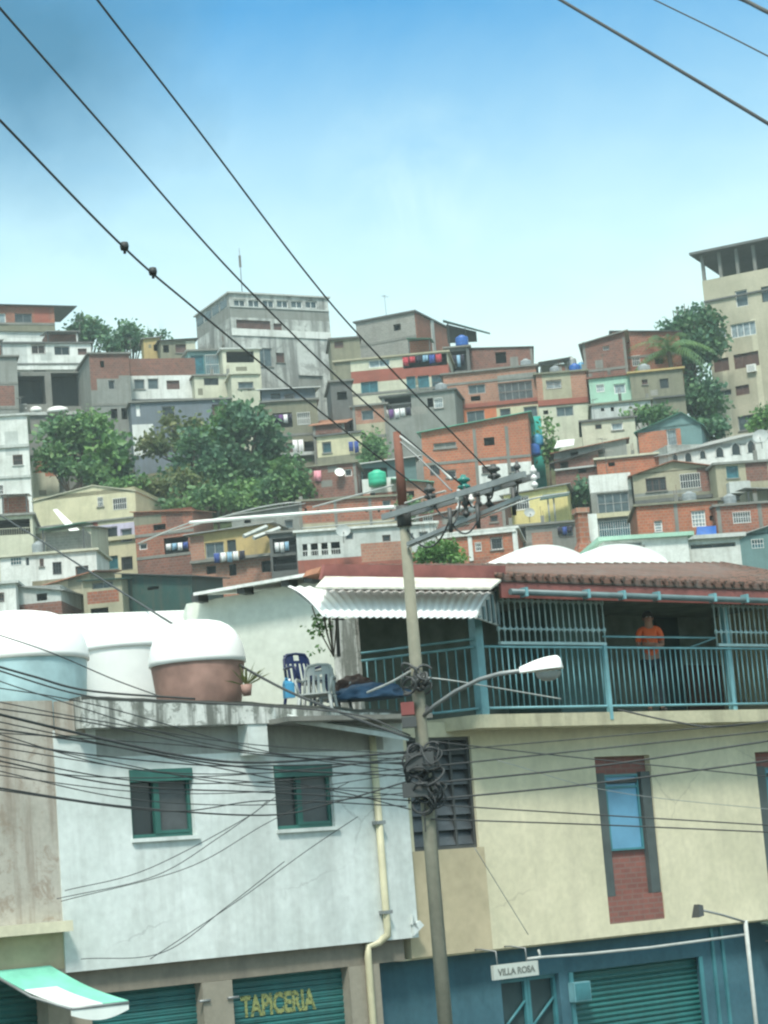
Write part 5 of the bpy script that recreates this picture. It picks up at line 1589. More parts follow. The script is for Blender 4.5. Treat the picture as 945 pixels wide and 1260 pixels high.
# ------------------------------------------------------------------ weathered neighbour with the awning
def old_house():
    fa = Fr(FA.o, FA.yaw)
    rt = thing('weathered_house', 'weathered old house of flaking plaster beside the white one, with a cream ledge', 'house', FA.W((FA.L(10, 1100).x, 0, 0)), FA.yaw)
    fr = Fr(rt.location, FA.yaw)
    x0, x1 = fr.L(-140, 1000).x, fr.L(73, 1000).x - 0.004
    zb = fr.L(35, 1150).z
    zt = fr.L(40, 862).z
    o = MB(); o.box(x0, 0.02, zb + 0.1, x1, 8, zt)
    xn = fr.L(101, 880).x; zn = fr.L(90, 905).z
    o.box(x1 + 0.001, -0.06, zn, xn, -0.003, zt - 0.02)
    o.build('wall', M['old_wall'], rt)
    o = MB(); o.box(x0, -0.25, zb, x1 - 0.02, 0.015, zb + 0.14); o.build('ledge', M['ledge_cream'], rt)
    zc = fr.L(35, 1196).z
    o = MB(); o.box(x0, 0.03, zc, x1, 0.4, zb - 0.003); o.build('sign_band', M['near_cream_patch'], rt)
    s = shutter(rt, x0, x1 - 0.3, 0.1, zc - 0.004, 0.35)
    o = MB(); o.box(x1 - 0.3, 0.03, 0, x1, 0.4, zc - 0.004); o.build('pillar', M['near_pillar'], rt)
    # sheet awning on a light frame
    t = thing('shop_awning', 'green and white sheet awning sloping out over the shop front', 'awning', rt.location + fr.m @ Vector((fr.L(20, 1200).x, 0, zc)), FA.yaw)
    f2 = Fr(t.location, FA.yaw)
    zA = f2.L(62, 1189).z; xA1 = f2.L(62, 1189).x
    xA0 = f2.L(-160, 1230).x
    dyo = -1.25
    e1 = f2.L(158, 1232, dyo)
    e0 = f2.L(88, 1250, dyo)
    xs_ = [f2.L(-10, 1208).x, xA1]
    # bays: a green one and a white one
    U = xA1 - xs_[0]
    def sheet(u0, u1, mat, v0=0.0, v1=1.0):
        q = MB()
        def pt(u, v, k=0):
            A = Vector((xs_[0] + U * u, 0.0, zA)); Bp = Vector((e0.x + (e1.x - e0.x) * u, dyo, e1.z))
            return A.lerp(Bp, v) + Vector((0, 0, k))
        n = 10
        for i in range(n):
            for j in range(n):
                a_, b_ = u0 + (u1 - u0) * i / n, u0 + (u1 - u0) * (i + 1) / n
                c_, d_ = v0 + (v1 - v0) * j / n, v0 + (v1 - v0) * (j + 1) / n
                sg = lambda v: -0.05 * math.sin(math.pi * v)
                q.hexa([pt(a_, c_, sg(c_)), pt(a_, d_, sg(d_)), pt(b_, d_, sg(d_)), pt(b_, c_, sg(c_)), pt(a_, c_, .012 + sg(c_)), pt(a_, d_, .012 + sg(d_)), pt(b_, d_, .012 + sg(d_)), pt(b_, c_, .012 + sg(c_))])
        return q.build('awning_sheet', M[mat], t)
    sheet(0, 0.55, 'awning_green', 0.0, 0.42); sheet(0.0, 0.55, 'awning_white', 0.42, 1.0); sheet(0.55, 1.0, 'awning_green', 0, 1)
    q = MB(); n = 12
    for i in range(n):
        u0, u1 = i / n, (i + 1) / n
        A = Vector((e0.x + (e1.x - e0.x) * u0, dyo - 0.002, e1.z)); B = Vector((e0.x + (e1.x - e0.x) * u1, dyo - 0.002, e1.z))
        h0, h1 = 0.10 + 0.09 * math.sin(math.pi * u0), 0.10 + 0.09 * math.sin(math.pi * u1)
        q.hexa([A - Vector((0, 0, h0)), B - Vector((0, 0, h1)), B + Vector((0, .012, -h1)), A + Vector((0, .012, -h0)), A, B, B + Vector((0, .012, 0)), A + Vector((0, .012, 0))])
    q.build('valance', M['awning_white'], t)
    q = MB()
    for u in (0.0, 0.55, 1.0):
        A = Vector((xs_[0] + U * u, 0.0, zA - 0.02)); B = Vector((e0.x + (e1.x - e0.x) * u, dyo, e1.z - 0.02))
        q.tube([A, A.lerp(B, .5) - Vector((0, 0, .07)), B], 0.02, 6)
    q.tube([(e0.x, dyo, e1.z - 0.015), (e1.x, dyo, e1.z - 0.015)], 0.02, 6)
    q.build('frame', M['galvanised'], t)


old_house()

# ------------------------------------------------------------------ cream house with the long balcony
def cream_house():
    rt = thing('balcony_house', 'cream two storey house with a long blue railed balcony over blue shop fronts', 'house', FC.W((FC.L(720, 1100).x, 0, 0)), FC.yaw)
    fr = Fr(rt.location, FC.yaw)
    xl, xr = fr.L(497, 1050).x, fr.L(1040, 1000).x
    zb = fr.L(700, 1158).z
    zf = fr.L(700, 893, -0.55).z          # underside of the balcony slab
    zs = fr.L(700, 877, -0.55).z          # balcony floor
    wn = fr.rect(505, 907, 584, 1045)
    pn = fr.rect(741, 930, 809, 1134)
    p2 = fr.rect(938, 924, 1006, 1100)
    mb = MB()
    patch = fr.rect(490, 1046, 602, 1190)
    grid_wall(mb, xl, xr, zb, zf + 0.15, [wn, pn, p2], [(xl, patch[1], patch[2], wn[1], 1)], 0, 0.2)
    D = 9.0
    mb.poly(((xl, 0, zb), (xl, D, zb), (xr, D, zb), (xr, 0, zb)))
    mb.poly(((xl, D, zb), (xl, 0, zb), (xl, 0, zf + .15), (xl, D, zf + .15)))
    mb.poly(((xr, 0, zb), (xr, D, zb), (xr, D, zs + 2.6), (xr, 0, zs + 2.6)))
    mb.poly(((xr, D, zb), (xl, D, zb), (xl, D, zs + 2.6), (xr, D, zs + 2.6)))
    mb.build('wall', [M['near_cream'], M['near_cream_patch']], rt)
    # louvred window
    A, C, B, Dz = wn
    f = MB(); t = 0.05
    f.box(A, 0.05, C, A + t, 0.19, Dz); f.box(B - t, 0.05, C, B, 0.19, Dz); f.box(A + t, 0.05, C, B - t, 0.19, C + t); f.box(A + t, 0.05, Dz - t, B - t, 0.19, Dz)
    for k in (1, 2):
        x = A + (B - A) * (0.12 + 0.29 * k); f.box(x - 0.02, 0.06, C + t, x + 0.02, 0.18, Dz - t)
    w_ = f.build('window', M['dark_frame'], rt)
    n = 7
    for k in range(n):
        z = C + t + (Dz - C - 2 * t) * k / n; h = (Dz - C - 2 * t) / n
        p = MB(); p.hexa([(A + t, 0.07, z + .01), (B - t, 0.07, z + .01), (B - t, 0.08, z + .01), (A + t, 0.08, z + .01), (A + t, 0.15, z + h * .95), (B - t, 0.15, z + h * .95), (B - t, 0.16, z + h * .95), (A + t, 0.16, z + h * .95)])
        p.build('louvre_pane', M['louvre'], w_)
    p = MB(); p.box(A + 0.002, 0.192, C + 0.002, B - 0.002, 0.2, Dz - 0.002); p.build('dark_room', M['near_door'], w_)
    # tall brick recesses with a blue window
    for (A, C, B, Dz), px in ((pn, 0), (p2, 1)):
        h = Dz - C; w = B - A
        p = MB(); p.box(A + .003, 0.12, C + .003, B - .003, 0.2, Dz - .003); pnl = p.build('brick_panel', M['small_brick'], rt)
        p = MB(); p.box(A + .003, 0.02, C + .003, B - .003, 0.118, C + h * 0.16); p.build('brick_sill', M['small_brick'], pnl)
        p = MB(); p.box(A + .004, 0.03, C + h * .162, A + w * 0.17, 0.117, C + h * 0.9); p.box(B - w * 0.17, 0.03, C + h * .162, B - .004, 0.117, C + h * 0.9)
        p.build('jamb', M['dark_jamb'], pnl)
        fz0, fz1 = C + h * 0.43, C + h * 0.89
        a_, b_ = A + w * .2, B - w * .2
        f = MB(); t = .035
        f.box(a_, .07, fz0, a_ + t, .117, fz1); f.box(b_ - t, .07, fz0, b_, .117, fz1); f.box(a_ + t, .07, fz0, b_ - t, .117, fz0 + t); f.box(a_ + t, .07, fz1 - t, b_ - t, .117, fz1)
        f.box(a_ + t, .075, fz0 + (fz1 - fz0) * .82, b_ - t, .117, fz0 + (fz1 - fz0) * .85)
        wd = f.build('window', M['teal_paint'], rt)
        p = MB(); p.box(a_ + t, .1, fz0 + t, b_ - t, .1165, fz1 - t); p.build('pane', M['panel_blue'], wd)
        p = MB(); p.tube([(a_ + t, .08, fz1 - .12), (b_ - t, .08, fz1 - .12)], .03, 6); p.build('blind_roll', M['dark_frame'], wd)
    # balcony slab, corner chamfer towards the terrace
    cor = fr.L(590, 880, -0.55)
    xc = cor.x
    o = MB()
    yb = 0.0
    ch = Fr(fr.W((xc, -0.55, 0)), FC.yaw + R(-67))
    q = ch.L(523, 884)
    cq = fr.inv(ch.W((q.x, 0, 0)))
    fq = fr.inv(ch.W((ch.L(441, 884).x, 0, 0))); poly = [(xc, -0.55), (xr, -0.55), (xr, 3.5), (fq.x, 3.5), (fq.x, fq.y)]
    o.prism([(x, y, zf) for x, y in poly][::-1], (0, 0, zs - zf))
    o.build('balcony_slab', M['near_slab'], rt)
    # balcony room: back wall, door, dado, side wall, ceiling
    zce = fr.L(780, 722, -0.55).z
    yb = 2.6
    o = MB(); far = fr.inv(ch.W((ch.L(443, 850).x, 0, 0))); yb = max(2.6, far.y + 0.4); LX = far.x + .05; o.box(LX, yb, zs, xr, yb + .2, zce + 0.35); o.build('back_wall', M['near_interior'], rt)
    dl = fr.rect(806, 744, 836, 880, yb)
    o = MB(); o.box(dl[0], yb - 0.05, zs + .003, dl[2], yb - .003, zs + 2.05); o.build('door', M['near_door'], rt)
    o = MB(); o.box(dl[2] + .1, yb - .03, zs + .003, xr, yb - .003, zs + 1.15); o.build('dado', M['dado'], rt)
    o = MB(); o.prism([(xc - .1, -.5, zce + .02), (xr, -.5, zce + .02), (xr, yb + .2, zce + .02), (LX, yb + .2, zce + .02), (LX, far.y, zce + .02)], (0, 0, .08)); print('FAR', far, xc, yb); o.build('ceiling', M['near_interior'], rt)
    ps = fr.rect(690, 730, 745, 880, 1.2)
    o = MB(); o.box(ps[0], 1.3, zs + .003, ps[2], yb - .003, zce + .018); o.build('inner_wall', M['teal_grey'], rt)
    o = MB(); o.box(LX + .01, yb - .06, zs + .003, xc + .2, yb - .004, zce + .015); o.build('shade_panel', M['dark_teal_shade'], rt)  # dark teal sheet, the shade of this balcony end put into its colour
    # roof of old tiles, pitched towards the street
    e0, e1 = fr.L(617, 716, -0.95), fr.L(1030, 729, -0.95)
    r0 = fr.L(620, 690, 1.6)
    ze = min(e0.z, e1.z)
    ze = fr.L(780, 717, -0.95).z
    xa = fr.L(617, 716, -0.95).x
    za_, zb2 = fr.L(640, 694, 2.2), fr.L(930, 692, 2.2)
    zr0 = za_.z + (zb2.z - za_.z) * (xa - za_.x) / (zb2.x - za_.x); zr1 = za_.z + (zb2.z - za_.z) * (xr - za_.x) / (zb2.x - za_.x)
    zr = zr0
    o = MB()
    o.hexa([(xa, -0.95, ze - .05), (xr, -0.95, ze - .05), (xr, 2.2, zr1 - .05), (xa, 2.2, zr0 - .05), (xa, -0.95, ze + .05), (xr, -0.95, ze + .05), (xr, 2.2, zr1), (xa, 2.2, zr0)])
    o.hexa([(xa, 2.201, zr0 - .05), (xr, 2.201, zr1 - .05), (xr, 8.5, ze - .6), (xa, 8.5, ze - .6), (xa, 2.201, zr0), (xr, 2.201, zr1), (xr, 8.5, ze - .5), (xa, 8.5, ze - .5)])
    # cover tiles
    k = xa
    while k < xr:
        o.tube([(k, -1.0, ze + .04), (k, 2.2, zr0 + (zr1 - zr0) * (k - xa) / (xr - xa) - .012)], 0.042, 6); k += 0.24
    o.build('roof', M['tile_roof'], rt)
    o = MB(); o.box(xa, -0.93, ze - .30, xr, -0.88, ze - .055); o.build('fascia', M['fascia'], rt)
    g = MB(); zg = ze - .22
    g.tube([(xa + .1, -1.02, zg), (xr, -1.02, zg - .04)], 0.05, 8)
    gu = g.build('gutter', M['gutter'], rt)
    k = xa + .4
    while k < xr:
        c_ = MB(); c_.box(k - .025, -1.08, zg - .07, k + .025, -0.94, zg + .07); c_.build('bracket', M['pale_teal_paint'], gu); k += 1.35 if int(k) % 2 else 0.8
    # posts
    def post(px, py, w_, y, z1, mat='pale_teal_paint'):
        p = fr.L(px, py, y); o = MB(); o.box(p.x - w_ / 2, y - w_ / 2, zs + .003, p.x + w_ / 2, y + w_ / 2, z1); return o.build('post', M[mat], rt)
    post(590, 830, 0.15, -0.45, zce + .015)
    post(898, 830, 0.10, -0.45, zce + .015)
    # railing along the front
    zt_ = fr.L(780, 797, -0.5).z
    def railing(name, A, B, zt2, step, low=0.1, mat='pale_teal_paint'):
        A, B = Vector(A), Vector(B); L = (B - A).length; d = (B - A) / L
        r_ = MB()
        for z in (low, zt2 - zs):
            r_.tube([A + Vector((0, 0, z)), B + Vector((0, 0, z))], 0.022, 6)
        rr = r_.build(name, M[mat], rt)
        n = int(L / step)
        b_ = MB()
        for i in range(1, n):
            p = A + d * (L * i / n)
            b_.tube([p + Vector((0, 0, low)), p + Vector((0, 0, zt2 - zs))], 0.0115, 5)
        b_.build('bars', M[mat], rr)
        return rr
    xp = fr.L(590, 830, -0.45).x
    railing('railing', (xp + .08, -0.5, zs), (xr, -0.5, zs), zt_, 0.125)
    for px in (746,):
        p = fr.L(px, 830, -0.52); o = MB(); o.box(p.x - .035, -0.56, zs - .12, p.x + .035, -0.49, zt_ + .03); o.build('rail_post', M['pale_teal_paint'], rt)
    a_, b_ = fr.L(742, 784, -0.5).x, fr.L(880, 784, -0.5).x
    zu = fr.L(800, 784, -0.5).z
    o = MB(); o.tube([(a_, -0.5, zu), (b_, -0.5, zu)], .018, 6); o.tube([(b_, -0.5, zu), (b_ - .7, -0.5, zt_)], .012, 5)
    o.build('upper_rail', M['pale_teal_paint'], rt)
    # side railing on the chamfer, towards the terrace
    far = fr.inv(ch.W((ch.L(443, 850).x, 0, 0)))
    railing('railing', (xp - .1, -0.48, zs), (far.x, far.y, zs), zt_, 0.15)
    zu2 = fr.L(590, 786, -0.5).z
    o = MB(); o.tube([(xp - .1, -0.48, zu2), (far.x, far.y, zu2)], .02, 6); o.build('upper_rail', M['pale_teal_paint'], rt)
    # grilles above the railing
    for nm_, x0, x1 in (('grille', 612, 742), ('grille', 879, 1020)):
        a_, b_ = fr.L(x0, 760, -0.5).x, fr.L(x1, 760, -0.5).x
        z1 = zce - .02; z0 = zt_ + 0.035
        g = MB()
        g.box(a_, -.53, z0, b_, -.47, z0 + .045); g.box(a_, -.52, z1 - .04, b_, -.48, z1)
        for zq in (z0 + (z1 - z0) * .25, z0 + (z1 - z0) * .72): g.box(a_, -.51, zq, b_, -.49, zq + .02)
        gr = g.build('grille', M['pale_grille'], rt)
        bb = MB(); n = int((b_ - a_) / 0.125)
        for i in range(n + 1):
            x = a_ + (b_ - a_) * i / n
            bb.tube([(x, -.5, z0 + .04), (x, -.5, z1 - .03)], .0125, 5)
            for fz in (.25, .72):
                zq = z0 + (z1 - z0) * fz
                bb.lathe([(.001, -.06), (.03, -.02), (.03, .02), (.001, .06)], 6, (x, -.5, zq + .01))
        bb.build('bars', M['pale_grille'], gr)
    # blue ground floor
    zt2 = zb - 0.004
    a_ = fr.L(470, 1230, .3).x
    gx = [fr.L(x, 1230, .3).x for x in (470, 556, 618, 655, 690, 702, 868, 900, 925, 1040)]
    o = MB()
    dr = (gx[2], 0.1, gx[4], fr.L(650, 1202, .3).z)
    shz = fr.L(780, 1187, .3).z
    sh = (gx[5], 0.1, gx[6], shz)
    sub = MB(); grid_wall(sub, a_, xr, 0, zt2, [dr, sh], [], 0, 0.18)
    sub.v = [(x, y + .3, z) for x, y, z in sub.v]
    sub.build('shop_front', M['shop_blue'], rt)
    s = shutter(rt, sh[0] + .002, sh[2] - .002, .12, shz - .003, .44)
    for u0, u1 in ((sh[0] - .001, sh[0] + .08), (sh[2] - .08, sh[2])):
        q = MB(); q.box(u0, .27, 0.02, u1, .298, shz); q.build('shutter_guide', M['teal_paint'], s)
    for u0 in (.25, .5):
        q = MB(); q.box(gx[6] + u0, .26, .02, gx[6] + u0 + .06, .298, zt2 - .05); q.build('wall_pipe', M['teal_paint'], rt)
    dm = (dr[0] + dr[2]) / 2
    for u0, u1 in ((dr[0], dm), (dm, dr[2])):
        q = MB(); t = .06; z1 = dr[3]
        q.box(u0 + .004, .38, .1, u0 + t, .44, z1 - .004); q.box(u1 - t, .38, .1, u1 - .004, .44, z1 - .004); q.box(u0 + t, .38, z1 - t, u1 - t, .44, z1 - .004); q.box(u0 + t, .38, 1.0, u1 - t, .44, 1.1)
        dd_ = q.build('door', M['teal_paint'], rt)
        p = MB(); p.box(u0 + .01, .445, .11, u1 - .01, .47, z1 - .01); p.build('pane', M['near_door'], dd_)
        p = MB(); p.tube([(u0 + t, .4, 1.6), (u1 - t, .4, 2.0)], .025, 5); p.build('brace', M['teal_paint'], dd_)
    b4 = fr.rect(705, 1208, 725, 1232, .2)
    q = MB(); q.box(b4[0], .16, b4[1], b4[2], .296, b4[3]); mb_ = q.build('meter_box', M['pale_teal_paint'], rt)
    q = MB(); q.box(b4[0] + .02, .15, b4[1] + .02, b4[2] - .02, .159, b4[3] - .02); q.build('cover', M['teal_paint'], mb_)
    # dark beam line under the cream wall
    q = MB(); q.box(xl - .2, .06, zb - .03, xr, .29, zb - .005); q.build('soffit', M['near_slab'], rt)
    return rt, fr, zs, zt_, zce, far, ch, ze


CH, CHF, BAL_Z, RAIL_Z, CEIL_Z, FARP, CHAM, EAVE_Z = cream_house()

# ------------------------------------------------------------------ the wing behind the terrace
def wing():
    cor = CHF.W((FARP.x, FARP.y, 0))
    fr0 = Fr(cor, R(-27))
    rt = thing('terrace_wing', 'pale plastered upper room behind the roof terrace under a sloping white tin roof', 'house', cor, R(-27))
    fr = Fr(cor, R(-27))
    x0, x1 = fr.L(233, 800).x, fr.L(441, 800).x
    zt = fr.L(320, 733).z
    o = MB(); pts = [(x0, 0, TERR_Z), (x1, 0, TERR_Z), (x1, 0, fr.L(441, 722).z), (fr.L(395, 712).x, 0, fr.L(395, 714).z), (x0, 0, fr.L(236, 742).z)]
    o.prism(pts, fr.i @ Vector((-.75, 5, 0))); o.build('wall', M['wing_wall'], rt)
    # dark gap and sheet roof
    o = MB(); a, b = fr.L(238, 741, -.02), fr.L(392, 716, -.02)
    q0, q1 = fr.L(238, 733, -0.4), fr.L(394, 706, -0.4)
    d0 = Vector((0, 5.2, 0.55))
    for k in range(1):
        A, B = Vector(q0), Vector(q1)
        o.hexa([A, B, B + d0, A + d0, A + Vector((0, 0, .05)), B + Vector((0, 0, .05)), B + d0 + Vector((0, 0, .05)), A + d0 + Vector((0, 0, .05))])
    o.build('tin_roof', M['wing_tin'], rt)
    for px, py in ((250, 738), (306, 728), (360, 719), (388, 714)):
        o = MB(); p = fr.L(px, py + 2, -0.05); o.box(p.x - .07, -0.3, p.z - .02, p.x + .07, -0.004, p.z + .10)
        o.build('rafter', M['dark_frame'], rt)
    fw = fr; cpt = CHF.W((CHF.L(600, 760, -.45).x, -.45, 0)); fr = Fr(rt.location, R(-27)); G = Fr(cpt, R(36))
    def g2(px, py, dy): return fw.inv(G.W(G.L(px, py, dy)))
    # second roof part over the covered corner: brown fascia and cream sheet
    o = MB(); A, B = fr.L(398, 709, -.75), fr.L(618, 712, -.75)
    dz = Vector((0, 4, 0.3))
    tk = Vector((0, 0, .17))
    fa = [g2(388, 722, -1.0), g2(604, 723, -1.0)]
    fb = [g2(400, 709, -0.45), g2(618, 712, -0.45)]
    o.hexa([fa[0] - Vector((0, 0, .03)), fa[1] - Vector((0, 0, .03)), fb[1] - Vector((0, 0, .03)), fb[0] - Vector((0, 0, .03)), fa[0], fa[1], fb[1], fb[0]]); o.build('eave_sheet', M['cream_tin'], rt)
    o = MB(); g0, g1 = g2(396, 712, -.4), g2(622, 714, -.4); h0, h1 = g2(400, 694, -.4), g2(622, 696, -.4); bk = fw.i @ (G.m @ Vector((0, 1, 0)))
    o.prism([g0, g1, h1, h0], bk * .08); o.build('fascia', M['fascia'], rt)
    o = MB(); up = Vector((0, 0, .1)); o.hexa([g0 + bk * .1 + up, g1 + bk * .1 + up, g1 + bk * 2.2 + up, g0 + bk * .5 + up, h0 + bk * .1 - up * .2, h1 + bk * .1 - up * .2, h1 + bk * 2.2 - up * .2, h0 + bk * .5 - up * .2]); o.build('roof', M['rust_tile'], rt)
    # end post of the wall
    a = fr.rect(412, 765, 441, 860, -.1)
    o = MB(); o.box(a[0], -.12, TERR_Z, a[2], -.004, fr.L(430, 762).z); o.build('wall_pier', M['near_mossy'], rt)
    # curved corrugated awning
    t = thing('corrugated_awning', 'white curved corrugated awning over the shaded end of the balcony', 'awning', G.W((G.L(480, 740).x, 0, 0)), R(36))
    f2 = Fr(t.location, R(36))
    xa, xb = f2.L(378, 742, -.6).x, f2.L(566, 742, -.6).x; SK = 1.1
    zt_, zb_ = f2.L(480, 723, -.15).z, f2.L(480, 760, -.95).z
    n = int((xb - xa) / 0.03)
    prof = []
    for k in range(9):
        u = k / 8; an = u * math.pi / 2
        prof.append((-0.12 - 0.85 * u, zt_ - (zt_ - zb_) * (0.55 * u + 0.45 * u ** 2.2)))
    o = MB(); base = 0
    for i in range(n + 1):
        x = xa + (xb - xa) * i / n
        rp = 0.014 * math.sin(i * 2 * math.pi * 0.03 / 0.12)
        for (y, z), (yn, zn) in zip(prof, prof[1:] + [prof[-1]]):
            xe = xa + (xb + SK * (y - prof[-1][0]) / (prof[0][0] - prof[-1][0]) - xa) * i / n
            o.v.append((xe, y - rp * 0.6, z + rp))
    for i in range(n):
        for k in range(8):
            q = (i * 9 + k, i * 9 + k + 1, (i + 1) * 9 + k + 1, (i + 1) * 9 + k)
            o.f.append(q); o.mi.append(0); o.sm.append(True)
    sh = o.build('awning_sheet', M['awning_sheet_white'], t)
    md = sh.modifiers.new('thick', 'SOLIDIFY'); md.thickness = .006
    xe = lambda y: xb + SK * (y - prof[-1][0]) / (prof[0][0] - prof[-1][0])
    ee = None
    e = MB(); m = 14
    ys = [prof[0][0] + (prof[-1][0] - prof[0][0]) * q / m for q in range(m + 1)]
    top_z = lambda y: zt_ - (zt_ - zb_) * (0.55 * max(0, (-.12 - y) / .85) + 0.45 * max(0, (-.12 - y) / .85) ** 2.2)
    for ya, yb_ in zip(ys, ys[1:]):
        e.hexa([(xe(ya), ya, zb_), (xe(yb_), yb_, zb_), (xe(yb_) - .02, yb_ + .02, zb_), (xe(ya) - .02, ya + .02, zb_), (xe(ya), ya, top_z(ya)), (xe(yb_), yb_, top_z(yb_)), (xe(yb_) - .02, yb_ + .02, top_z(yb_)), (xe(ya) - .02, ya + .02, top_z(ya))])
    ee = e.build('end_panel', M['pale_grey'], t)
    for q in range(1, m, 3):
        y = ys[q]; s_ = MB(); s_.box(xe(y) - .01, y - .04, zb_ + .01, xe(y) + .03, y + .01, top_z(y) - .02); s_.build('rib', M['gutter'], ee)
    for x in (xa + .1, (xa + xb) / 2, xb - .1):
        o = MB(); o.tube([(x, -.14, zt_ - .06), (x, -.92, zb_ + .03)], .015, 5); o.build('strut', M['galvanised'], t)
    return fr


WINGF = wing()
# ================================================================== roofs between the street and the hill
def vault(label, Y, x0, x1, ybase, ytop, depth, mat='white_dome'):
    """long building with a barrel roof"""
    cx = (x0 + x1) / 2
    c = P(cx, ybase, Y)
    fr = Fr((c.x, c.y, 0), R(20))
    a, b = fr.L(x0, ybase + (cx - x0) * TR).x, fr.L(x1, ybase - (x1 - cx) * TR).x
    z0, z1 = fr.L(cx, ybase).z, fr.L(cx, ytop).z
    zg = terr(c.x, c.y) - 1
    rt = thing('vaulted_shed', label, 'shed', (c.x, c.y, zg), R(20))
    o = MB(); o.box(a, 0, 0, b, depth, z0 - zg); o.build('wall', M['pale_grey'], rt)
    o = MB(); n = 20
    pts = [(a + (b - a) * k / n, z0 - zg + 0.01 + (z1 - z0) * math.sin(math.pi * k / n) ** 0.55) for k in range(n + 1)]
    for (xa, za), (xb, zb) in zip(pts, pts[1:]):
        o.poly(((xa, -.3, za), (xb, -.3, zb), (xb, depth, zb), (xa, depth, za)), 0, True)
    o.poly([(x, -.3, z) for x, z in pts])
    o.poly([(x, depth, z) for x, z in pts][::-1])
    o.build('roof', M[mat], rt)


vault('bright white barrel roofed shed just over the tiled roof, the one behind the street lamp', 78, 606, 726, 702, 672, 8)
vault('bright white barrel roofed shed just over the tiled roof, beside the pale green block', 80, 698, 822, 702, 671, 8)
house('pale_green_block', 'low pale green flat building with white roof edges above the tiled roof', (744, 663, 848, 705), 'mint', 6, 7, Y=84, wins=((752, 668, 790, 672, 'p'),), zones=((744, 663, 848, 700, 'white'),), roof='slab', roofmat='mint', cat='building', group=None, name='low_building')
house('white_end_block', 'low white building with a dark roof gap at the end of the tiled roof', (842, 663, 912, 705), 'white', 6, 7, Y=86, wins=((850, 669, 905, 674, 'm'),), roof='slab', roofmat='pale_grey', cat='building', group=None, name='low_building')
# brick chimney with a flared foot and its white twin
def pillar_thing(name, label, mat, px, y0, y1, w, Y, flare, cap):
    p = P(px, y1, Y); s = Y / F
    h = (y1 - y0) * s; w = w * s / 2
    t = thing(name, label, 'chimney', (p.x, p.y, p.z - 3), R(15))
    o = MB()
    for (z0, a), (z1, b) in zip(((0, w), (3 - .1, w * flare), (3 + h * .25, w), ), ((3 - .1, w * flare), (3 + h * .25, w), (3 + h, w))):
        o.hexa([(-a, -a, z0), (a, -a, z0), (a, a, z0), (-a, a, z0), (-b, -b, z1), (b, -b, z1), (b, b, z1), (-b, b, z1)])
    o.build('shaft', M[mat], t)
    if cap:
        o = MB(); q = w * 1.35; o.box(-q, -q, 3 + h + .003, q, q, 3 + h + .22); o.build('cap', M[cap], t)


pillar_thing('brick_chimney', 'square red brick chimney with a flared foot and a pale cap', 'brick', 719, 631, 678, 13, 92, 1.9, 'pink_brick')
pillar_thing('white_pillar', 'plain white square pillar standing next to the brick chimney', 'white', 731, 632, 680, 12, 93, 1.0, None)

# ================================================================== the roof terrace of the white house
def tub(label, px0, px1, y0, y1, ylid, Y, mat, lid, taper, name='water_tank'):
    cx = (px0 + px1) / 2
    top = P(cx, ylid, Y)
    s = Y / F
    r = (px1 - px0) * s / 2
    zb = TERR_Z + 0.06
    zl = top.z
    zt = P(cx, y0, Y).z
    t = thing(name, label, 'water tank', (top.x, top.y, zb), 0.3, 'big tanks on the roof terrace')
    o = MB(); o.lathe([(0.001, 0), (r * taper, 0), (r * (taper * .4 + .6), (zl - zb) * .55), (r, zl - zb)], 32); o.build('body', M[mat], t)
    o = MB()
    prof = [(r, zl - zb - .02), (r * 1.035, zl - zb - .02), (r * 1.035, zl - zb + .05)]
    for k in range(1, 9):
        an = k / 8 * math.pi / 2
        prof.append((max(.001, r * 1.02 * math.cos(an) ** .6), zl - zb + .05 + (zt - zl - .05) * math.sin(an)))
    o.lathe(prof, 32); o.build('lid', M[lid], t)
    return t


tub('big round tank with a pale teal body and a white domed lid', -66, 107, 754, 860, 816, 31.2, 'tank_teal', 'white_dome', .93)
tub('big round tank with a rusty brown tapered body and a white domed lid', 185, 301, 764, 855, 817, 32.2, 'tank_brown', 'white_dome', .80)
tub('all white round tank standing between the teal and the brown one', 98, 214, 757, 855, 800, 34.5, 'white_plastic', 'white_dome', .72)
# low white sheet roof behind the tanks
t = thing('tin_lean_to', 'white sheet lean-to roof behind the round tanks on the terrace', 'shed', P(160, 850, 35.6), R(20))
fr = Fr(t.location, R(20))
a, b = fr.L(60, 765).x, fr.L(272, 757).x
z1 = fr.L(160, 756, 1.6).z; z0 = fr.L(160, 800).z
o = MB(); o.hexa([(a, -.3, z0), (b, -.3, z0), (b, 1.6, z1), (a, 1.6, z1), (a, -.3, z0 + .04), (b, -.3, z0 + .04), (b, 1.6, z1 + .04), (a, 1.6, z1 + .04)]); o.build('roof', M['white_tin'], t)
o = MB(); zq = TERR_Z - t.location.z - 1
o.box(a + .1, 0, zq, b - .1, 1.5, z0 + .02); o.build('wall', M['white'], t)


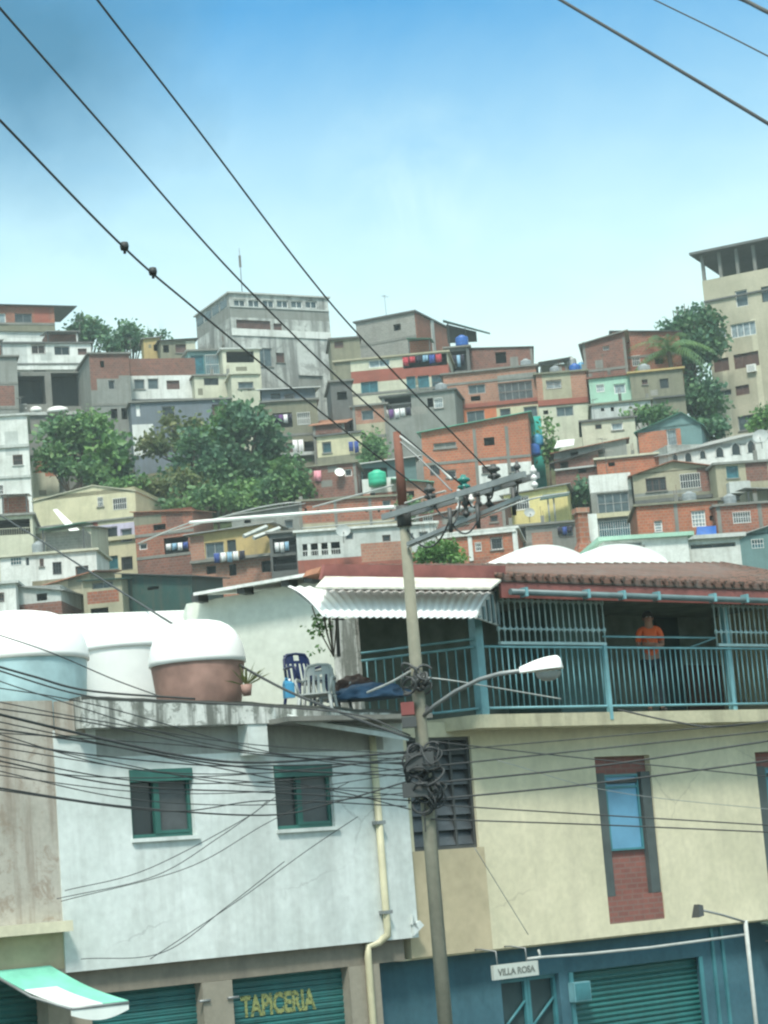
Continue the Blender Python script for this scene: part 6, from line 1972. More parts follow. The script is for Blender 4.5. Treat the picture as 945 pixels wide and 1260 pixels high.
# plastic armchair
def chair(label, at, rz, mat, seat=True):
    t = thing('plastic_chair', label, 'chair', at, rz, 'plastic chairs on the roof terrace')
    m = M[mat]
    o = MB()
    o.hexa([(-.24, -.24, .42), (.24, -.24, .42), (.21, .2, .40), (-.21, .2, .40), (-.24, -.24, .44), (.24, -.24, .44), (.21, .2, .42), (-.21, .2, .42)])
    o.build('seat', m, t)
    for sx in (-1, 1):
        for sy in (-1, 1):
            o = MB(); o.tube([(sx * .22, sy * .2, .42), (sx * .27, sy * .27, 0)], [.028, .022], 6); o.build('leg', m, t)
    # back: frame with vertical slots
    def bp(u, v):
        return Vector((u * (.22 - .02 * v), .20 + .10 * v - .03 * (1 - u * u), .42 + .46 * v))
    o = MB()
    o.tube([bp(-1, 0), bp(-1, .5), bp(-.97, .85), bp(-.75, 1), bp(0, 1.03), bp(.75, 1), bp(.97, .85), bp(1, .5), bp(1, 0)], .022, 6)
    for v0, v1 in ((.70, 1.0),):
        for k in range(8):
            u0, u1 = -.95 + 1.9 * k / 8, -.95 + 1.9 * (k + 1) / 8
            if v0 > .6 and k in (3, 4): 
                o.hexa([bp(u0, v0), bp(u1, v0), bp(u1, v0 + .1), bp(u0, v0 + .1)] + [p + Vector((0, .02, 0)) for p in (bp(u0, v0), bp(u1, v0), bp(u1, v0 + .1), bp(u0, v0 + .1))])
                continue
            o.hexa([bp(u0, v0), bp(u1, v0), bp(u1, v1), bp(u0, v1)] + [p + Vector((0, .02, 0)) for p in (bp(u0, v0), bp(u1, v0), bp(u1, v1), bp(u0, v1))])
    for k in range(5):
        u = -.72 + .36 * k
        for a_, b_ in ((u - .09, u + .09),):
            o.hexa([bp(a_, 0), bp(b_, 0), bp(b_, .7), bp(a_, .7)] + [p + Vector((0, .015, 0)) for p in (bp(a_, 0), bp(b_, 0), bp(b_, .7), bp(a_, .7))])
    o.build('backrest', m, t)
    for sx in (-1, 1):
        o = MB(); o.tube([(sx * .23, -.2, .43), (sx * .27, -.2, .64), (sx * .275, -.05, .665), (sx * .25, .2, .655), bp(sx, .55)], .022, 6); o.build('armrest', m, t)
    return t


def on_terrace(px, py, Y):
    p = P(px, py, Y); return Vector((p.x, p.y, TERR_Z + .062))


def fit_chair(label, px, ytop, Y, rz, mat):
    p = P(px, ytop, Y)
    at = Vector((p.x, p.y, p.z - .89))
    return chair(label, at, rz, mat), at


c1, at = fit_chair('plastic armchair with a dark blue frame, tallest and behind the pale grey ones', 374, 802, 32.6, R(30), 'navy_plastic')
c2, at2 = fit_chair('pale grey plastic armchair turned sideways in front of the blue one', 387, 816, 31.9, R(-8), 'grey_plastic')
c3, at3 = fit_chair('pale grey plastic armchair nearest the wall pier', 403, 822, 32.8, R(24), 'grey_plastic')
zlow = min(at.z, at2.z, at3.z)
# low concrete plinth the chairs stand on
o = MB(); p = P(388, 850, 32.5)
o.box(-1.3, -1.1, TERR_Z + .05 - zlow, 1.3, 1.0, -.001); pl = o.build('plinth', M['concrete']); pl.location = (p.x, p.y, zlow); pl.rotation_euler = (0, 0, R(38))
tag(pl, 'low concrete plinth under the plastic chairs', 'plinth')
for c_ in (c1, c2, c3): c_.location.z = zlow if c_ is not c1 else zlow + (at.z - zlow)
c1.location.z = at.z
o = MB(); o.box(-.45, -.4, zlow - at.z - .0, .45, .4, -.001)
b_ = o.build('pallet', M['pale_grey']); b_.location = (at.x, at.y, at.z); b_.rotation_euler = (0, 0, R(30))
tag(b_, 'grey block lifting the blue plastic chair above the others', 'block')
# blue jerrycan by the chairs
t = thing('jerrycan', 'upright sky blue plastic jerrycan beside the blue chair', 'jerrycan', P(356, 859, 31.8), R(20))
t.scale = (.62, .62, .62)
o = MB(); o.hexa([(-.12, -.1, 0), (.12, -.1, 0), (.12, .1, 0), (-.12, .1, 0), (-.115, -.1, .34), (.115, -.1, .34), (.115, .1, .34), (-.115, .1, .34)])
o.hexa([(-.115, -.1, .341), (.115, -.1, .341), (.115, .1, .341), (-.115, .1, .341), (-.09, -.07, .42), (.06, -.07, .38), (.06, .07, .38), (-.09, .07, .42)]); o.build('body', M['sky_plastic'], t)
o = MB(); o.tube([(.03, 0, .38), (.03, 0, .45)], .035, 8); o.build('cap', M['white_plastic'], t)
o = MB(); o.tube([(-.07, 0, .42), (-.07, 0, .47), (.0, 0, .46), (.0, 0, .40)], .015, 6); o.build('handle', M['sky_plastic'], t)
# heap of blue tarpaulin and a brown sack at the pier
def heap(name, label, cat, mat, px, py, Y, rx, ry, rz_, seed):
    r = random.Random(seed)
    bm = bmesh.new(); bmesh.ops.create_icosphere(bm, subdivisions=4, radius=1)
    for v in bm.verts:
        n = noise.noise(v.co * 2.3 + Vector((seed, 0, 0))) * .35 + noise.noise(v.co * 5.5) * .15
        v.co *= 1 + n
        v.co = Vector((v.co.x * rx, v.co.y * ry, max(v.co.z, -.15) * rz_))
    me = bpy.data.meshes.new(name); bm.to_mesh(me); bm.free()
    for p in me.polygons: p.use_smooth = True
    me.materials.append(M[mat])
    o = bpy.data.objects.new(name, me); COL.objects.link(o)
    o.location = P(px, py, Y); tag(o, label, cat)


plain('old_tarp', (0.05, 0.12, 0.22), 0.6, 0, 0.4)
heap('tarpaulin', 'crumpled blue tarpaulin heaped behind the mossy parapet by the pole', 'tarpaulin', 'old_tarp', 455, 858, 32.6, .55, .35, .2, 3)
heap('sack', 'slumped brown sack on the blue tarpaulin beside the wall pier', 'sack', 'brown_panel', 436, 846, 32.9, .28, .22, .18, 8)
# television antenna with a dry creeper, on the pier
t = thing('television_antenna', 'dark television antenna mast with a crossbar in front of the awning', 'antenna', P(417, 803, 32.6), R(-10))
f_ = lambda px, py: P(px, py, 32.6) - t.location
o = MB(); o.tube([Matrix.Rotation(R(10), 3, 'Z') @ q for q in (f_(417, 808), f_(413, 738))], .03, 6); o.build('mast', M['antenna_metal'], t)
o = MB(); o.tube([Matrix.Rotation(R(10), 3, 'Z') @ q for q in (f_(396, 740), f_(425, 729))], .035, 6); o.build('crossbar', M['antenna_metal'], t)
o = MB()
for a_, b_ in (((409, 758), (423, 756)), ((408, 762), (424, 762)), ((420, 762), (428, 750))): o.tube([Matrix.Rotation(R(10), 3, 'Z') @ f_(*a_), Matrix.Rotation(R(10), 3, 'Z') @ f_(*b_)], .014, 4)
o.build('element', M['antenna_metal'], t)
r = random.Random(5)
t = thing('dry_creeper', 'scraggly dry creeper clinging round the antenna mast', 'plant', P(410, 800, 32.5), 0)
o = MB(); leaf_cloud(o, [(-.15, 0, .35, .22, .1, .18), (-.1, 0, .55, .15, .08, .12), (-.2, 0, .05, .08, .06, .15)], 150, .075, r); o.build('leaves', M['leaf_mid'], t)
o = MB()
for k in range(7):
    x = r.uniform(-.3, .1); o.tube([(0, 0, -.1), (x * .6, -.02, .25), (x, -.04, .55 + r.uniform(-.1, .2))], .01, 4)
o.build('stem', M['bark'], t)
t = thing('potted_plant', 'small spiky yellowish plant in a clay pot beside the brown tank', 'plant', P(304, 856, 31.6), 0)
o = MB(); o.lathe([(.001, 0), (.06, 0), (.085, .16), (.075, .16), (.07, .13), (.001, .13)], 14); o.build('pot', M['tank_brown'], t)
o = MB()
for k in range(22):
    a_ = r.uniform(0, 6.28); e = r.uniform(.3, 1.4); L = r.uniform(.25, .45); d = Vector((math.cos(a_) * math.cos(e), math.sin(a_) * math.cos(e), math.sin(e))); s_ = d.cross(Vector((0, 0, 1))).normalized() * .012
    q = Vector((0, 0, .14)); o.poly((q - s_, q + s_, q + d * L * .6 + s_, q + d * L - Vector((0, 0, .04)), q + d * L * .6 - s_))
o.build('leaves', M['leaf_yellow'], t)

# ================================================================== street pole
PY = 28.0
pb = P(548, 1260, PY); ptp = P(484, 532, PY)
pole = thing('utility_pole', 'tall concrete utility pole with a rusty upper section and a slanting crossarm', 'utility pole', (pb.x, pb.y, 0.15), 0)
pz = lambda px, py: P(px, py, PY).z - .15
zj = pz(490, 628); zt = pz(484, 532); zcl = pz(507, 850)
o = MB(); o.tube([(0, 0, -.5), (0, 0, zcl), (0, 0, zj)], [.102, .083, .066], 14); o.build('shaft', M['pole_concrete'], pole)
o = MB(); o.tube([(0, 0, zj + .003), (0, 0, zt)], [.064, .052], 12); o.build('upper_section', M['pole_rust'], pole)
o = MB(); o.tube([(0, 0, zj - .22), (0, 0, zj + .05)], .095, 12); o.build('collar', M['dark_frame'], pole)
# crossarm of two beams, running towards the camera on the right
ARM_A, ARM_B = P(479, 637, 28.2), P(654, 584, 26.1)
L0, L1 = ARM_A - pole.location, ARM_B - pole.location
dv = (L1 - L0).normalized(); sdv = Vector((-dv.y, dv.x, 0)).normalized()
def beam(mb, A, B, w, h, off):
    A = A + off; B = B + off; s_ = sdv * w / 2; u = Vector((0, 0, h / 2))
    mb.hexa([A - s_ - u, B - s_ - u, B + s_ - u, A + s_ - u, A - s_ + u, B - s_ + u, B + s_ + u, A + s_ + u])
for k in (-1, 1):
    o = MB(); beam(o, L0, L1, .05, .075, sdv * .11 * k); o.build('crossarm', M['galvanised'], pole)
o = MB(); lw = [P(500, 668, 28.0) - pole.location, P(640, 612, 26.3) - pole.location]
beam(o, Vector((0.02, -.12, pz(493, 672))), lw[1], .04, .05, Vector((0, 0, 0))); o.build('brace', M['galvanised'], pole)
def insul(px, py, Y, r_, mat, n=3, up=True):
    p = P(px, py, Y) - pole.location
    o = MB(); prof = [(.001, -.14)]
    for k in range(n):
        z = -.12 + k * .26 / n; prof += [(r_ * .45, z), (r_, z + .02), (r_ * .9, z + .05), (r_ * .45, z + .07)]
    prof += [(r_ * .4, .15), (.001, .16)]
    o.lathe(prof, 12, p); return o.build('insulator', M[mat], pole)
insul(529, 611, 27.6, 0.078, 'dark_frame'); insul(571, 599, 27.1, 0.086, 'insulator_green'); insul(608, 586, 26.6, 0.086, 'dark_frame')
insul(637, 583, 26.3, 0.047, 'dark_frame'); insul(657, 588, 26.1, 0.043, 'porcelain')
for px, py, m_ in ((565, 617, 'porcelain'), (580, 619, 'porcelain'), (573, 624, 'dark_frame'), (588, 612, 'dark_frame'), (601, 612, 'dark_frame'), (633, 600, 'dark_frame')):
    insul(px, py, 27.0, .05, m_, 2)
for px, y0, y1 in ((553, 625, 655), (587, 620, 650), (631, 600, 634)):
    o = MB(); o.tube([P(px, y0, 26.8) - pole.location, P(px + 2, y1, 26.8) - pole.location], .03, 6); o.build('drop_fuse', M['dark_frame'], pole)
plain('box_red', (0.22, 0.06, 0.055), 0.7, 0, 0.3)
# lower terminal boxes, coils of cable
for (px0, py0, px1, py1, m_) in ((494, 864, 509, 881, 'box_red'), (495, 882, 512, 896, 'dark_frame'), (500, 925, 533, 950, 'dark_frame'), (496, 962, 526, 982, 'dark_frame')):
    a_ = P(px0, py1, 27.85) - pole.location; b_ = P(px1, py0, 27.85) - pole.location
    o = MB(); o.box(a_.x, a_.y - .11, a_.z, b_.x, a_.y + .1, b_.z); o.build('terminal_box', M[m_], pole)
rr = random.Random(9)
def coil(cz, R_, n, sp, seed):
    r = random.Random(seed)
    o = MB()
    for k in range(n):
        c0 = Vector((r.uniform(-.12, .12), -.12 + r.uniform(-.1, .05), cz + r.uniform(-sp, sp)))
        ax = Vector((r.gauss(0, .5), r.gauss(0, 1), r.gauss(0, .5))).normalized(); u = ax.orthogonal().normalized(); v = ax.cross(u)
        q = R_ * r.uniform(.6, 1.2); ph = r.uniform(0, 6); ar = r.uniform(3.5, 6.2)
        o.tube([c0 + u * q * math.cos(ph + ar * i / 14) + v * q * .8 * math.sin(ph + ar * i / 14) for i in range(15)], r.uniform(.010, .018), 5)
    return o
coil(pz(520, 958), .16, 42, .36, 1).build('cable_coil', M['black_cable'], pole)
coil(pz(505, 838), .115, 16, .12, 2).build('cable_coil', M['dark_frame'], pole)
# small hanging ends
o = MB()
for k in range(9):
    x = rr.uniform(-.25, .15); z = pz(515, 930 + rr.uniform(0, 60)); o.tube([(x * .4, -.13, z), (x, -.16, z - .15), (x * 1.1, -.15, z - rr.uniform(.25, .5))], .008, 4)
o.build('cable_end', M['black_cable'], pole)
for (a_, b_, dz) in (((529, 611, 27.5), (566, 617, 27), .25), ((571, 599, 27.0), (588, 612, 27), .2), ((608, 586, 26.5), (601, 612, 26.9), .12), ((637, 583, 26.3), (633, 600, 27), .15), ((566, 617, 27), (554, 645, 26.8), .1), ((588, 612, 27), (588, 640, 26.8), .12), ((633, 600, 27), (600, 612, 27), .22), ((500, 650, 28), (553, 640, 26.9), .3), ((553, 640, 26.9), (590, 635, 26.8), .2)):
    A, B = P(*a_) - pole.location, P(*b_) - pole.location
    o = MB(); o.tube([A.lerp(B, i / 10) + Vector((0, -.03, -dz * 4 * (i / 10) * (1 - i / 10))) for i in range(11)], .012, 5); o.build('jumper', M['black_cable'], pole)

# street lamp on a curved arm
lamp = thing('street_lamp', 'white hooded street lamp on a long curved arm, in front of the blue railing', 'street lamp', P(523, 880, PY), 0)
g = lambda px, py, Y=PY: P(px, py, Y) - lamp.location
o = MB(); o.tube([g(516, 886), g(535, 868, 27.8), g(560, 851, 27.6), g(590, 836, 27.4), g(615, 829, 27.2), g(645, 825, 27.0)], .028, 8); o.build('arm', M['galvanised'], lamp)
o = MB(); o.tube([(-.12, .0, -.06), (0.06, 0, .1)], .05, 8); o.build('clamp', M['dark_frame'], lamp)
hc = g(666, 822, 26.9)
hd = MB(); n = 18
def head_pt(u, w):
    """u along the hood, w round the half section"""
    rx = .075 + .10 * math.sin(min(1, u * 1.25) * math.pi * .5)
    if u > .85: rx *= math.sqrt(max(0, 1 - ((u - .85) / .15) ** 2)) * .9 + .1
    return hc + Vector((-.27 + .54 * u, 0, 0)) + Vector((0, math.cos(w) * rx, math.sin(w) * rx * .95 - .04 + u * .02))
for i in range(n):
    for j in range(10):
        u0, u1 = i / n, (i + 1) / n; w0, w1 = math.pi * j / 10, math.pi * (j + 1) / 10
        hd.poly((head_pt(u0, w0), head_pt(u1, w0), head_pt(u1, w1), head_pt(u0, w1)), 0, True)
for i in range(n):
    u0, u1 = i / n, (i + 1) / n
    hd.poly((head_pt(u0, 0), head_pt(u0, math.pi), head_pt(u1, math.pi), head_pt(u1, 0)))
hd.poly([head_pt(0, math.pi * j / 10) for j in range(11)])
h = hd.build('hood', M['lamp_white'], lamp)
o = MB(); prof = []
for k in range(7):
    an = k / 6 * math.pi / 2; prof.append((max(.001, .13 * math.cos(an)), -.045 - .11 * math.sin(an)))
o.lathe(prof, 16, hc + Vector((.08, 0, -.01)), 0, 1.25, .9); o.build('glass_bowl', M['lamp_glass'], lamp)

# ================================================================== cables
def cable(label, pts, r, mat='black_cable', sag=0.0, group='overhead cables', name='overhead_cable', n=14):
    W = [P(*p) for p in pts]
    off = lambda p: not (-8 < p[0] < 953 and -8 < p[1] < 1268)
    lead = W[0] + (W[0] - W[1]).normalized() * 14 if off(pts[0]) else None
    tail = W[-1] + (W[-1] - W[-2]).normalized() * 14 if off(pts[-1]) else None
    out = []
    if len(W) == 2:
        for i in range(n + 1):
            u = i / n; q = W[0].lerp(W[1], u); q.z -= sag * 4 * u * (1 - u); out.append(q)
    else:
        Q = [W[0] * 2 - W[1]] + W + [W[-1] * 2 - W[-2]]
        for k in range(len(W) - 1):
            a, b, c, d = Q[k:k + 4]
            for i in range(n):
                u = i / n
                out.append(.5 * (2 * b + (c - a) * u + (2 * a - 5 * b + 4 * c - d) * u * u + (3 * b - a - 3 * c + d) * u ** 3))
        out.append(W[-1])
    if lead is not None: out.insert(0, lead)
    if tail is not None: out.append(tail)
    o0 = out[0].copy()
    mb = MB(); mb.tube([q - o0 for q in out], r * .84, 6)
    o = mb.build(name, M[mat]); o.location = o0
    tag(o, label, 'cable', group)
    return o


# three lines coming in over the street to the crossarm
cable('lowest of the three black lines slanting down the sky, with two spacer knots on it', [(-40, 108, 13), (0, 148, 13.6), (150, 302, 16.5), (240, 380, 19), (400, 511, 24), (529, 611, 27.6)], .0115)
cable('middle one of the three black lines slanting down the sky to the crossarm', [(-20, -14, 13.5), (0, 10, 14), (140, 170, 17), (290, 340, 20.5), (440, 487, 24.5), (571, 599, 27.1)], .0115)
cable('uppermost of the three black lines slanting down the sky to the crossarm end', [(100, -32, 14), (120, 0, 14.5), (240, 155, 17.5), (380, 340, 21), (460, 432, 23.5), (608, 586, 26.6)], .0115)
for (px, py, Y) in ((153, 303, 16.6), (188, 334, 17.5)):
    o = MB(); o.lathe([(.001, -.035), (.03, -.03), (.036, 0), (.03, .03), (.001, .035)], 10); o.tube([(0, 0, -.06), (0, 0, 0)], .012, 5)
    o = o.build('spacer_knot', M['black_cable']); o.location = P(px, py, Y); tag(o, 'small black knot clamped on the lowest slanting line', 'cable clamp', 'knots on the slanting line')
cable('grey stay wire from the top of the rusty pole to the crossarm, thinner one', [(486, 538, 28), (520, 568, 27.8), (556, 604, 27.3)], .013, 'galvanised')
cable('grey stay wire from the top of the rusty pole to the crossarm, thicker pale one', [(488, 534, 28), (530, 565, 27.7), (556, 590, 27.2)], .022, 'pale_cable')
cable('thick black cable crossing the upper corner of the sky', [(660, -20, 14), (690, 0, 14), (800, 65, 13), (945, 152, 12), (1000, 188, 11.6)], .0135)
cable('thin black cable high in the sky, over the thick one', [(780, -14, 17), (806, 0, 17), (880, 36, 16), (945, 69, 15), (1000, 98, 14.5)], .0075)
cable('short thick black cable cutting only the topmost corner of the sky', [(880, -14, 12), (915, 0, 12), (945, 15, 11.5), (1000, 40, 11)], .015)
# long line down from the hill to the pole
cable('long dark cable running down from the cream houses to the pole clutter', [(-20, 622, 60), (36, 656, 52), (200, 760, 36), (330, 838, 31), (430, 881, 29), (507, 909, 27.9)], .022)
# pale thick service cable left of the pole
cable('thick white sheathed cable stretched level across the hill to the pole', [(234, 643, 33), (300, 637.5, 31.5), (400, 630, 29.5), (486, 624, 28.1)], .035, 'white_plastic')
cable('thin pale cable falling away from the end of the white sheathed one', [(170, 669, 36), (200, 656, 34.5), (234, 643, 33)], .014, 'pale_cable')
cable('thin pale cable rising to the pole above the white sheathed one', [(208, 655, 38), (300, 629, 35), (345, 620, 33), (370, 618, 33)], .014, 'pale_cable')
cable('thin pale cable from the white rooftop room to the pole', [(385, 624, 31), (440, 609, 29.8), (484, 597, 28.2)], .014, 'pale_cable')
cable('pale cable that crosses behind the pole to the green insulator', [(490, 622, 28), (520, 612, 27.8), (548, 604, 27.4)], .016, 'pale_cable')
cable('pale cable slung low from the pole towards the hill past the drop fuses', [(496, 676, 28), (545, 656, 27.4), (600, 634, 26.8), (650, 615, 26.3), (700, 606, 30)], .013, 'pale_cable')
cable('pale level cable across the gallery house to the pole collar', [(372, 650, 33), (430, 645, 31), (486, 641, 28.2)], .012, 'pale_cable')
# bundle to the left of the pole
bund = [((-30, 872), (100, 903), (230, 931), (330, 938), (505, 925), .024), ((-30, 905), (90, 926), (240, 941), (340, 942), (505, 938), .013), ((-30, 925), (160, 960), (320, 962), (505, 945), .012),
        ((-30, 930), (150, 966), (330, 975), (505, 985), .014), ((-30, 965), (150, 992), (330, 1003), (420, 985), (500, 962), .016), ((-30, 968), (200, 998), (330, 985), (500, 992), .012),
        ((-30, 893), (120, 915), (300, 944), (505, 955), .016), ((-30, 905), (100, 930), (300, 966), (505, 970), .010), ((-30, 938), (120, 956), (300, 953), (505, 933), .010),
        ((-30, 868), (110, 889), (300, 926), (505, 941), .012), ((-30, 895), (160, 946), (350, 950), (505, 930), .010), ((-30, 950), (180, 975), (350, 972), (505, 950), .009),
        ((-30, 842), (120, 868), (330, 925), (505, 950), .010), ((-30, 882), (220, 935), (420, 975), (505, 996), .011), ((-30, 915), (200, 951), (380, 968), (505, 980), .010)]
bund = [b[:-1] + (b[-1] * .82,) for b in bund] + [((-30, 828), (60, 858), (240, 912), (400, 935), (505, 940), .008), ((-30, 858), (110, 885), (300, 915), (505, 928), .008), ((-30, 942), (160, 983), (340, 990), (505, 975), .008), ((-30, 900), (200, 915), (350, 928), (505, 934), .008)]
for b in bund:
    pts = []
    for k, (x, y) in enumerate(b[:-1]):
        u = (x + 30) / 535
        pts.append((x, y, 24.0 + 3.85 * u + rr.uniform(-.15, .15) * (1 if k < len(b) - 2 else 0)))
    cable('one of the black cables bunched across the upper part of the white house front', pts, b[-1], group='cables bunched across the white house')
cable('sagging dark cable lying along the foot of the mossy parapet', [(-30, 816, 27), (100, 855, 28), (200, 862, 28.3), (330, 869, 28.3), (440, 880, 28.2), (505, 905, 27.9)], .013)
cable('thin cable that cuts across the tanks from the upper edge to the parapet', [(-30, 772, 28), (60, 802, 28.5), (140, 836, 29), (200, 858, 29)], .010)
cable('thick twisted cable passing in front of the teal tank', [(-30, 812, 26), (40, 832, 26.5), (110, 850, 27), (240, 860, 27.5)], .017)
# thin drop wires hanging down the white wall
for pts in (((70, 1106), (190, 1078), (270, 1030), (340, 980)), ((75, 1109), (230, 1068), (330, 1012), (430, 962)), ((100, 1180), (200, 1172), (280, 1115), (350, 1060)), ((185, 1180), (290, 1110), (380, 1045), (440, 1005)), ((80, 1096), (180, 1070), (300, 1008), (330, 985))):
    cable('thin grey drop wire slack against the lower part of the white house front', [(x, y, P(x, y, 1) and (28.2 + (x - 80) * .0085)) for x, y in pts], .007, group='drop wires on the white wall')
# to the right of the pole
rt_ = [((530, 943), (740, 921), (990, 895), .013), ((530, 964), (740, 942), (990, 905), .016), ((530, 984), (740, 963), (990, 930), .016), ((530, 990), (740, 1003), (990, 1018), .011), ((530, 1008), (740, 1015), (990, 1026), .012), ((530, 912), (700, 931), (990, 960), .010),
       ((530, 925), (760, 905), (990, 884), .010)]
for b in rt_:
    pts = [(x, y, 27.9 + (x - 530) * .002) for x, y in b[:-1]]
    cable('one of the black cables strung across the cream wall under the balcony', pts, b[-1], group='cables across the cream wall')
cable('dark cable drooping along the edge of the balcony slab', [(760, 873, 33.5), (830, 888, 33.2), (890, 894, 33), (990, 880, 33)], .018)
cable('light cable looping from the pole clutter past the lamp arm', [(512, 832, 27.9), (560, 838, 28.2), (620, 848, 29), (690, 860, 31)], .012, 'pale_cable')
cable('pale cable bundle coming from the terrace to the pole clutter', [(452, 852, 30), (480, 840, 29), (505, 826, 27.9)], .018, 'pale_cable')
cable('thin grey wire slanting down the cream wall to the hanging sign', [(584, 1043, 33.6), (650, 1150, 34.2)], .007, 'galvanised')
cable('faint grey wire slanting across the cream wall past the brick panel', [(610, 935, 31), (760, 975, 32), (990, 1000, 33)], .006, 'galvanised')

# ================================================================== shop front things
sg = thing('hanging_sign', 'small white shop sign hung from two hooks over the blue door', 'sign', CHF.W((CHF.L(633, 1194, -.45).x, -.45, CHF.L(633, 1194, -.45).z)), FC.yaw)
f2 = Fr(sg.location, FC.yaw)
a_, c_, b_, d_ = f2.rect(606, 1185, 661, 1203)
o = MB(); o.box(a_, -.03, c_, b_, .03, d_); o.build('board', M['sign_board'], sg)
text_on(sg, 'VILLA ROSA', 'lettering_dark', (a_ + b_) / 2, -.0345, c_ + (d_ - c_) * .28, (d_ - c_) * .62, (b_ - a_) * .84)
for u in (.12, .78):
    x = a_ + (b_ - a_) * u
    o = MB(); o.tube([(x, 0, d_), (x - .01, 0, d_ + .2), (x - .02, .3, d_ + .24), (x - .02, .46, d_ + .24)], .012, 6); o.build('hook', M['galvanised'], sg)
# conduit along the shop front and the bent steel post with its small floodlight
o = MB(); q = [(648, 1180), (665, 1178), (720, 1174), (800, 1166), (860, 1158), (918, 1150)]
pts = [CHF.W(CHF.L(x, y, -.2)) for x, y in q]; o0 = pts[0].copy()
o.tube([p - o0 for p in pts], .025, 6); o.tube([pts[1] - o0 + Vector((-.02, 0, .12)), pts[1] - o0], .02, 5)
o = o.build('conduit_pipe', M['pale_grey']); o.location = o0; tag(o, 'thin pale conduit pipe running above the wide blue shutter', 'pipe')
ps = thing('bent_steel_post', 'pale steel post with a bent arm and little floodlight before the blue shops', 'post', CHF.W((CHF.L(922, 1180, -1.6).x, -1.6, .15)), FC.yaw)
f2 = Fr(ps.location, FC.yaw)
zt_ = f2.L(922, 1132).z; h1 = f2.L(860, 1119)
o = MB(); o.tube([(0, 0, 0), (0, 0, zt_)], .034, 8); o.build('upright', M['pale_grey'], ps)
o = MB(); o.tube([(0.02, 0, zt_ - .03), (h1.x * .5, 0, (zt_ + h1.z) / 2), (h1.x, 0, h1.z)], .018, 8); o.build('arm', M['galvanised'], ps)
o = MB(); o.hexa([(h1.x - .1, -.08, h1.z - .12), (h1.x + .02, -.08, h1.z - .1), (h1.x + .02, .08, h1.z - .1), (h1.x - .1, .08, h1.z - .12), (h1.x - .05, -.05, h1.z + .08), (h1.x + .05, -.05, h1.z + .06), (h1.x + .05, .05, h1.z + .06), (h1.x - .05, .05, h1.z + .08)]); o.build('floodlight', M['dark_frame'], ps)
aw = thing('teal_awning', 'corner of a teal sheet awning behind the bent steel post', 'awning', CHF.W((CHF.L(950, 1140, -.02).x, -.02, CHF.L(950, 1135, -.02).z)), FC.yaw)
o = MB(); o.hexa([(-.3, 0, 0), (1.6, 0, 0), (1.7, -.9, -.22), (-.2, -.9, -.22), (-.3, 0, .03), (1.6, 0, .03), (1.7, -.9, -.19), (-.2, -.9, -.19)]); o.build('sheet', M['dark_green_tin'], aw)
o = MB(); o.tube([(-.2, 0, -.3), (-.2, -.88, -.23)], .015, 5); o.tube([(1.6, 0, -.3), (1.7, -.88, -.23)], .015, 5); o.build('bracket', M['galvanised'], aw)
# ================================================================== the person on the balcony
for nme, c in (('skin', (0.36, 0.19, 0.13)), ('hair', (0.02, 0.015, 0.012)), ('orange_cloth', (0.80, 0.13, 0.03)), ('dark_trousers', (0.015, 0.025, 0.035)), ('shoe', (0.03, 0.03, 0.03)), ('eye_white', (0.6, 0.58, 0.55))):
    plain(nme, c, 0.75, 0, 0.12)


def skin(name, joints, edges, mat, parent, sub=2, rootv=0, sy=1.0):
    me = bpy.data.meshes.new(name)
    me.from_pydata([j[:3] for j in joints], edges, [])
    o = bpy.data.objects.new(name, me)
    COL.objects.link(o)
    o.parent = parent
    me.materials.append(M[mat])
    md = o.modifiers.new('skin', 'SKIN')
    md.use_smooth_shade = True
    sv = me.skin_vertices[0].data
    for k, j in enumerate(joints):
        r = j[3]
        sv[k].radius = (r, r * (j[4] if len(j) > 4 else 1.0)) if True else (r, r)
        sv[k].use_root = (k == rootv)
    sd = o.modifiers.new('sub', 'SUBSURF'); sd.levels = sub; sd.render_levels = sub
    return o


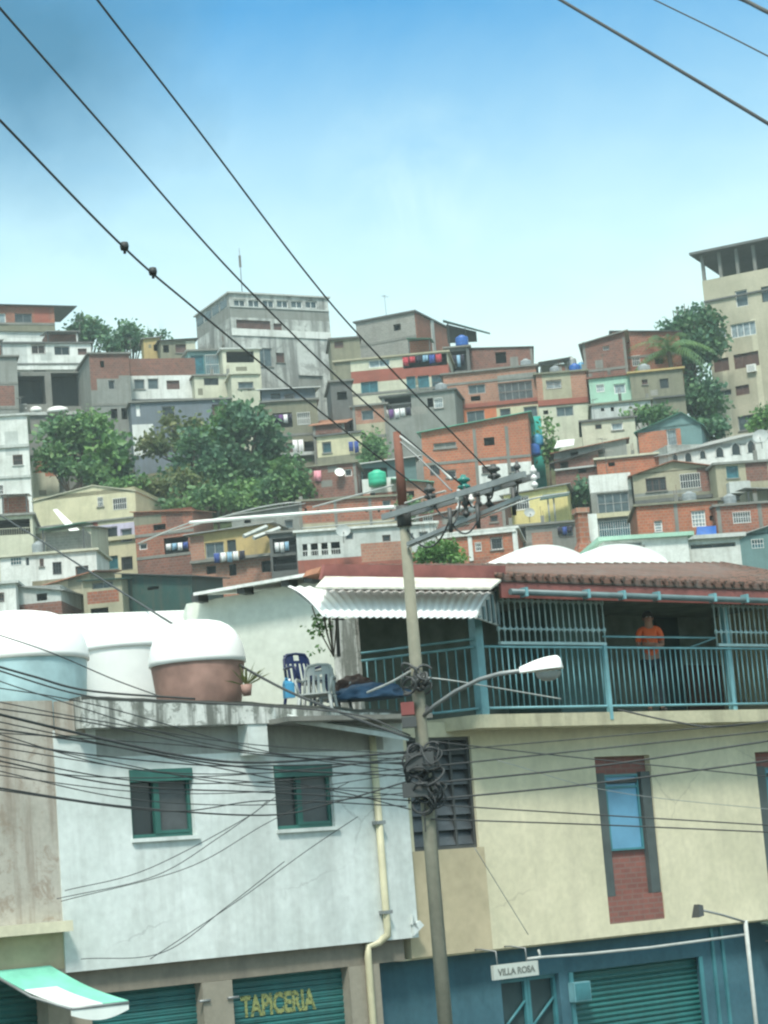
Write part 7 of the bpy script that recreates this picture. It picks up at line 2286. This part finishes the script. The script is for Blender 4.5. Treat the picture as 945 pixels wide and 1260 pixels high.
def person():
    p = CHF.L(807, 860, -0.2)
    at = CHF.W((p.x, -0.2, BAL_Z + .003))
    d = CAM - at
    yaw = math.atan2(d.y, d.x) + R(90) + R(8)
    t = thing('person', 'person in an orange top and dark trousers standing with folded arms behind the balcony railing', 'person', at, yaw)
    H = 1.68
    J, E = [], []
    def j(x, y, z, r, k=1.0):
        J.append((x, y, z, r, k)); return len(J) - 1
    def e(*a):
        for u, v in zip(a, a[1:]): E.append((u, v))
    pel = j(0, .01, .90, .135, .8)
    wai = j(0, .0, 1.06, .125, .8); che = j(0, .0, 1.24, .145, .78); neb = j(0, .015, 1.40, .075, .9); nek = j(0, .0, 1.47, .052); hd1 = j(0, -.012, 1.555, .078, 1.1); hd2 = j(0, -.008, 1.63, .06, 1.15)
    e(pel, wai, che, neb, nek, hd1, hd2)
    for s in (-1, 1):
        hip = j(s * .09, .0, .84, .095); kn = j(s * .10, -.015, .48, .058); an = j(s * .105, .02, .09, .038); hl = j(s * .105, .03, .035, .035); to = j(s * .125, -.15, .03, .032)
        e(pel, hip, kn, an, hl, to)
        sh = j(s * .165, .01, 1.375, .055); el = j(s * .205, .0, 1.11, .040)
        wr = j(s * .03, -.20, 1.10 + .03 * s, .028)
        e(neb, sh, el, wr)
        hx = -s * .07
        pm = j(hx, -.215, 1.105 + .03 * s, .030, .6)
        e(wr, pm)
        for f in range(4):
            dz = .030 - .02 * f
            a = j(hx - s * .045, -.205, 1.105 + .03 * s + dz, .010); b = j(hx - s * (.085 - .007 * abs(f - 1)), -.18, 1.10 + .03 * s + dz, .0085)
            e(pm, a, b)
        th = j(hx + s * .01, -.225, 1.15 + .03 * s, .011); th2 = j(hx - s * .02, -.22, 1.175 + .03 * s, .009); e(pm, th, th2)
    body = skin('body', J, E, 'skin', t)
    # face: nose, eyes, mouth, ears
    def blob(nm, c, r, mat, par):
        o = MB(); n = 10
        prof = [(max(.0005, math.sin(math.pi * k / 8)), -math.cos(math.pi * k / 8)) for k in range(9)]
        o.lathe(prof, 12); o.v = [(x * r[0] + c[0], y * r[1] + c[1], z * r[2] + c[2]) for x, y, z in o.v]
        return o.build(nm, M[mat], par)
    blob('nose', (0, -.108, 1.575), (.013, .018, .022), 'skin', t)
    for s in (-1, 1):
        blob('eye', (s * .03, -.092, 1.60), (.012, .008, .007), 'eye_white', t); blob('ear', (s * .082, .0, 1.58), (.010, .02, .03), 'skin', t)
    blob('mouth', (0, -.098, 1.535), (.022, .008, .006), 'cloth_red', t)
    # hair cap
    o = MB(); prof = []
    bm = bmesh.new(); bmesh.ops.create_icosphere(bm, subdivisions=3, radius=1)
    for v in bm.verts:
        z = v.co.z; front = -v.co.y
        if front > .45 and z < .45: v.co *= .8
        v.co = Vector((v.co.x * .094, v.co.y * .108 + .004, max(z, -.55) * .10 + 1.615))
    me = bpy.data.meshes.new('hair'); bm.to_mesh(me); bm.free(); me.materials.append(M['hair'])
    for pz_ in me.polygons: pz_.use_smooth = True
    h = bpy.data.objects.new('hair', me); COL.objects.link(h); h.parent = t; h.location = (0, .022, 0)
    # clothes
    K, Q = [], []
    def k(x, y, z, r, kk=1.0):
        K.append((x, y, z, r, kk)); return len(K) - 1
    def q(*a):
        for u, v in zip(a, a[1:]): Q.append((u, v))
    hem = k(0, .008, .86, .145, .82); w = k(0, .0, 1.06, .135, .85); c = k(0, .0, 1.24, .152, .82); n = k(0, .012, 1.40, .095, .9)
    q(hem, w, c, n)
    for s in (-1, 1):
        sh = k(s * .165, .01, 1.375, .070); el = k(s * .20, .004, 1.17, .056); q(n, sh, el)
    skin('shirt', K, Q, 'orange_cloth', t)
    K, Q = [], []
    pe = k(0, .01, .90, .15, .82); 
    for s in (-1, 1):
        hp = k(s * .09, .0, .82, .11); kn = k(s * .10, -.012, .48, .076); an = k(s * .105, .018, .10, .062); q(pe, hp, kn, an)
    skin('trousers', K, Q, 'dark_trousers', t)
    t.scale = (1.0, 1.0, 1.0)
    for s in (-1, 1):
        skin('shoe', [(s * .105, .045, .045, .045), (s * .113, -.05, .042, .045), (s * .127, -.165, .035, .04)], [(0, 1), (1, 2)], 'shoe', t)


person()
# ================================================================== the air
def air():
    bpy.context.view_layer.update()
    top = 75.0
    o = MB(); o.box(-410, -90, -3, 410, 710, top)
    m = bpy.data.materials.new('haze'); m.use_nodes = True
    nt = m.node_tree
    for n in list(nt.nodes): nt.nodes.remove(n)
    v = N(nt, 'ShaderNodeVolumePrincipled')
    v.inputs['Color'].default_value = (0.80, 0.95, 0.97, 1)
    v.inputs['Density'].default_value = HAZE
    v.inputs['Anisotropy'].default_value = 0.2
    out = N(nt, 'ShaderNodeOutputMaterial')
    nt.links.new(v.outputs[0], out.inputs['Volume'])
    h = o.build('haze', m)
    tag(h, 'thin pale air between the street and the hill', kind='stuff')


if HAZE > 0: air()
